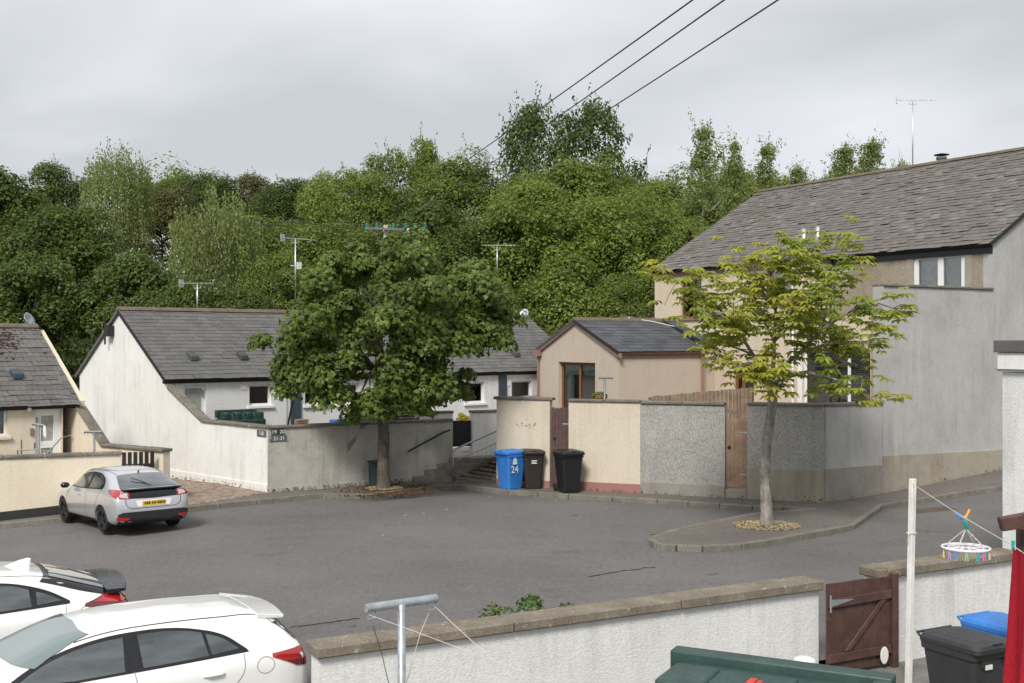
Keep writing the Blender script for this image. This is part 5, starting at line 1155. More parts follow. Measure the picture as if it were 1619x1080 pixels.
n = N('red_lamp'); n.set(0.08,0,0.6,1.0); n.col((0.36,0.012,0.014)); M['lamp'] = n.m
n = N('dark_red_lamp'); n.set(0.1,0,0.6,1.0); n.col((0.10,0.006,0.008)); M['lamp_d'] = n.m
n = N('clear_lamp'); n.set(0.08,0,0.6,1.0); n.col((0.50,0.42,0.42)); M['lamp_c'] = n.m
M['plate_y'] = plain('yellow_plate',(0.68,0.45,0.03),0.45,var=0.05); M['ink'] = plain('dark_ink',(0.09,0.06,0.015),0.6)
M['rim'] = plain('dark_alloy',(0.045,0.046,0.05),0.35,0.6); M['seam'] = plain('panel_gap',(0.02,0.02,0.02),0.8); M['seam_l'] = plain('light_panel_gap',(0.22,0.22,0.215),0.8)
def car(name, loc, rz, pitch, roll, label, paint, st, Lh, wheels, wr_=0.315, arches=True, group=None, zs=1.0, xs_=1.0):
    """st: stations (x, half width, belt z, top z, roof half width)"""
    t = thing(name, loc, label, 'car', group); t.rotation_euler = (roll,pitch,rz); t.scale = (xs_,xs_,zs)
    xs = [s[0] for s in st]; X = np.concatenate([np.linspace(xs[0],xs[0]+0.25,9)[:-1],np.linspace(xs[0]+0.25,xs[-1]-0.25,52),np.linspace(xs[-1]-0.25,xs[-1],9)[1:]])
    w,zb,zt,wr = (crom(xs,[s[i] for s in st],X) for i in (1,2,3,4)); vs = []; NP = 40
    for i,x in enumerate(X):
        b = min(zb[i],zt[i]-0.02); ze = max(b+0.006,zt[i]-0.075); e = min(1.0,max(0.0,(x-xs[0])/0.12),); z0 = 0.20+0.10*max(0,1-(x-xs[0])/0.35)+0.08*max(0,1-(xs[-1]-x)/0.4)
        P = [(0,z0),(w[i]*0.55,z0),(w[i]*0.86,z0+0.005),(w[i]*0.955,z0+0.06),(w[i]*0.985,z0+(0.42-0.2)*0.9),(w[i],min(0.60,b-0.16)),(w[i]*0.992,b-0.10),(w[i]*0.962,b-0.012),
             (w[i]*0.925+(wr[i]-w[i]*0.925)*0.12,b+(ze-b)*0.12),(w[i]*0.925+(wr[i]-w[i]*0.925)*0.58,b+(ze-b)*0.58),(wr[i],ze),(wr[i]*0.90,zt[i]-0.03),(wr[i]*0.62,zt[i]-0.008),(0,zt[i])]
        P = np.array(P); s = np.concatenate([[0],np.cumsum(np.maximum(1e-4,np.hypot(*np.diff(P,axis=0).T)))]); q = np.linspace(0,s[-1],NP)
        y = np.interp(q,s,P[:,0]); z = np.interp(q,s,P[:,1])
        k = np.array([0.25,0.5,0.25])
        for _ in range(2): y[1:-1] = np.convolve(y,k,'valid'); z[1:-1] = np.convolve(z,k,'valid')
        vs += [(x,yy,zz) for yy,zz in zip(y,z)]+[(x,-yy,zz) for yy,zz in zip(y[-2:0:-1],z[-2:0:-1])]
    rg_ = 2*NP-2; nS = len(X); fs = [(i*rg_+j,i*rg_+(j+1)%rg_,(i+1)*rg_+(j+1)%rg_,(i+1)*rg_+j) for i in range(nS-1) for j in range(rg_)]
    fs += [tuple(range(rg_)),tuple(reversed(range((nS-1)*rg_,nS*rg_)))]
    mb = MB().add(vs,fs); me = mb.mesh('body',smooth=True)
    bm = bmesh.new(); bm.from_mesh(me); bvh = BVHTree.FromBMesh(bm); bm.free()
    if arches:
        tmp = bpy.data.objects.new('tmp',me); COL.objects.link(tmp); cm = MB()
        for wx in wheels:
            for sd in (-1,1): cm.lathe((wx,sd*0.62,wr_+0.005),(0,sd,0),[(wr_+0.052,0),(wr_+0.052,0.5)],36)
        cut = bpy.data.objects.new('cut',cm.mesh('cut')); COL.objects.link(cut)
        md = tmp.modifiers.new('b','BOOLEAN'); md.object = cut; md.operation = 'DIFFERENCE'; md.solver = 'EXACT'
        bpy.context.view_layer.update(); me2 = bpy.data.meshes.new_from_object(tmp.evaluated_get(bpy.context.evaluated_depsgraph_get()))
        bpy.data.objects.remove(tmp); bpy.data.objects.remove(cut); me = me2
        me.polygons.foreach_set('use_smooth',[True]*len(me.polygons))
        me.set_sharp_from_angle(angle=R(38)); me.materials.clear()
    body = link('body',me,paint,t,local=True)
    for wx in wheels:
        for sd in (-1,1):
            r = wr_; wl = MB().lathe((wx,sd*0.66,r),(0,sd,0),[(r*0.60,0.0),(r*0.93,-0.0),(r,0.025),(r,0.165),(r*0.94,0.19),(r*0.70,0.195),(r*0.68,0.17),(r*0.62,0.14)],30).build('wheel',M['rubber'],t,local=True,smooth=False)
            rm = MB().lathe((wx,sd*0.66,r),(0,sd,0),[(r*0.66,0.10),(r*0.70,0.188),(r*0.66,0.188),(r*0.62,0.13),(0.03,0.13)],30)
            for a in range(5):
                for da in (-0.11,0.11):
                    an = a*2*math.pi/5+0.3; c = Vector((wx,sd*(0.66+0.165),r)); d = Vector((math.cos(an+da),0,math.sin(an+da))); d2 = Vector((math.cos(an+da*0.3),0,math.sin(an+da*0.3))); rm.tube([c+d2*0.03,c+d*r*0.66],[0.024,0.017],5)
            rm.lathe((wx,sd*0.66,r),(0,sd,0),[(0.055,0.13),(0.055,0.18),(0.03,0.186)],14); rm.build('rim',M['rim'],wl,local=True)
    def patch(nm, poly, u, v, dr, mat, off=0.004, parent=None, step=0.07, both=False):
        u,v,dr = Vector(u),Vector(v),Vector(dr).normalized(); bm = bmesh.new(); _v = [bm.verts.new((p[0],p[1],0)) for p in poly]
        for tr in tessellate_polygon([[Vector((p[0],p[1],0)) for p in poly]]):
            try: bm.faces.new([_v[i] for i in tr])
            except ValueError: pass
        for ax in (0,1):
            lo = min(p[ax] for p in poly); hi = max(p[ax] for p in poly); k = lo+step
            while k < hi-1e-4:
                c = [0,0,0]; c[ax] = k; nn_ = [0,0,0]; nn_[ax] = 1; bmesh.ops.bisect_plane(bm,geom=bm.verts[:]+bm.edges[:]+bm.faces[:],plane_co=c,plane_no=nn_); k += step
        ok = True; hits = {}
        for vt in bm.verts:
            o = u*vt.co.x+v*vt.co.y-dr*6; h = bvh.ray_cast(o,dr)
            if h[0] is None: hits[vt] = None
            else: hits[vt] = h[0]+(h[1] if h[1].dot(dr) < 0 else -h[1])*off
        bad = [vt for vt in bm.verts if hits[vt] is None]; good = {vt:p for vt,p in hits.items() if p is not None}
        for vt,p in good.items(): vt.co = p
        if bad: bmesh.ops.delete(bm,geom=bad,context='VERTS')
        bmesh.ops.recalc_face_normals(bm,faces=bm.faces)
        if bm.faces and sum((f.normal.dot(dr) for f in bm.faces)) > 0: bmesh.ops.reverse_faces(bm,faces=bm.faces)
        m_ = bpy.data.meshes.new(nm); bm.to_mesh(m_); bm.free(); m_.polygons.foreach_set('use_smooth',[True]*len(m_.polygons))
        return link(nm,m_,mat,parent or t,local=True)
    def side(nm, poly, mat, off=0.004, parent=None, which=(1,-1)):
        for s in which: patch(nm,poly,(1,0,0),(0,0,1),(0,-s,0),mat,off,parent)
    def strip(nm, pts, wdt, mat, u, v, dr, off=0.003):
        pl = []; pr = []
        for i,p in enumerate(pts):
            a = pts[max(0,i-1)]; b = pts[min(len(pts)-1,i+1)]; dx_,dy_ = b[0]-a[0],b[1]-a[1]; l = math.hypot(dx_,dy_) or 1; nx,ny = -dy_/l*wdt,dx_/l*wdt
            pl.append((p[0]+nx,p[1]+ny)); pr.append((p[0]-nx,p[1]-ny))
        return patch(nm,pl+pr[::-1],u,v,dr,mat,off)
    return t,body,patch,side,strip
def arc(pts,k=8):
    """smooth open polyline through points"""
    P = np.array(pts,float); s = np.concatenate([[0],np.cumsum(np.hypot(*np.diff(P,axis=0).T))]); q = np.linspace(0,s[-1],k*(len(P)-1)+1)
    return [(float(a),float(b)) for a,b in zip(crom(s,P[:,0],q),crom(s,P[:,1],q))]
SIDE = lambda s: ((1,0,0),(0,0,1),(0,-s,0))
REAR = ((0,1,0),(0,0,1),(1,0,0))
# ---- silver hatchback
stA = [(-2.14,0.66,0.62,0.66,0.55),(-2.12,0.76,0.78,0.86,0.62),(-2.06,0.815,0.93,1.00,0.70),(-1.98,0.845,0.98,1.065,0.70),(-1.6,0.875,1.0,1.245,0.655),(-1.2,0.885,0.985,1.40,0.63),(-0.7,0.888,0.965,1.465,0.625),(-0.1,0.888,0.945,1.475,0.63),(0.35,0.886,0.93,1.42,0.635),
       (0.75,0.884,0.92,1.22,0.66),(1.12,0.88,0.90,1.00,0.72),(1.5,0.865,0.85,0.92,0.72),(1.85,0.82,0.74,0.81,0.66),(2.08,0.70,0.58,0.66,0.55),(2.15,0.52,0.45,0.52,0.40)]
rl = GP(164.4,845.3); fl_ = GP(99.3,832.4); hdg = V2(fl_-rl)
ang = math.atan2(2.12,-1.72)                                            # heading of the car's nose
fwd = Vector((math.cos(ang),math.sin(ang),0)); lft = Vector((-fwd.y,fwd.x,0))
cen = Vector((rl.x,rl.y,0))+fwd*1.23-lft*0.77
zc = gz(cen.x,cen.y)
pf = (gz(*(V2(cen)+V2(fwd)*1.3))-gz(*(V2(cen)-V2(fwd)*1.3)))/2.6
sc_,body,patch,side,strip = car('silver_hatchback',(cen.x,cen.y,zc+0.005),ang,-math.atan(pf),0,'silver five door hatchback parked beside the cream garden wall',M['silver'],stA,4.3,(-1.28,1.31),zs=0.875,xs_=0.96)
dlo = arc([(1.02,0.955),(0.75,1.12),(0.42,1.27),(0.0,1.365),(-0.45,1.385),(-0.85,1.335),(-1.10,1.235),(-1.22,1.10)])+[(-1.20,1.03),(-0.6,1.0),(0.2,0.965)]
side('window_surround',dlo,M['trim'],0.003)
side('side_window',arc([(0.86,1.005),(0.60,1.155),(0.35,1.255),(0.02,1.335),(-0.22,1.35)])+[(-0.25,1.005),(0.3,0.99)],M['cglass'],0.007)
side('side_window',arc([(-0.36,1.35),(-0.6,1.345),(-0.85,1.305),(-1.05,1.215),(-1.14,1.10)])+[(-1.12,1.05),(-0.36,1.015)],M['cglass'],0.007)
TOP = ((0,1,0),Vector((0.62,0,0.78)),Vector((0.78,0,-0.62)))
def zt_on(x,z): return x*0.62+z*0.78
patch('rear_window',[(-0.66,zt_on(-1.93,1.085)),(-0.62,zt_on(-1.75,1.17)),(-0.52,zt_on(-1.30,1.36)),(0,zt_on(-1.27,1.375)),(0.52,zt_on(-1.30,1.36)),(0.62,zt_on(-1.75,1.17)),(0.66,zt_on(-1.93,1.085)),(0,zt_on(-1.96,1.075))],*TOP,M['cglass'],0.005)
patch('windscreen',[(-0.70,1.02),(-0.60,1.30),(-0.54,1.385),(0.54,1.385),(0.60,1.30),(0.70,1.02),(0,0.99)],(0,1,0),(0,0,1),(-1,0,-0.15),M['wglass'],0.005)
patch('tailgate_panel',[(-0.56,0.855),(-0.60,0.98),(-0.70,1.03),(0.70,1.03),(0.60,0.98),(0.56,0.855),(0,0.835)],*REAR,M['trim'],0.005)
MB().frame_box((0,0,0),(1,0,0),(0,1,0),(0,0,1),(-2.085,-0.66,1.035),(-1.93,0.66,1.072)).build('spoiler',M['trim'],sc_,local=True,bevel=0.014)
for s in (1,-1):
    DR = ((0.6,0.8*s,0),(0,0,1),(0.8,-0.6*s,0)); sp = lambda x,y: 0.6*x+0.8*s*(s*y)
    a = lambda x,y,z: (0.6*x+0.8*y, z)
    patch('tail_light',[a(-2.07,0.50,0.85),a(-2.02,0.50,1.01),a(-1.95,0.77,1.055),a(-1.70,0.86,1.055),a(-1.62,0.87,1.03),a(-1.85,0.84,0.93),a(-2.0,0.74,0.865)],*DR,M['lamp'],0.008)
    patch('clear_lens',[a(-2.06,0.53,0.865),a(-2.03,0.55,1.0),a(-1.99,0.68,1.02),a(-2.02,0.70,0.90)],*DR,M['lamp_c'],0.012)
    patch('dark_lens',[a(-1.80,0.85,1.035),a(-1.70,0.86,1.05),a(-1.62,0.87,1.03),a(-1.82,0.845,0.955)],*DR,M['lamp_d'],0.012)
    patch('fog_lamp',[a(-2.12,0.55,0.355),a(-2.12,0.52,0.41),a(-2.05,0.77,0.44),a(-2.05,0.79,0.36)],*DR,M['lamp'],0.02)
patch('bumper_insert',[(-0.74,0.24),(-0.78,0.50),(-0.68,0.54),(0.68,0.54),(0.78,0.50),(0.74,0.24),(0.4,0.23),(-0.4,0.23)],*REAR,M['trim_matt'],0.016)
patch('bumper_insert',[(-0.72,0.22),(-0.72,0.34),(0.72,0.34),(0.72,0.22)],(0,1,0),(0,0,1),(1,0,0.25),M['trim_matt'],0.012)
patch('plate_recess',[(-0.36,0.655),(-0.40,0.80),(0.40,0.80),(0.36,0.655)],*REAR,M['upvc'],0.006)
strip('panel_gap',arc([(-0.62,0.86),(-0.60,0.70),(-0.50,0.62),(0.50,0.62),(0.60,0.70),(0.62,0.86)],6),0.006,M['seam'],*REAR,0.005)
def slab(nm,x,y0,y1,z0,z1,m,th=0.006,par=None):
    h = None; return MB().frame_box((0,0,0),(1,0,0),(0,1,0),(0,0,1),(x-th,y0,z0),(x,y1,z1)).build(nm,m,par or sc_,local=True)
npz = MB().frame_box((-2.14,0,0.725),(1,0,0.05),(0,1,0),(-0.05,0,1),(-0.012,-0.26,-0.055),(0.006,0.26,0.055)).build('number_plate',M['plate_y'],sc_,local=True)
mb = MB(); y = 0.22                                                     # blurred dark characters, not readable in the photograph
for i,wd2 in enumerate((0.045,0.05,0.045,0,0.04,0.05,0,0.045,0.05,0.045,0.05)):
    if wd2: mb.frame_box((-2.153,0,0.725),(1,0,0.05),(0,1,0),(-0.05,0,1),(-0.002,y-wd2*0.8,-0.028),(0.0,y-wd2*0.2,0.030)); mb.frame_box((-2.153,0,0.725),(1,0,0.05),(0,1,0),(-0.05,0,1),(-0.0015,y-wd2*0.95,-0.008*(i%3)),(0.0,y,0.012))
    y -= 0.047 if wd2 else 0.022
mb.build('plate_characters',M['ink'],npz,local=True)
mb = MB()
for yy,sl_ in ((0.045,-0.012),(-0.045,0.012)): mb.tube([(-2.105,yy+sl_,0.862),(-2.085,yy-sl_,0.935)],0.011,5)
mb.tube([(-2.097,0.04,0.898),(-2.097,-0.04,0.898)],0.011,5); mb.build('emblem',M['alu'],sc_,local=True)
MB().tube([(-1.90,-0.02,1.125),(-1.72,0.16,1.235),(-1.60,0.30,1.29)],[0.022,0.014,0.010],6).build('rear_wiper',M['trim_matt'],sc_,local=True)
MB().tube([(-1.22,0,1.40),(-1.27,0,1.44)],[0.02,0.012],6).build('aerial_base',M['seam'],sc_,local=True)
for s in (1,-1):
    mr = MB().lathe((0.80,s*0.93,1.00),(0,s,0.1),[(0.03,-0.06),(0.09,-0.02),(0.10,0.05),(0.085,0.11),(0.03,0.14)],12)
    mr.v = [(0.80+(x-0.80)*0.85,y_,1.0+(z-1.0)*0.75) for x,y_,z in mr.v]; mr.build('wing_mirror',M['trim'],sc_,local=True,smooth=True)
    MB().frame_box((0,0,0),(1,0,0),(0,1,0),(0,0,1),(-0.02,s*0.875-0.02,0.80),(0.17,s*0.875+0.025,0.835)).build('door_handle',M['silver'],sc_,local=True,bevel=0.01)
    strip('door_gap',[(-0.30,1.0),(-0.33,0.75),(-0.30,0.30)],0.005,M['seam'],*SIDE(s)); strip('door_gap',arc([(-1.15,1.02),(-1.08,0.85),(-0.98,0.66),(-0.93,0.34)],4),0.004,M['seam'],*SIDE(s)); strip('door_gap',[(0.95,0.95),(0.98,0.7),(0.90,0.32)],0.004,M['seam'],*SIDE(s))
    side('sill_trim',[(-0.92,0.235),(0.92,0.235),(0.92,0.285),(-0.92,0.30)],M['trim_matt'],0.006,which=(s,))
    patch('headlight',[(0.45,0.60),(0.70,0.62),(0.78,0.72),(0.50,0.68)],(0,1*s,0),(0,0,1),(-1,0,-0.2),M['lamp_c'],0.006)
    strip('roof_seam',arc([(-1.25,0.505),(-0.5,0.535),(0.30,0.545)],5),0.006,M['seam'],(1,0,0),(0,s,0),(0,0,-1),0.003)
# ---- white hatchback, nearest, cut by the bottom edge
stB = [(-2.13,0.62,0.60,0.64,0.5),(-2.11,0.74,0.80,0.88,0.62),(-2.06,0.81,0.95,1.04,0.66),(-1.96,0.85,0.99,1.16,0.655),(-1.80,0.87,1.0,1.32,0.62),(-1.62,0.88,1.0,1.385,0.61),(-1.2,0.89,0.985,1.425,0.60),(-0.7,0.892,0.965,1.445,0.60),(-0.2,0.892,0.945,1.435,0.605),(0.25,0.89,0.93,1.375,0.61),
       (0.70,0.888,0.92,1.20,0.65),(1.15,0.88,0.90,0.985,0.72),(1.55,0.865,0.84,0.90,0.72),(1.9,0.80,0.73,0.79,0.64),(2.1,0.66,0.56,0.62,0.5),(2.16,0.50,0.44,0.5,0.4)]
bdir = Vector((0.835,0.55,0)).normalized(); angB = math.atan2(-bdir.y,-bdir.x)
fwB = -bdir; lfB = Vector((-fwB.y,fwB.x,0))
rcB = W(478,1010,12.75); cB = Vector((rcB.x,rcB.y,0))+fwB*1.97+lfB*(-0.0); cB = cB+Vector((-lfB.x,-lfB.y,0))*0.0
cB = Vector((-4.38,11.72,0)); zB = gz(cB.x,cB.y)
wc,bodyB,patch,side,strip = car('white_hatchback',(cB.x,cB.y,zB+0.005),angB,0,0,'nearest white hatchback with red tail light cut off by the bottom edge',M['pearl'],stB,4.3,(-1.33,1.37),zs=0.955)
dlo = arc([(0.98,0.955),(0.70,1.115),(0.35,1.255),(-0.05,1.335),(-0.5,1.352),(-0.9,1.305),(-1.22,1.20),(-1.42,1.05)])+[(-1.44,1.018),(-0.6,0.99),(0.3,0.965)]
side('window_surround',dlo,M['trim'],0.003)
side('side_window',arc([(0.80,1.01),(0.55,1.145),(0.30,1.235),(0.0,1.295),(-0.20,1.31)])+[(-0.18,1.0),(0.3,0.985)],M['cglass'],0.007)
side('side_window',arc([(-0.34,1.318),(-0.6,1.318),(-0.92,1.272),(-0.98,1.255)])+[(-1.02,1.03),(-0.36,1.01)],M['cglass'],0.007)
side('side_window',arc([(-1.02,1.24),(-1.18,1.18),(-1.34,1.06)])+[(-1.05,1.035)],M['cglass'],0.007)
TB = ((0,1,0),Vector((0.80,0,0.60)),Vector((0.60,0,-0.80)))
patch('windscreen',[(-0.66,1.0),(-0.59,1.2),(-0.53,1.345),(0,1.37),(0.53,1.345),(0.59,1.2),(0.66,1.0),(0,0.965)],(0,1,0),(0,0,1),(-1,0,-0.2),M['wglass'],0.012,step=0.03)
patch('rear_window',[(-0.68,1.03),(-0.62,1.25),(0.62,1.25),(0.68,1.03),(0,1.0)],*REAR,M['cglass'],0.006)
mb = MB(); vs = []
for i in range(13):
    y = -0.60+1.2*i/12; b = 0.05*(abs(y)/0.6)**2; vs += [(-1.60,y,1.392-b*0.5),(-1.96+b*0.9,y*0.97,1.335-b*0.6),(-1.95+b*0.9,y*0.97,1.300-b*0.6),(-1.60,y,1.33-b*0.5)]
mb.add(vs,[(i*4+j,i*4+(j+1)%4,(i+1)*4+(j+1)%4,(i+1)*4+j) for i in range(12) for j in range(4)]+[(0,1,2,3),(51,50,49,48)]).build('spoiler',M['pearl'],wc,local=True,smooth=False,bevel=0.01)
for s in (1,-1):
    a = lambda x,y,z: (0.6*x+0.8*y, z); DR = ((0.6,0.8*s,0),(0,0,1),(0.8,-0.6*s,0))
    patch('tail_light',[a(-2.08,0.46,0.80),a(-2.05,0.46,0.93),a(-1.98,0.76,0.985),a(-1.72,0.865,0.965),a(-1.70,0.87,0.93),a(-1.92,0.83,0.80),a(-2.02,0.76,0.775)],*DR,M['lamp'],0.008)
    patch('dark_lens',[a(-2.07,0.60,0.80),a(-2.02,0.74,0.785),a(-1.93,0.825,0.81),a(-1.82,0.85,0.87),a(-2.0,0.74,0.86)],*DR,M['lamp_d'],0.012)
    strip('roof_seam',arc([(-1.62,0.545),(-0.9,0.555),(-0.2,0.555),(0.25,0.57)],6),0.005,M['seam'],(1,0,0),(0,s,0),(0,0,-1),0.004)
    strip('roof_seam',[(-1.62,1.36),(-1.90,1.15),(-1.99,1.05)],0.004,M['seam_l'],*SIDE(s)) 
    strip('door_gap',[(-0.27,0.99),(-0.30,0.72),(-0.25,0.28)],0.004,M['seam_l'],*SIDE(s)); strip('door_gap',arc([(-1.38,1.01),(-1.37,0.85),(-1.20,0.62),(-1.08,0.40),(-1.06,0.30)],4),0.004,M['seam_l'],*SIDE(s)); strip('door_gap',[(0.95,0.96),(1.0,0.7),(0.92,0.3)],0.004,M['seam_l'],*SIDE(s))
    cp_ = [(-1.60+0.095*math.cos(x_*math.pi/12),0.86+0.085*math.sin(x_*math.pi/12)) for x_ in range(25)]
    if s == 1: strip('fuel_flap',cp_[:24],0.003,M['seam_l'],*SIDE(s),0.004); strip('fuel_flap',cp_[22:],0.003,M['seam_l'],*SIDE(s),0.004)
    for hx_ in (0.02,-1.05):
        MB().tube([(hx_-0.10,s*0.885,0.845),(hx_-0.06,s*0.905,0.85),(hx_+0.06,s*0.91,0.852),(hx_+0.12,s*0.887,0.848)],[0.012,0.017,0.017,0.010],8).build('door_handle',M['pearl'],wc,local=True,smooth=True)
    mr = MB().lathe((0.78,s*0.96,0.99),(0,s,0.1),[(0.03,-0.06),(0.09,-0.02),(0.10,0.05),(0.085,0.11),(0.03,0.14)],12); mr.v = [(0.78+(x-0.78)*0.85,y_,0.99+(z-0.99)*0.75) for x,y_,z in mr.v]; mr.build('wing_mirror',M['pearl'],wc,local=True,smooth=True)
    side('side_crease',arc([(0.6,0.70),(-0.3,0.74),(-1.0,0.80)],4)+arc([(-1.0,0.792),(-0.3,0.732),(0.6,0.692)],4),M['seam_l'],0.001,which=(s,)) if False else None
patch('number_plate',[(-0.26,0.52),(-0.26,0.63),(0.26,0.63),(0.26,0.52)],*REAR,M['plate_y'],0.008); patch('bumper_insert',[(-0.78,0.24),(-0.80,0.40),(0.80,0.40),(0.78,0.24)],*REAR,M['trim_matt'],0.008)
# ---- second white hatchback behind it
cD = Vector((-6.95,13.6,0)); zD = gz(cD.x,cD.y); bdD = Vector((0.86,0.51,0)).normalized(); angD = math.atan2(-bdD.y,-bdD.x)
stD = [(-2.20,0.66,0.62,0.66,0.55),(-2.18,0.77,0.80,0.90,0.66),(-2.12,0.83,0.95,1.03,0.70),(-2.0,0.865,1.0,1.10,0.68),(-1.6,0.885,1.0,1.24,0.63),(-1.2,0.895,0.985,1.355,0.61),(-0.7,0.90,0.965,1.415,0.61),(-0.1,0.90,0.945,1.43,0.615),(0.35,0.898,0.93,1.375,0.62),
       (0.85,0.894,0.92,1.18,0.66),(1.3,0.885,0.90,0.97,0.72),(1.7,0.865,0.84,0.88,0.72),(2.0,0.80,0.73,0.78,0.64),(2.2,0.66,0.56,0.62,0.5),(2.26,0.5,0.44,0.5,0.4)]
wd3,bodyD,patch,side,strip = car('white_fastback',(cD.x,cD.y,zD+0.005),angD,0,0,'white hatchback with shark fin aerial and black rear spoiler behind the nearest car',M['pearl'],stD,4.4,(-1.32,1.38))
side('window_surround',arc([(1.05,0.955),(0.75,1.10),(0.4,1.235),(-0.05,1.325),(-0.5,1.335),(-0.9,1.285),(-1.25,1.17),(-1.45,1.06)])+[(-1.45,1.03),(-0.6,0.995),(0.3,0.965)],M['trim'],0.003)
side('side_window',arc([(0.86,1.005),(0.60,1.135),(0.30,1.235),(0.0,1.29),(-0.20,1.30)])+[(-0.22,1.0),(0.3,0.985)],M['cglass'],0.007)
side('side_window',arc([(-0.32,1.302),(-0.6,1.298),(-0.92,1.248),(-1.0,1.22)])+[(-1.02,1.035),(-0.34,1.01)],M['cglass'],0.007)
side('side_window',arc([(-1.08,1.19),(-1.22,1.14),(-1.36,1.07)])+[(-1.08,1.045)],M['cglass'],0.007)
patch('window_surround',[(-0.70,zt_on(-2.02,1.09)),(-0.60,zt_on(-1.20,1.345)),(0.60,zt_on(-1.20,1.345)),(0.70,zt_on(-2.02,1.09))],*TOP,M['trim'],0.004)
patch('rear_window',[(-0.58,zt_on(-2.0,1.095)),(-0.48,zt_on(-1.26,1.33)),(0.48,zt_on(-1.26,1.33)),(0.58,zt_on(-2.0,1.095))],*TOP,M['cglass'],0.010)
patch('windscreen',[(-0.72,1.0),(-0.64,1.2),(-0.56,1.335),(0.56,1.335),(0.64,1.2),(0.72,1.0),(0,0.965)],(0,1,0),(0,0,1),(-1,0,-0.2),M['wglass'],0.005)
sp_ = MB(); vs = []
for i in range(13):
    y = -0.72+1.44*i/12; b = 0.10*(abs(y)/0.72)**2; vs += [(-1.88,y,1.165-b*0.3),(-2.20+b,y,1.185-b*0.5),(-2.21+b,y,1.15-b*0.5),(-1.90,y,1.10-b*0.3)]
sp_.add(vs,[(i*4+j,i*4+(j+1)%4,(i+1)*4+(j+1)%4,(i+1)*4+j) for i in range(12) for j in range(4)]+[(0,1,2,3),(51,50,49,48)]).build('spoiler',M['trim'],wd3,local=True,bevel=0.008)
for s in (1,-1):
    pass
    a = lambda x,y,z: (0.6*x+0.8*y, z); DR = ((0.6,0.8*s,0),(0,0,1),(0.8,-0.6*s,0))
    patch('tail_light',[a(-2.15,0.40,0.94),a(-2.10,0.42,1.04),a(-2.02,0.78,1.085),a(-1.72,0.88,1.01),a(-1.68,0.885,0.985),a(-1.95,0.86,0.90),a(-2.08,0.80,0.87),a(-2.14,0.7,0.86)],*DR,M['lamp_d'],0.008)
    patch('lamp_lens',[a(-2.12,0.55,0.99),a(-2.08,0.60,1.04),a(-2.02,0.78,1.075),a(-1.80,0.865,1.015),a(-2.0,0.80,0.985)],*DR,M['lamp'],0.012)
    strip('roof_seam',arc([(-1.20,0.50),(-0.5,0.535),(0.30,0.545)],5),0.005,M['seam'],(1,0,0),(0,s,0),(0,0,-1),0.004)
    strip('door_gap',arc([(-1.40,1.03),(-1.38,0.85),(-1.20,0.62),(-1.08,0.34)],4),0.004,M['seam_l'],*SIDE(s)); strip('door_gap',[(-0.28,0.99),(-0.30,0.72),(-0.25,0.3)],0.004,M['seam_l'],*SIDE(s))
    cp_ = [(-1.62+0.085*math.cos(x_*math.pi/12),0.90+0.08*math.sin(x_*math.pi/12)) for x_ in range(25)]
    if s == 1: strip('fuel_flap',cp_[:24],0.003,M['seam_l'],*SIDE(s),0.004)
    mr = MB().lathe((0.85,s*0.97,0.99),(0,s,0.1),[(0.03,-0.06),(0.09,-0.02),(0.10,0.05),(0.085,0.11),(0.03,0.14)],12); mr.v = [(0.85+(x-0.85)*0.85,y_,0.99+(z-0.99)*0.75) for x,y_,z in mr.v]; mr.build('wing_mirror',M['trim'],wd3,local=True,smooth=True)
MB().polywall((0,0),(1,0),(0,1),[(-0.78,1.395),(-1.10,1.36),(-1.12,1.475),(-1.08,1.485),(-0.98,1.465)],-0.022,0.022).build('shark_fin',M['pearl'],wd3,local=True,bevel=0.015,smooth=False)
MB().tube([(-1.95,0.1,1.135),(-1.75,-0.12,1.20),(-1.60,-0.28,1.245)],[0.02,0.014,0.010],6).build('rear_wiper',M['trim_matt'],wd3,local=True)
# ================================================================== trees
def leaf_mesh(name, C, Nn, size, rnd=None, shape='diamond', fold=0.25, dirs=None):
    """C (k,3) leaf centres, Nn (k,3) normals, size (k,): one mesh of small folded leaves"""
    k = len(C); Nn = Nn/np.maximum(1e-6,np.linalg.norm(Nn,axis=1,keepdims=True))
    a = rng.normal(size=(k,3)) if dirs is None else dirs+rng.normal(size=(k,3))*0.5
    a -= Nn*np.sum(a*Nn,axis=1,keepdims=True); a /= np.maximum(1e-6,np.linalg.norm(a,axis=1,keepdims=True)); b = np.cross(Nn,a); s = size[:,None]
    if shape == 'diamond':
        V = np.stack([C-a*s*0.55, C+b*s*0.32-Nn*s*fold*0.3, C+a*s*0.55-Nn*s*fold*0.4, C-b*s*0.32-Nn*s*fold*0.3],axis=1); F_ = np.array([[0,1,2],[0,2,3]]); nv = 4
    elif shape == 'maple':
        V = np.stack([C-a*s*0.42, C-a*s*0.10+b*s*0.50-Nn*s*0.15, C+a*s*0.12+b*s*0.20, C+a*s*0.58-Nn*s*0.18, C+a*s*0.12-b*s*0.20, C-a*s*0.10-b*s*0.50-Nn*s*0.15],axis=1); F_ = np.array([[0,1,2],[0,2,4],[2,3,4],[0,4,5]]); nv = 6
    me = bpy.data.meshes.new(name); nf = len(F_)
    idx = (np.arange(k)[:,None,None]*nv+F_[None]).reshape(-1); v = V.reshape(-1,3)
    me.vertices.add(len(v)); me.vertices.foreach_set('co',v.astype(np.float32).ravel())
    me.loops.add(len(idx)); me.loops.foreach_set('vertex_index',idx.astype(np.int32))
    me.polygons.add(k*nf); me.polygons.foreach_set('loop_start',np.arange(0,k*nf*3,3,dtype=np.int32)); me.update(calc_edges=True)
    return me
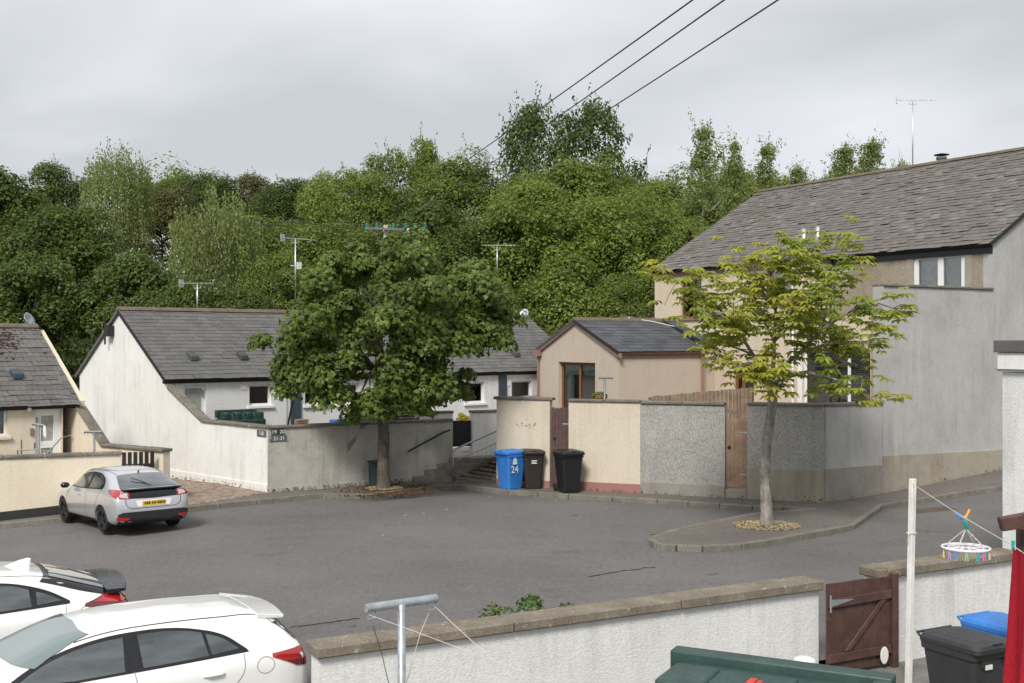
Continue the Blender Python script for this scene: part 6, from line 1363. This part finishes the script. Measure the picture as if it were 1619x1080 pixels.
def unit(k):
    v = rng.normal(size=(k,3)); return v/np.linalg.norm(v,axis=1,keepdims=True)
def crown_lobes(nl, k, fx, leaf, lobe_r=(0.22,0.42), up=0.35, shape='diamond', flat=1.0):
    """fx(u)-> lobe centres; returns a mesh in unit space of a crown of radius about 1"""
    L = fx(nl); r = rng.uniform(*lobe_r,size=nl); w = r**2; w /= w.sum(); pick = rng.choice(nl,size=k,p=w)
    d = unit(k); d[:,2] = np.where(d[:,2] < -0.3,-d[:,2],d[:,2]); rad = r[pick]*rng.uniform(0.55,1.08,size=k)**0.6
    C = L[pick]+d*rad[:,None]*np.array([1,1,flat]); Nn = d*0.8+unit(k)*0.55+np.array([0,0,up]); s = leaf*rng.uniform(0.65,1.35,size=k)
    m = 150; ps = rng.integers(0,nl,m); ds = unit(m); ds[:,2] = np.abs(ds[:,2]); ln = rng.uniform(0.06,0.20,m); q = 16         # shoots feathering the outline
    t_ = np.tile(np.linspace(0,1,q),m); pr = np.repeat(np.arange(m),q); dv = ds*0.7+np.array([0,0,0.55])
    C2 = (L[ps]+ds*r[ps][:,None]*0.95)[pr]+dv[pr]*(ln[pr]*t_)[:,None]+rng.normal(size=(m*q,3))*0.012
    C = np.concatenate([C,C2]); Nn = np.concatenate([Nn,unit(m*q)+np.array([0,0,0.4])]); s = np.concatenate([s,leaf*0.8*rng.uniform(0.6,1.2,m*q)])
    return leaf_mesh('crown',C,Nn,s,shape=shape)
def f_round(n):
    d = unit(n); d[:,2] = np.abs(d[:,2])*rng.choice([1,1,1,-0.75],size=n); r = rng.uniform(0.35,0.85,size=n)**0.6; p = d*r[:,None]; p[:,2] = p[:,2]*0.95; return p
def f_cone(n):
    z = rng.uniform(-1,0.95,size=n); R_ = 0.72*(1-z)/2+0.10; a = rng.uniform(0,6.28,size=n); r = R_*np.sqrt(rng.uniform(0.2,1,size=n)); return np.stack([r*np.cos(a),r*np.sin(a),z],1)
def f_tall(n):
    z = rng.uniform(-1,0.92,size=n); R_ = 0.75*np.sqrt(np.maximum(0.02,1-((z+0.15)/1.12)**2)); a = rng.uniform(0,6.28,size=n); r = R_*np.sqrt(rng.uniform(0.15,1,size=n)); return np.stack([r*np.cos(a),r*np.sin(a),z],1)
TREE = {}
TREE['broad'] = [crown_lobes(95,22000,f_round,0.043,(0.09,0.36)) for _ in range(3)]
TREE['dense'] = [crown_lobes(95,20000,f_round,0.050,(0.09,0.32),shape='maple') for _ in range(2)]
TREE['cone'] = [crown_lobes(100,18000,f_cone,0.042,(0.10,0.22)) for _ in range(2)]
TREE['tall'] = [crown_lobes(90,18000,f_tall,0.040,(0.11,0.28)) for _ in range(2)]
def f_birch(n):
    z = rng.uniform(-1,1.0,size=n); R_ = 0.40*((1.02-z)/2.02)**0.75*np.minimum(1,(z+1.15)*2)+0.015; a = rng.uniform(0,6.28,size=n); r = R_*np.sqrt(rng.uniform(0.0,1,size=n)); return np.stack([r*np.cos(a),r*np.sin(a),z],1)
TREE['birch'] = [crown_lobes(190,6500,f_birch,0.028,(0.03,0.095),up=0.1) for _ in range(3)]
def weeping():
    C = []; k = 520
    for i in range(k):
        a = rng.uniform(0,6.28); r = 0.85*math.sqrt(rng.uniform(0.03,1)); z0 = 0.95*math.sqrt(max(0.05,1-(r/1.02)**2))-0.1+rng.normal()*0.05+0.20*math.sin(a*3.1+1)*math.sin(r*7)+(0.22 if rng.random() < 0.12 else 0); ln = rng.uniform(0.4,1.15); m = 26
        t = np.linspace(0,1,m); C.append(np.stack([r*np.cos(a)*(1+0.12*t)+rng.normal(size=m)*0.015,r*np.sin(a)*(1+0.12*t)+rng.normal(size=m)*0.015,z0-ln*t+rng.normal(size=m)*0.02],1)+np.outer(t,rng.normal(size=3)*0.10))
    C = np.concatenate(C); n_ = len(C); dv = np.tile(np.array([0,0,-1.0]),(n_,1)); Nn = C*np.array([1,1,0.1])+unit(n_)*1.0+np.array([0,0,0.3])
    C = C+rng.normal(size=C.shape)*0.018
    return leaf_mesh('crown',C,Nn,0.046*rng.uniform(0.7,1.3,size=n_),dirs=dv)
TREE['weep'] = [weeping()]
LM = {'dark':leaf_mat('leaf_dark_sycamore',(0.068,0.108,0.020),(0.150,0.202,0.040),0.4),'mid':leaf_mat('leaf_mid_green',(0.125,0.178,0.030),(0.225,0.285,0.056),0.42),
      'light':leaf_mat('leaf_light_green',(0.165,0.225,0.038),(0.275,0.34,0.070),0.45),'yellow':leaf_mat('leaf_yellow_green',(0.15,0.175,0.030),(0.27,0.30,0.060),0.45),
      'olive':leaf_mat('leaf_olive',(0.095,0.105,0.032),(0.185,0.180,0.055),0.4),'birch':leaf_mat('leaf_birch',(0.19,0.24,0.07),(0.33,0.38,0.13),0.5),'ever':leaf_mat('leaf_evergreen',(0.062,0.105,0.024),(0.130,0.185,0.042),0.4)}
def put_tree(px, pt, D, wpx, kind, lm, label, hr=None, zb=None, trunk='bark_d', cat='tree', name=None, var=None, base=None):
    """px centre, pt top pixel, wpx crown width in pixels"""
    top = W(px,pt,D); Rr = wpx/2/F*D; zg = terrain(top.x,top.y) if base is None else base
    cz_ = {'broad':1.0,'dense':1.0,'cone':1.75,'tall':1.5,'birch':3.4,'weep':1.25}[kind] if hr is None else hr
    if kind == 'birch': Rr = Rr/0.40
    half = Rr*cz_ if kind != 'birch' else Rr*cz_/3.4*1.0
    if kind == 'birch': half = hr*Rr if hr else (top.z-zg)*0.42
    z_c = top.z-half*(1.08 if kind in ('broad','dense') else 1.0)
    t = thing(name or ('birch_tree' if kind in ('birch','weep') else 'tall_tree' if kind == 'cone' else 'woodland_tree'),(top.x,top.y,zg),label,cat)
    ms = TREE[kind]; me = ms[(random.randrange(len(ms)) if var is None else var)%len(ms)]
    if not me.materials: me.materials.append(None)
    o = bpy.data.objects.new('crown',me); COL.objects.link(o); o.parent = t
    o.location = (0,0,z_c-zg); o.scale = (Rr,Rr,half); o.rotation_euler = (0,0,random.uniform(0,6.28))
    o.material_slots[0].link = 'OBJECT'; o.material_slots[0].material = LM[lm]
    r0 = max(0.09,Rr*0.045); tb = MB(); tp = z_c+half*0.35; k = 7; pts = [(random.gauss(0,0.1*i/k),random.gauss(0,0.1*i/k),-0.5+(tp-zg+0.5)*i/k) for i in range(k+1)]
    tb.tube(pts,[r0*(1-0.8*i/k) for i in range(k+1)],8)
    for i in range(9):
        z0 = (z_c-zg)+half*random.uniform(-0.6,0.3); a = random.uniform(0,6.28); l = Rr*random.uniform(0.5,0.8)*(0.45 if kind in ('birch','cone') else 1); tb.tube([(0,0,z0),(l*0.5*math.cos(a),l*0.5*math.sin(a),z0+l*0.25),(l*math.cos(a),l*math.sin(a),z0+l*0.6)],[r0*0.5,r0*0.3,r0*0.1],5)
    tb.build('trunk',M[trunk],t,local=True,smooth=True); return t
T = [ # px, top, D, width, kind, leaf, label
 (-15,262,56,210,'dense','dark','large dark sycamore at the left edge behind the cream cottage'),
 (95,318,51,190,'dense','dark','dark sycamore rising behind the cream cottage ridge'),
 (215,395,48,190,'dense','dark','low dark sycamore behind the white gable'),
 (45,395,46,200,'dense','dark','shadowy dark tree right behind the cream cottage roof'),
 (300,440,46,150,'dense','dark','dark low tree behind the ridge of the white cottages'),
 (75,258,72,140,'broad','dark','round dark tree top on the left skyline'),
 (15,330,60,120,'broad','olive','brownish olive tree at the far left among dark sycamores'),
 (255,290,74,130,'broad','olive','olive tree beside the pale birch on the left skyline'),
 (330,270,84,110,'broad','ever','small dark tree top on the skyline above the weeping birch'),
 (285,278,88,100,'broad','mid','mid green skyline tree left of the dark tree top'),
 (395,276,86,120,'broad','olive','olive skyline tree behind the weeping birch'),
 (455,278,78,120,'broad','ever','dark skyline tree left of centre'),
 (425,340,66,150,'broad','mid','mid green tree right behind the weeping birch'),
 (500,298,66,150,'tall','light','light green tree above the tall aerial mast'),
 (560,262,72,150,'broad','light','light green tree left of the centre skyline'),
 (540,345,58,170,'broad','mid','mid green tree behind the left part of the maple'),
 (615,246,74,140,'tall','mid','mid green upright tree in the centre skyline'),
 (672,228,76,130,'cone','light','pointed light green tree in the centre skyline'),
 (735,238,72,170,'broad','mid','broad green tree below the power lines'),
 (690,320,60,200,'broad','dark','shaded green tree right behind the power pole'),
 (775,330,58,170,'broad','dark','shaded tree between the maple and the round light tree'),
 (852,176,92,205,'tall','ever','left one of the two tall dark trees on the skyline'),
 (945,172,90,205,'tall','ever','right pointed one of the two tall dark trees on the skyline'),
 (900,238,84,220,'broad','mid','green tree below the two tall dark trees'),
 (850,285,58,210,'broad','light','big round light green tree in the middle of the wood'),
 (965,300,60,190,'broad','light','light green tree beside the big round one'),
 (905,400,54,200,'broad','mid','low green tree behind the extension ridge'),
 (1045,330,58,170,'broad','mid','mid green tree left of the two storey house'),
 (1055,285,78,150,'broad','light','light skyline tree left of the slim birches'),
 (1000,275,84,120,'broad','mid','mid green skyline tree right of the tall pair'),
 (1010,420,52,150,'broad','mid','leafy low tree at the corner of the two storey house'),
 (1120,300,70,150,'broad','mid','green tree behind the slim birch trunk'),
 (1190,285,76,140,'broad','light','light tree behind the house roof verge'),
 (1275,280,80,130,'broad','mid','small tree top behind the house ridge'),
 (1345,275,80,140,'broad','light','pale tree top above the house ridge middle'),
 (1480,262,84,120,'broad','mid','small tree top behind the chimney pots'),
 (1165,268,80,150,'broad','light','light tree between the first slim birches'),
 (1225,266,82,140,'broad','mid','green tree behind the left end of the house ridge'),
 (1330,262,84,130,'broad','light','light rounded tree behind the paired birches'),
 (1390,258,86,120,'broad','birch','pale rounded tree left of the roof aerial'),
 (450,400,52,150,'broad','mid','green tree behind the white cottage roof left of the maple'),
 (385,450,47,130,'dense','dark','dark low tree below the weeping birch'),
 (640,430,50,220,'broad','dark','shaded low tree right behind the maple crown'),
 (750,440,51,160,'broad','mid','low green tree right of the maple crown'),
 (1085,360,56,140,'tall','light','light upright tree touching the left end of the house roof'),
]
for px,pt,D,wp2,kd,lm,lab in T: put_tree(px,pt,D,wp2*1.16,kd,lm,lab)
put_tree(185,238,66,125,'weep','birch','pale birch with loose top on the left skyline',hr=1.5,trunk='bark_b')
put_tree(345,308,55,165,'weep','birch','pale weeping birch behind the white cottage roof',hr=1.65,trunk='bark_b')
for px,pt,wp2,lab in ((1112,206,62,'tallest slim birch with pale trunk left of the house roof'),(1160,234,52,'second slim birch beside the tallest one'),(1213,234,58,'slim birch behind the left end of the house ridge'),
                      (1262,268,44,'short slim birch above the house ridge'),(1335,236,54,'left slim birch of the pair above the ridge'),(1378,228,58,'right slim birch of the pair above the ridge'),(1425,262,40,'small slim birch left of the roof aerial')):
    put_tree(px,pt,66+random.uniform(-3,3),wp2*2.0,'birch','birch',lab,trunk='bark_b')
# shrubs
def shrub(name,px,py,D,wpx,hpx,lm,label,zb,k=2600,leaf=0.11,flowers=None,shape='diamond',lobes=14):
    c = W(px,py,D); rx = wpx/2/F*D; rzv = hpx/F*D; t = thing(name,(c.x,c.y,zb),label,'shrub')
    top = c.z; hz2 = max(0.3,(top-zb)); L = np.stack([rng.uniform(-0.75,0.75,lobes)*rx,rng.uniform(-0.5,0.5,lobes)*min(rx,0.45 if zb < 0.4 else rx),zb+hz2*rng.uniform(0.25,0.82,lobes)],1); r = rng.uniform(0.28,0.45,lobes)*min(rx,hz2)
    L[:,2] -= np.abs(L[:,0])/rx*hz2*0.3
    pk_ = rng.integers(0,lobes,k); d = unit(k); d[:,2] = np.abs(d[:,2]); C = L[pk_]+d*(r[pk_]*rng.uniform(0.6,1.1,k))[:,None]; C[:,2] = np.minimum(C[:,2],top+rng.normal(size=k)*0.06)
    me = leaf_mesh('foliage',C+np.array([c.x,c.y,0]),d+unit(k)*0.5,leaf*rng.uniform(0.6,1.3,k),shape=shape); link('foliage',me,lm,t)
    sb = MB()
    for i in range(6): p = L[i]; sb.tube([(c.x+p[0]*0.2,c.y+p[1]*0.2,zb-0.1),(c.x+p[0]*0.6,c.y+p[1]*0.6,zb+(p[2]-zb)*0.5),(c.x+p[0],c.y+p[1],p[2])],[0.03,0.02,0.01],5)
    sb.build('stems',M['bark_d'],t)
    if flowers is not None:
        q_ = 160; pk_ = rng.integers(0,lobes,q_); d = unit(q_); d[:,2] = np.abs(d[:,2]); d[:,1] -= 0.4; C = L[pk_]+d*(r[pk_]*1.08)[:,None]; link('blossom',leaf_mesh('blossom',C+np.array([c.x,c.y,0]),d,0.13*rng.uniform(0.7,1.3,q_)),flowers,t,kind='stuff')
    return t
shrub('yellow_shrub',442,448,44,70,60,LM['yellow'],'yellow green bush behind the roof left of the maple',1.5)
shrub('pale_shrub',842,468,50,60,60,LM['birch'],'pale green bush at the right end of the white cottage roof',1.5,2600,0.16)
shrub('dark_shrub',905,478,49,110,60,LM['olive'],'olive bush behind the extension roof',1.5,3200,0.16)
shrub('blossom_shrub',990,470,50.5,100,50,LM['light'],'light bush with white blossom above the extension roof',1.5,3200,0.15,flowers=M['white_paint'])
M['goldl'] = leaf_mat('leaf_gold',(0.22,0.21,0.02),(0.50,0.42,0.05)); 
shrub('golden_shrub',731,646,38.0,34,20,M['goldl'],'golden yellow bush behind the black gate above the steps',1.0,1500,0.07)
c = GP(845,962,0); bx = nwl(nu(845))+(-nn)*0.85; tw_ = shrub('laurel_bush',845,918,bx.y,165,40,leaf_mat('leaf_laurel',(0.055,0.115,0.018),(0.16,0.25,0.045),rough=0.35),'bright green bush growing behind the near garden wall',gz(bx.x,bx.y),5200,0.055,lobes=26)
mt_ = thing('plant_pot',W(948,628,33.2),'red pot of green plants on the wall behind the T post','plant pot'); c = W(948,632,33.2)
MB().lathe((c.x,c.y,c.z-0.12),(0,0,1),[(0.08,0),(0.12,0.16),(0.13,0.17)],12).build('pot',M['redp'],mt_); MB().lathe((c.x,c.y,0.3),(0,0,1),[(0.10,0),(0.10,c.z-0.42)],8).build('stand',M['galv_d'],mt_)
C = np.array([c.x,c.y,c.z+0.1])+unit(260)*np.array([0.22,0.2,0.12]); link('plant',leaf_mesh('plant',C,unit(260)+np.array([0,0,.6]),0.07*np.ones(260)),LM['mid'],mt_)
# far wood that reads as one mass behind the individual trees
nl_ = 760; lx = rng.uniform(-75,85,nl_); ly = rng.uniform(86,112,nl_); top = 10.6+1.8*np.sin(lx*0.16)+1.6*np.sin(lx*0.41+1)+0.9*np.sin(lx*0.9)-np.maximum(0,lx-25)*0.03
lz = np.array([terrain(a,b) for a,b in zip(lx,ly)])+top*rng.uniform(0.1,1,nl_)**0.6; lr = rng.uniform(1.2,2.6,nl_); pk_ = np.repeat(np.arange(nl_),230); k = len(pk_); d = unit(k); d[:,2] = np.where(d[:,2] < -0.3,-d[:,2],d[:,2])
C = np.stack([lx,ly,lz],1)[pk_]+d*(lr[pk_]*rng.uniform(0.5,1.1,k)**0.6)[:,None]
fw_ = link('wood',leaf_mesh('wood',C,d+unit(k)*0.5+np.array([0,0,0.4]),0.25*rng.uniform(0.6,1.3,k)),LM['mid'],kind='stuff'); tag(fw_,'distant mixed wood closing the view behind the houses','wood')
k = 110000; xx = rng.uniform(-48,36,k); yy = np.where(rng.random(k) < 0.45,rng.uniform(47,51,k),rng.uniform(58,72,k)); uz = np.array([terrain(a,b) for a,b in zip(xx,yy)])+rng.uniform(0,1,k)**1.3*np.where(yy < 55,3.4,8.0)
ug_ = link('undergrowth',leaf_mesh('undergrowth',np.stack([xx,yy,uz],1),unit(k)+np.array([0,-0.4,0.5]),0.30*rng.uniform(0.6,1.3,k)),LM['dark'],kind='stuff'); tag(ug_,'dark shrubby undergrowth along the edge of the wood','undergrowth')
# ------------------------------------------------------------------ branch grower for the two street trees
def grow(mb, p0, p1, r0, r1, k=6, wob=0.06):
    p0,p1 = Vector(p0),Vector(p1); L = (p1-p0).length; pts = []
    for i in range(k+1):
        t_ = i/k; p = p0.lerp(p1,t_)+Vector((random.gauss(0,wob),random.gauss(0,wob),random.gauss(0,wob)+0.10*L*math.sin(math.pi*t_)))*(1 if 0 < i < k else 0)*min(1,L); pts.append(p)
    mb.tube(pts,[r0+(r1-r0)*i/k for i in range(k+1)],8 if r0 > 0.04 else 5); return pts
# the maple in the middle
mb0 = GP(607,772,PH); MD = mb0.y
mt = thing('maple_tree',mb0,'dense dark green maple on the verge before the grey boundary wall','tree')
tr_ = MB(); ft = W(601,585,MD); 
tr_.tube([mb0+Vector((0,0,-0.2)),mb0+Vector((0,0,0.02)),mb0+Vector((-0.02,0,0.35)),W(607,690,MD),W(604,640,MD),ft,W(598,520,MD),W(602,450,MD+0.1)],[0.24,0.20,0.165,0.15,0.14,0.135,0.10,0.05],12)
# crown masses by pixel: (px, py, depth offset, radius px)
ml = [(600,412,0,58),(640,420,-0.6,55),(560,430,0.3,52),(520,462,-0.5,55),(575,470,-1.6,62),(650,470,-1.5,66),(705,440,0.2,48),(735,462,-0.4,52),(770,490,0.1,52),(790,515,-0.3,50),(800,545,-0.2,40),(760,470,-0.6,50),(720,560,-1.5,52),(500,560,-1.2,52),(575,620,-1.2,46),(640,600,-2.2,50),(455,560,-0.4,38),(600,640,-0.9,38),(550,630,-0.3,28),(480,500,-0.2,48),(470,545,0.0,45),
      (520,530,-1.3,60),(590,540,-2.2,64),(660,535,-2.2,62),(725,530,-1.4,60),(765,555,-0.8,44),(455,580,-0.2,30),(490,595,-0.8,48),(545,600,-1.6,48),(610,605,-2.0,48),(670,590,-1.8,52),(720,590,-1.0,44),(560,640,-1.0,34),(640,630,-1.4,38),(688,620,-0.8,34),
      (745,595,-0.2,36),(600,480,1.5,70),(530,520,1.8,70),(680,510,1.8,72),(740,520,1.5,56),(480,560,1.2,50),(620,570,1.6,66),(560,450,1.5,55),(655,440,1.4,55),(700,470,-1.2,50),(620,450,-1.2,48),(540,560,-1.8,46),(625,395,0.4,34),(590,400,0.5,36),(680,420,0.6,40),(470,605,0.5,34),(610,640,0.4,30)]
C = []; Nn = []; S = []
for px,py,dd,rp in ml:
    px = 600+(px-600)*0.97
    c = W(px+random.gauss(0,8),py+random.gauss(0,12 if py < 590 else 5),MD+dd+random.gauss(0,0.25)); r = rp/F*MD*random.uniform(0.65,1.15)
    for s_ in range(random.choice((2,3,4))):                         # each mass is a few uneven sprays
        c2 = np.array(c)+rng.normal(size=3)*r*0.45; r2 = r*rng.uniform(0.35,0.75); k = int(520*(r2/0.8)**2)+70
        d = unit(k); d[:,2] = np.where(d[:,2] < -0.5,-d[:,2],d[:,2]); rad = r2*rng.uniform(0.3,1.15,k)**0.6
        C.append(c2+d*rad[:,None]*np.array([1.05,1.05,0.85])); Nn.append(d*0.9+np.array([0,-0.15,0.35])+unit(k)*0.7); S.append(0.15*rng.uniform(0.5,1.35,k))
    grow(tr_, ft if py > 500 else W(599,520,MD), c, 0.045 if rp > 45 else 0.03, 0.008, 6, 0.10)
link('crown',leaf_mesh('crown',np.concatenate(C),np.concatenate(Nn),np.concatenate(S),shape='maple'),leaf_mat('leaf_maple',(0.072,0.118,0.020),(0.190,0.250,0.050),0.4,0.45),mt)
tr_.build('trunk',M['bark'],mt,smooth=True)
# the young horse chestnut on the kerbed island
cb0 = GP(1212,831,PH); CD = cb0.y
ct = thing('chestnut_tree',cb0,'young yellow green horse chestnut with sparse open crown on the kerbed island','tree')
tr_ = MB(); fk = W(1222,600,CD)
tr_.tube([cb0+Vector((0,0,-0.2)),cb0+Vector((0,0,0.03)),cb0+Vector((0,0,0.3)),W(1209,760,CD),W(1212,700,CD),W(1221,640,CD),fk],[0.18,0.15,0.128,0.112,0.105,0.108,0.112],12)
limbs = [((1222,600),[(1190,560,-.3),(1165,520,-.7),(1130,480,-1.0),(1085,452,-1.2),(1045,436,-1.2)]),((1190,560),[(1150,545,.4),(1110,520,.8)]),((1222,590),[(1224,540,0),(1226,490,.2),(1232,440,.3),(1262,405,.3),(1310,380,.2),(1335,368,.2)]),
         ((1226,590),[(1262,560,-.4),(1300,520,-.8),(1345,492,-1.0),(1390,480,-1.1),(1425,492,-1.1)]),((1230,600),[(1275,588,-.6),(1320,600,-.9),(1350,618,-1.0),(1372,632,-1.0)]),((1262,560),[(1300,545,.5),(1350,540,.9),(1395,545,1.0)]),
         ((1224,540),[(1200,490,.7),(1180,440,1.1),(1160,410,1.2)]),((1226,490),[(1200,455,-.6),(1190,420,-.9),(1205,400,-.9)]),((1300,520),[(1310,470,-.3),(1330,430,-.2),(1345,418,-.2)]),((1165,520),[(1140,500,-1.5),(1115,490,-1.9)]),((1222,595),[(1195,590,-1.0),(1165,578,-1.4),(1135,570,-1.6)]),
         ((1232,440),[(1280,430,1.0),(1320,440,1.4)]),((1224,540),[(1265,500,1.0),(1300,470,1.6)]),((1262,405),[(1240,410,-.8),(1215,415,-1.2)]),((1222,598),[(1210,600,-.9),(1240,612,-1.3),(1225,590,-1.7)]),((1224,540),[(1245,500,-1.2),(1275,470,-1.8),(1300,455,-2.0)]),((1300,545),[(1330,570,.2),(1365,580,.3)])]
tips = []
for s0,pl in limbs:
    pts = [W(s0[0],s0[1],CD)]+[W(x,y,CD+dd) for x,y,dd in pl]; k = len(pts); rr0 = 0.046 if k > 4 else 0.028
    tr_.tube(pts,[rr0*(1-0.82*i/(k-1)) for i in range(k)],7)
    for i in range(1,k):
        a,b = pts[i-1],pts[i]; m = max(2,int((b-a).length/0.16))
        for j in range(m):
            p = a.lerp(b,(j+random.random())/m); fr_ = (i-1+(j+0.5)/m)/(k-1)
            if fr_ < 0.22: continue
            for _ in range(random.choice((4,5,6)) if fr_ > 0.3 else 2):
                q = p+Vector((random.gauss(0,0.30),random.gauss(0,0.38),random.gauss(0.06,0.23)))
                if random.random() < 0.35: tr_.tube([p,p.lerp(q,0.6)+Vector((0,0,0.03)),q],[0.011,0.008,0.005],4)
                tips.append(q)
    tips.append(pts[-1])
tr_.build('trunk',M['bark_c'],ct,smooth=True)
V = []; Fc = []
for q in tips:
    for _ in range(random.choice((1,2,2,3))):
        st_ = q+Vector((random.gauss(0,0.07),random.gauss(0,0.07),random.gauss(0,0.05))); ya = random.uniform(0,6.28); sz = random.uniform(0.16,0.27); out = Vector((math.cos(ya),math.sin(ya),random.uniform(-0.15,0.25))).normalized()
        pw = st_+out*0.06; upv = (Vector((0,0,1))+out*random.uniform(-0.2,0.6)).normalized(); sx = out.cross(upv).normalized()
        for f in range(6):
            an = R(-105+42*f); dl = (out*math.cos(an)+sx*math.sin(an)).normalized(); ll = sz*(1.0-0.28*abs(f-2.5)/2.5); tip = pw+dl*ll+Vector((0,0,-ll*random.uniform(0.30,0.65))); md = pw+dl*ll*0.66+Vector((0,0,-ll*random.uniform(0.08,0.2))); sw = dl.cross(upv).normalized()*ll*0.22
            b = len(V); V += [tuple(pw),tuple(md+sw-upv*0.012),tuple(tip),tuple(md-sw-upv*0.012),tuple(md+upv*0.012)]; Fc += [(b,b+1,b+4),(b+1,b+2,b+4),(b+4,b+2,b+3),(b,b+4,b+3)]
me = bpy.data.meshes.new('crown'); me.from_pydata(V,[],Fc); n = N('leaf_chestnut'); n.set(0.45,0,0.3); ge = n.n('ShaderNodeNewGeometry')
c_ = n.mix(n.ramp(n.noise(0.55,3,0.5),[(0.40,0.0),(0.60,1.0)]),n.ramp(ge.outputs['Random Per Island'],[(0,(0.20,0.265,0.036)),(1,(0.36,0.41,0.070))]),n.ramp(ge.outputs['Random Per Island'],[(0,(0.34,0.36,0.050)),(0.9,(0.49,0.48,0.080)),(1,(0.48,0.36,0.08))])); n.col(c_)
tr2 = n.n('ShaderNodeBsdfTranslucent'); n.l(c_,tr2.inputs[0]); ms_ = n.n('ShaderNodeMixShader'); ms_.inputs[0].default_value = 0.5; n.l(n.b.outputs[0],ms_.inputs[1]); n.l(tr2.outputs[0],ms_.inputs[2]); n.l(ms_.outputs[0],n.out.inputs[0])
link('crown',me,n.m,ct)
# ------------------------------------------------------------------ straw, leaf litter, weeds, specks of litter
def scatter_flat(name, pts, size, mat, label, cat, thick=0.0, up=1.0):
    C = np.array(pts); k = len(C); o = link(name,leaf_mesh(name,C,unit(k)*0.45+np.array([0,0,up]),size*rng.uniform(0.5,1.5,k)),mat,kind='stuff'); tag(o,label,cat); return o
def ring_pts(c,rx,ry,k,dz=0.02,h=0.05):
    out = []
    for _ in range(k):
        a = random.uniform(0,6.28); r = math.sqrt(random.random()); x = c.x+rx*r*math.cos(a); y = c.y+ry*r*math.sin(a); out.append((x,y,gz(x,y)+PH+dz+h*(1-r)*random.random()))
    return out
scatter_flat('straw_mulch',ring_pts(cb0,0.72,0.62,4500,0.012,0.04),0.045,M['straw'],'ring of dry straw around the chestnut trunk','straw')
scatter_flat('straw_mulch',ring_pts(mb0,0.5,0.42,3000,0.012,0.04),0.045,M['straw'],'ring of dry straw around the maple trunk','straw')
pts = []
while len(pts) < 4000:
    p = GP(random.gauss(625,45),random.uniform(766,786),PH)
    px,py = CX+p.x/p.y*F, CY-(p.z-H)/p.y*F; lim = 787-abs(px-580)*0.075
    if py < lim and random.random() < 0.8: pts.append((p.x,p.y,p.z+0.008))
scatter_flat('leaf_litter',pts,0.05,M['litter'],'brown leaf litter on the verge beneath the maple','leaf litter')
pts = []
def weed(A,d,nv,L,zf,k,spread=0.05,h=0.10):
    for _ in range(k):
        u = random.uniform(0,L); c = V2(A)+V2(d)*u+V2(nv)*abs(random.gauss(0.03,spread)); 
        for __ in range(4): pts.append((c.x+random.gauss(0,.03),c.y+random.gauss(0,.03),zf(c.x,c.y)+random.uniform(0,h)))
gp = lambda x,y: gz(x,y)+PH
weed(K2,bd,bn,BL*0.95,gp,150); weed(K2,g,gn,6,gp,60); weed(CN,wd_,wN,abs(wu(900)),gp,70,0.03,0.06); weed(CN,hs,tN,9,gp,70,0.05); weed(CN,wd_,wN,1.6,gp,40,0.04,0.16)
for i in range(len(KB)-1):
    a,b = KB[i],KB[i+1]; dd = V2(b-a); l = dd.length
    if l > 0.1: weed(V2(a),dd/l,Vector((dd.y,-dd.x))/l,l,gz,int(l*3),0.02,0.03)
weed(S0,bd,stq,1.8,lambda x,y: zs0+0.02,60,0.3,0.08); weed(S0+stq*1.05,bd,stq,1.6,lambda x,y: rampz(x,y),50,0.06,0.1)
scatter_flat('weeds',pts,0.036,leaf_mat('leaf_weed',(0.07,0.085,0.025),(0.16,0.155,0.05)),'thin weeds and moss along wall bases and kerbs','weeds',up=0.3)
pts = []
for px,py in ((775,786),(803,787),(817,788),(880,791),(838,776),(843,776),(605,846),(556,828),(668,812),(705,806),(1462,818),(640,815),(1540,838)):
    p = GP(px,py,0.01); pts += [(p.x+random.gauss(0,.02),p.y+random.gauss(0,.02),p.z+0.01) for _ in range(3)]
scatter_flat('litter_specks',pts,0.032,M['white_paint'],'small white scraps of litter on the tarmac','litter')
# cracks and patch joints in the tarmac
M['crack'] = plain('tarmac_crack',(0.018,0.018,0.018),0.95)
def crack(px,label):
    pts_ = [GP(x,y,0.0) for x,y in px]; mb = MB(); out = []
    for i in range(len(pts_)-1):
        for j in range(10): out.append(pts_[i].lerp(pts_[i+1],j/10)+Vector((random.gauss(0,.025),random.gauss(0,.025),0)))
    vs_ = []
    for i,p in enumerate(out):
        w_ = random.uniform(0.010,0.035); vs_ += [(p.x,p.y-w_,gz(p.x,p.y)+0.006),(p.x,p.y+w_,gz(p.x,p.y)+0.006)]
    o = mb.add(vs_,[(2*i,2*i+2,2*i+3,2*i+1) for i in range(len(out)-1)]).build('tarmac_crack',M['crack'],kind='structure'); return o
crack([(930,912),(985,903),(1040,896)],''); crack([(455,992),(520,984),(575,977)],''); crack([(1030,846),(1075,838),(1100,834)],'')
mh = GP(1475,806,0.004); o = MB().prism([(mh.x-0.5,mh.y-0.3),(mh.x+0.5,mh.y-0.2),(mh.x+0.45,mh.y+0.3),(mh.x-0.5,mh.y+0.2)],lambda x,y: gz(x,y)-0.05,lambda x,y: gz(x,y)+0.006).build('manhole_cover',plain('rusty_cover',(0.10,0.065,0.055),0.8)); tag(o,'rust brown cover set in the road right of the white pole','manhole cover')
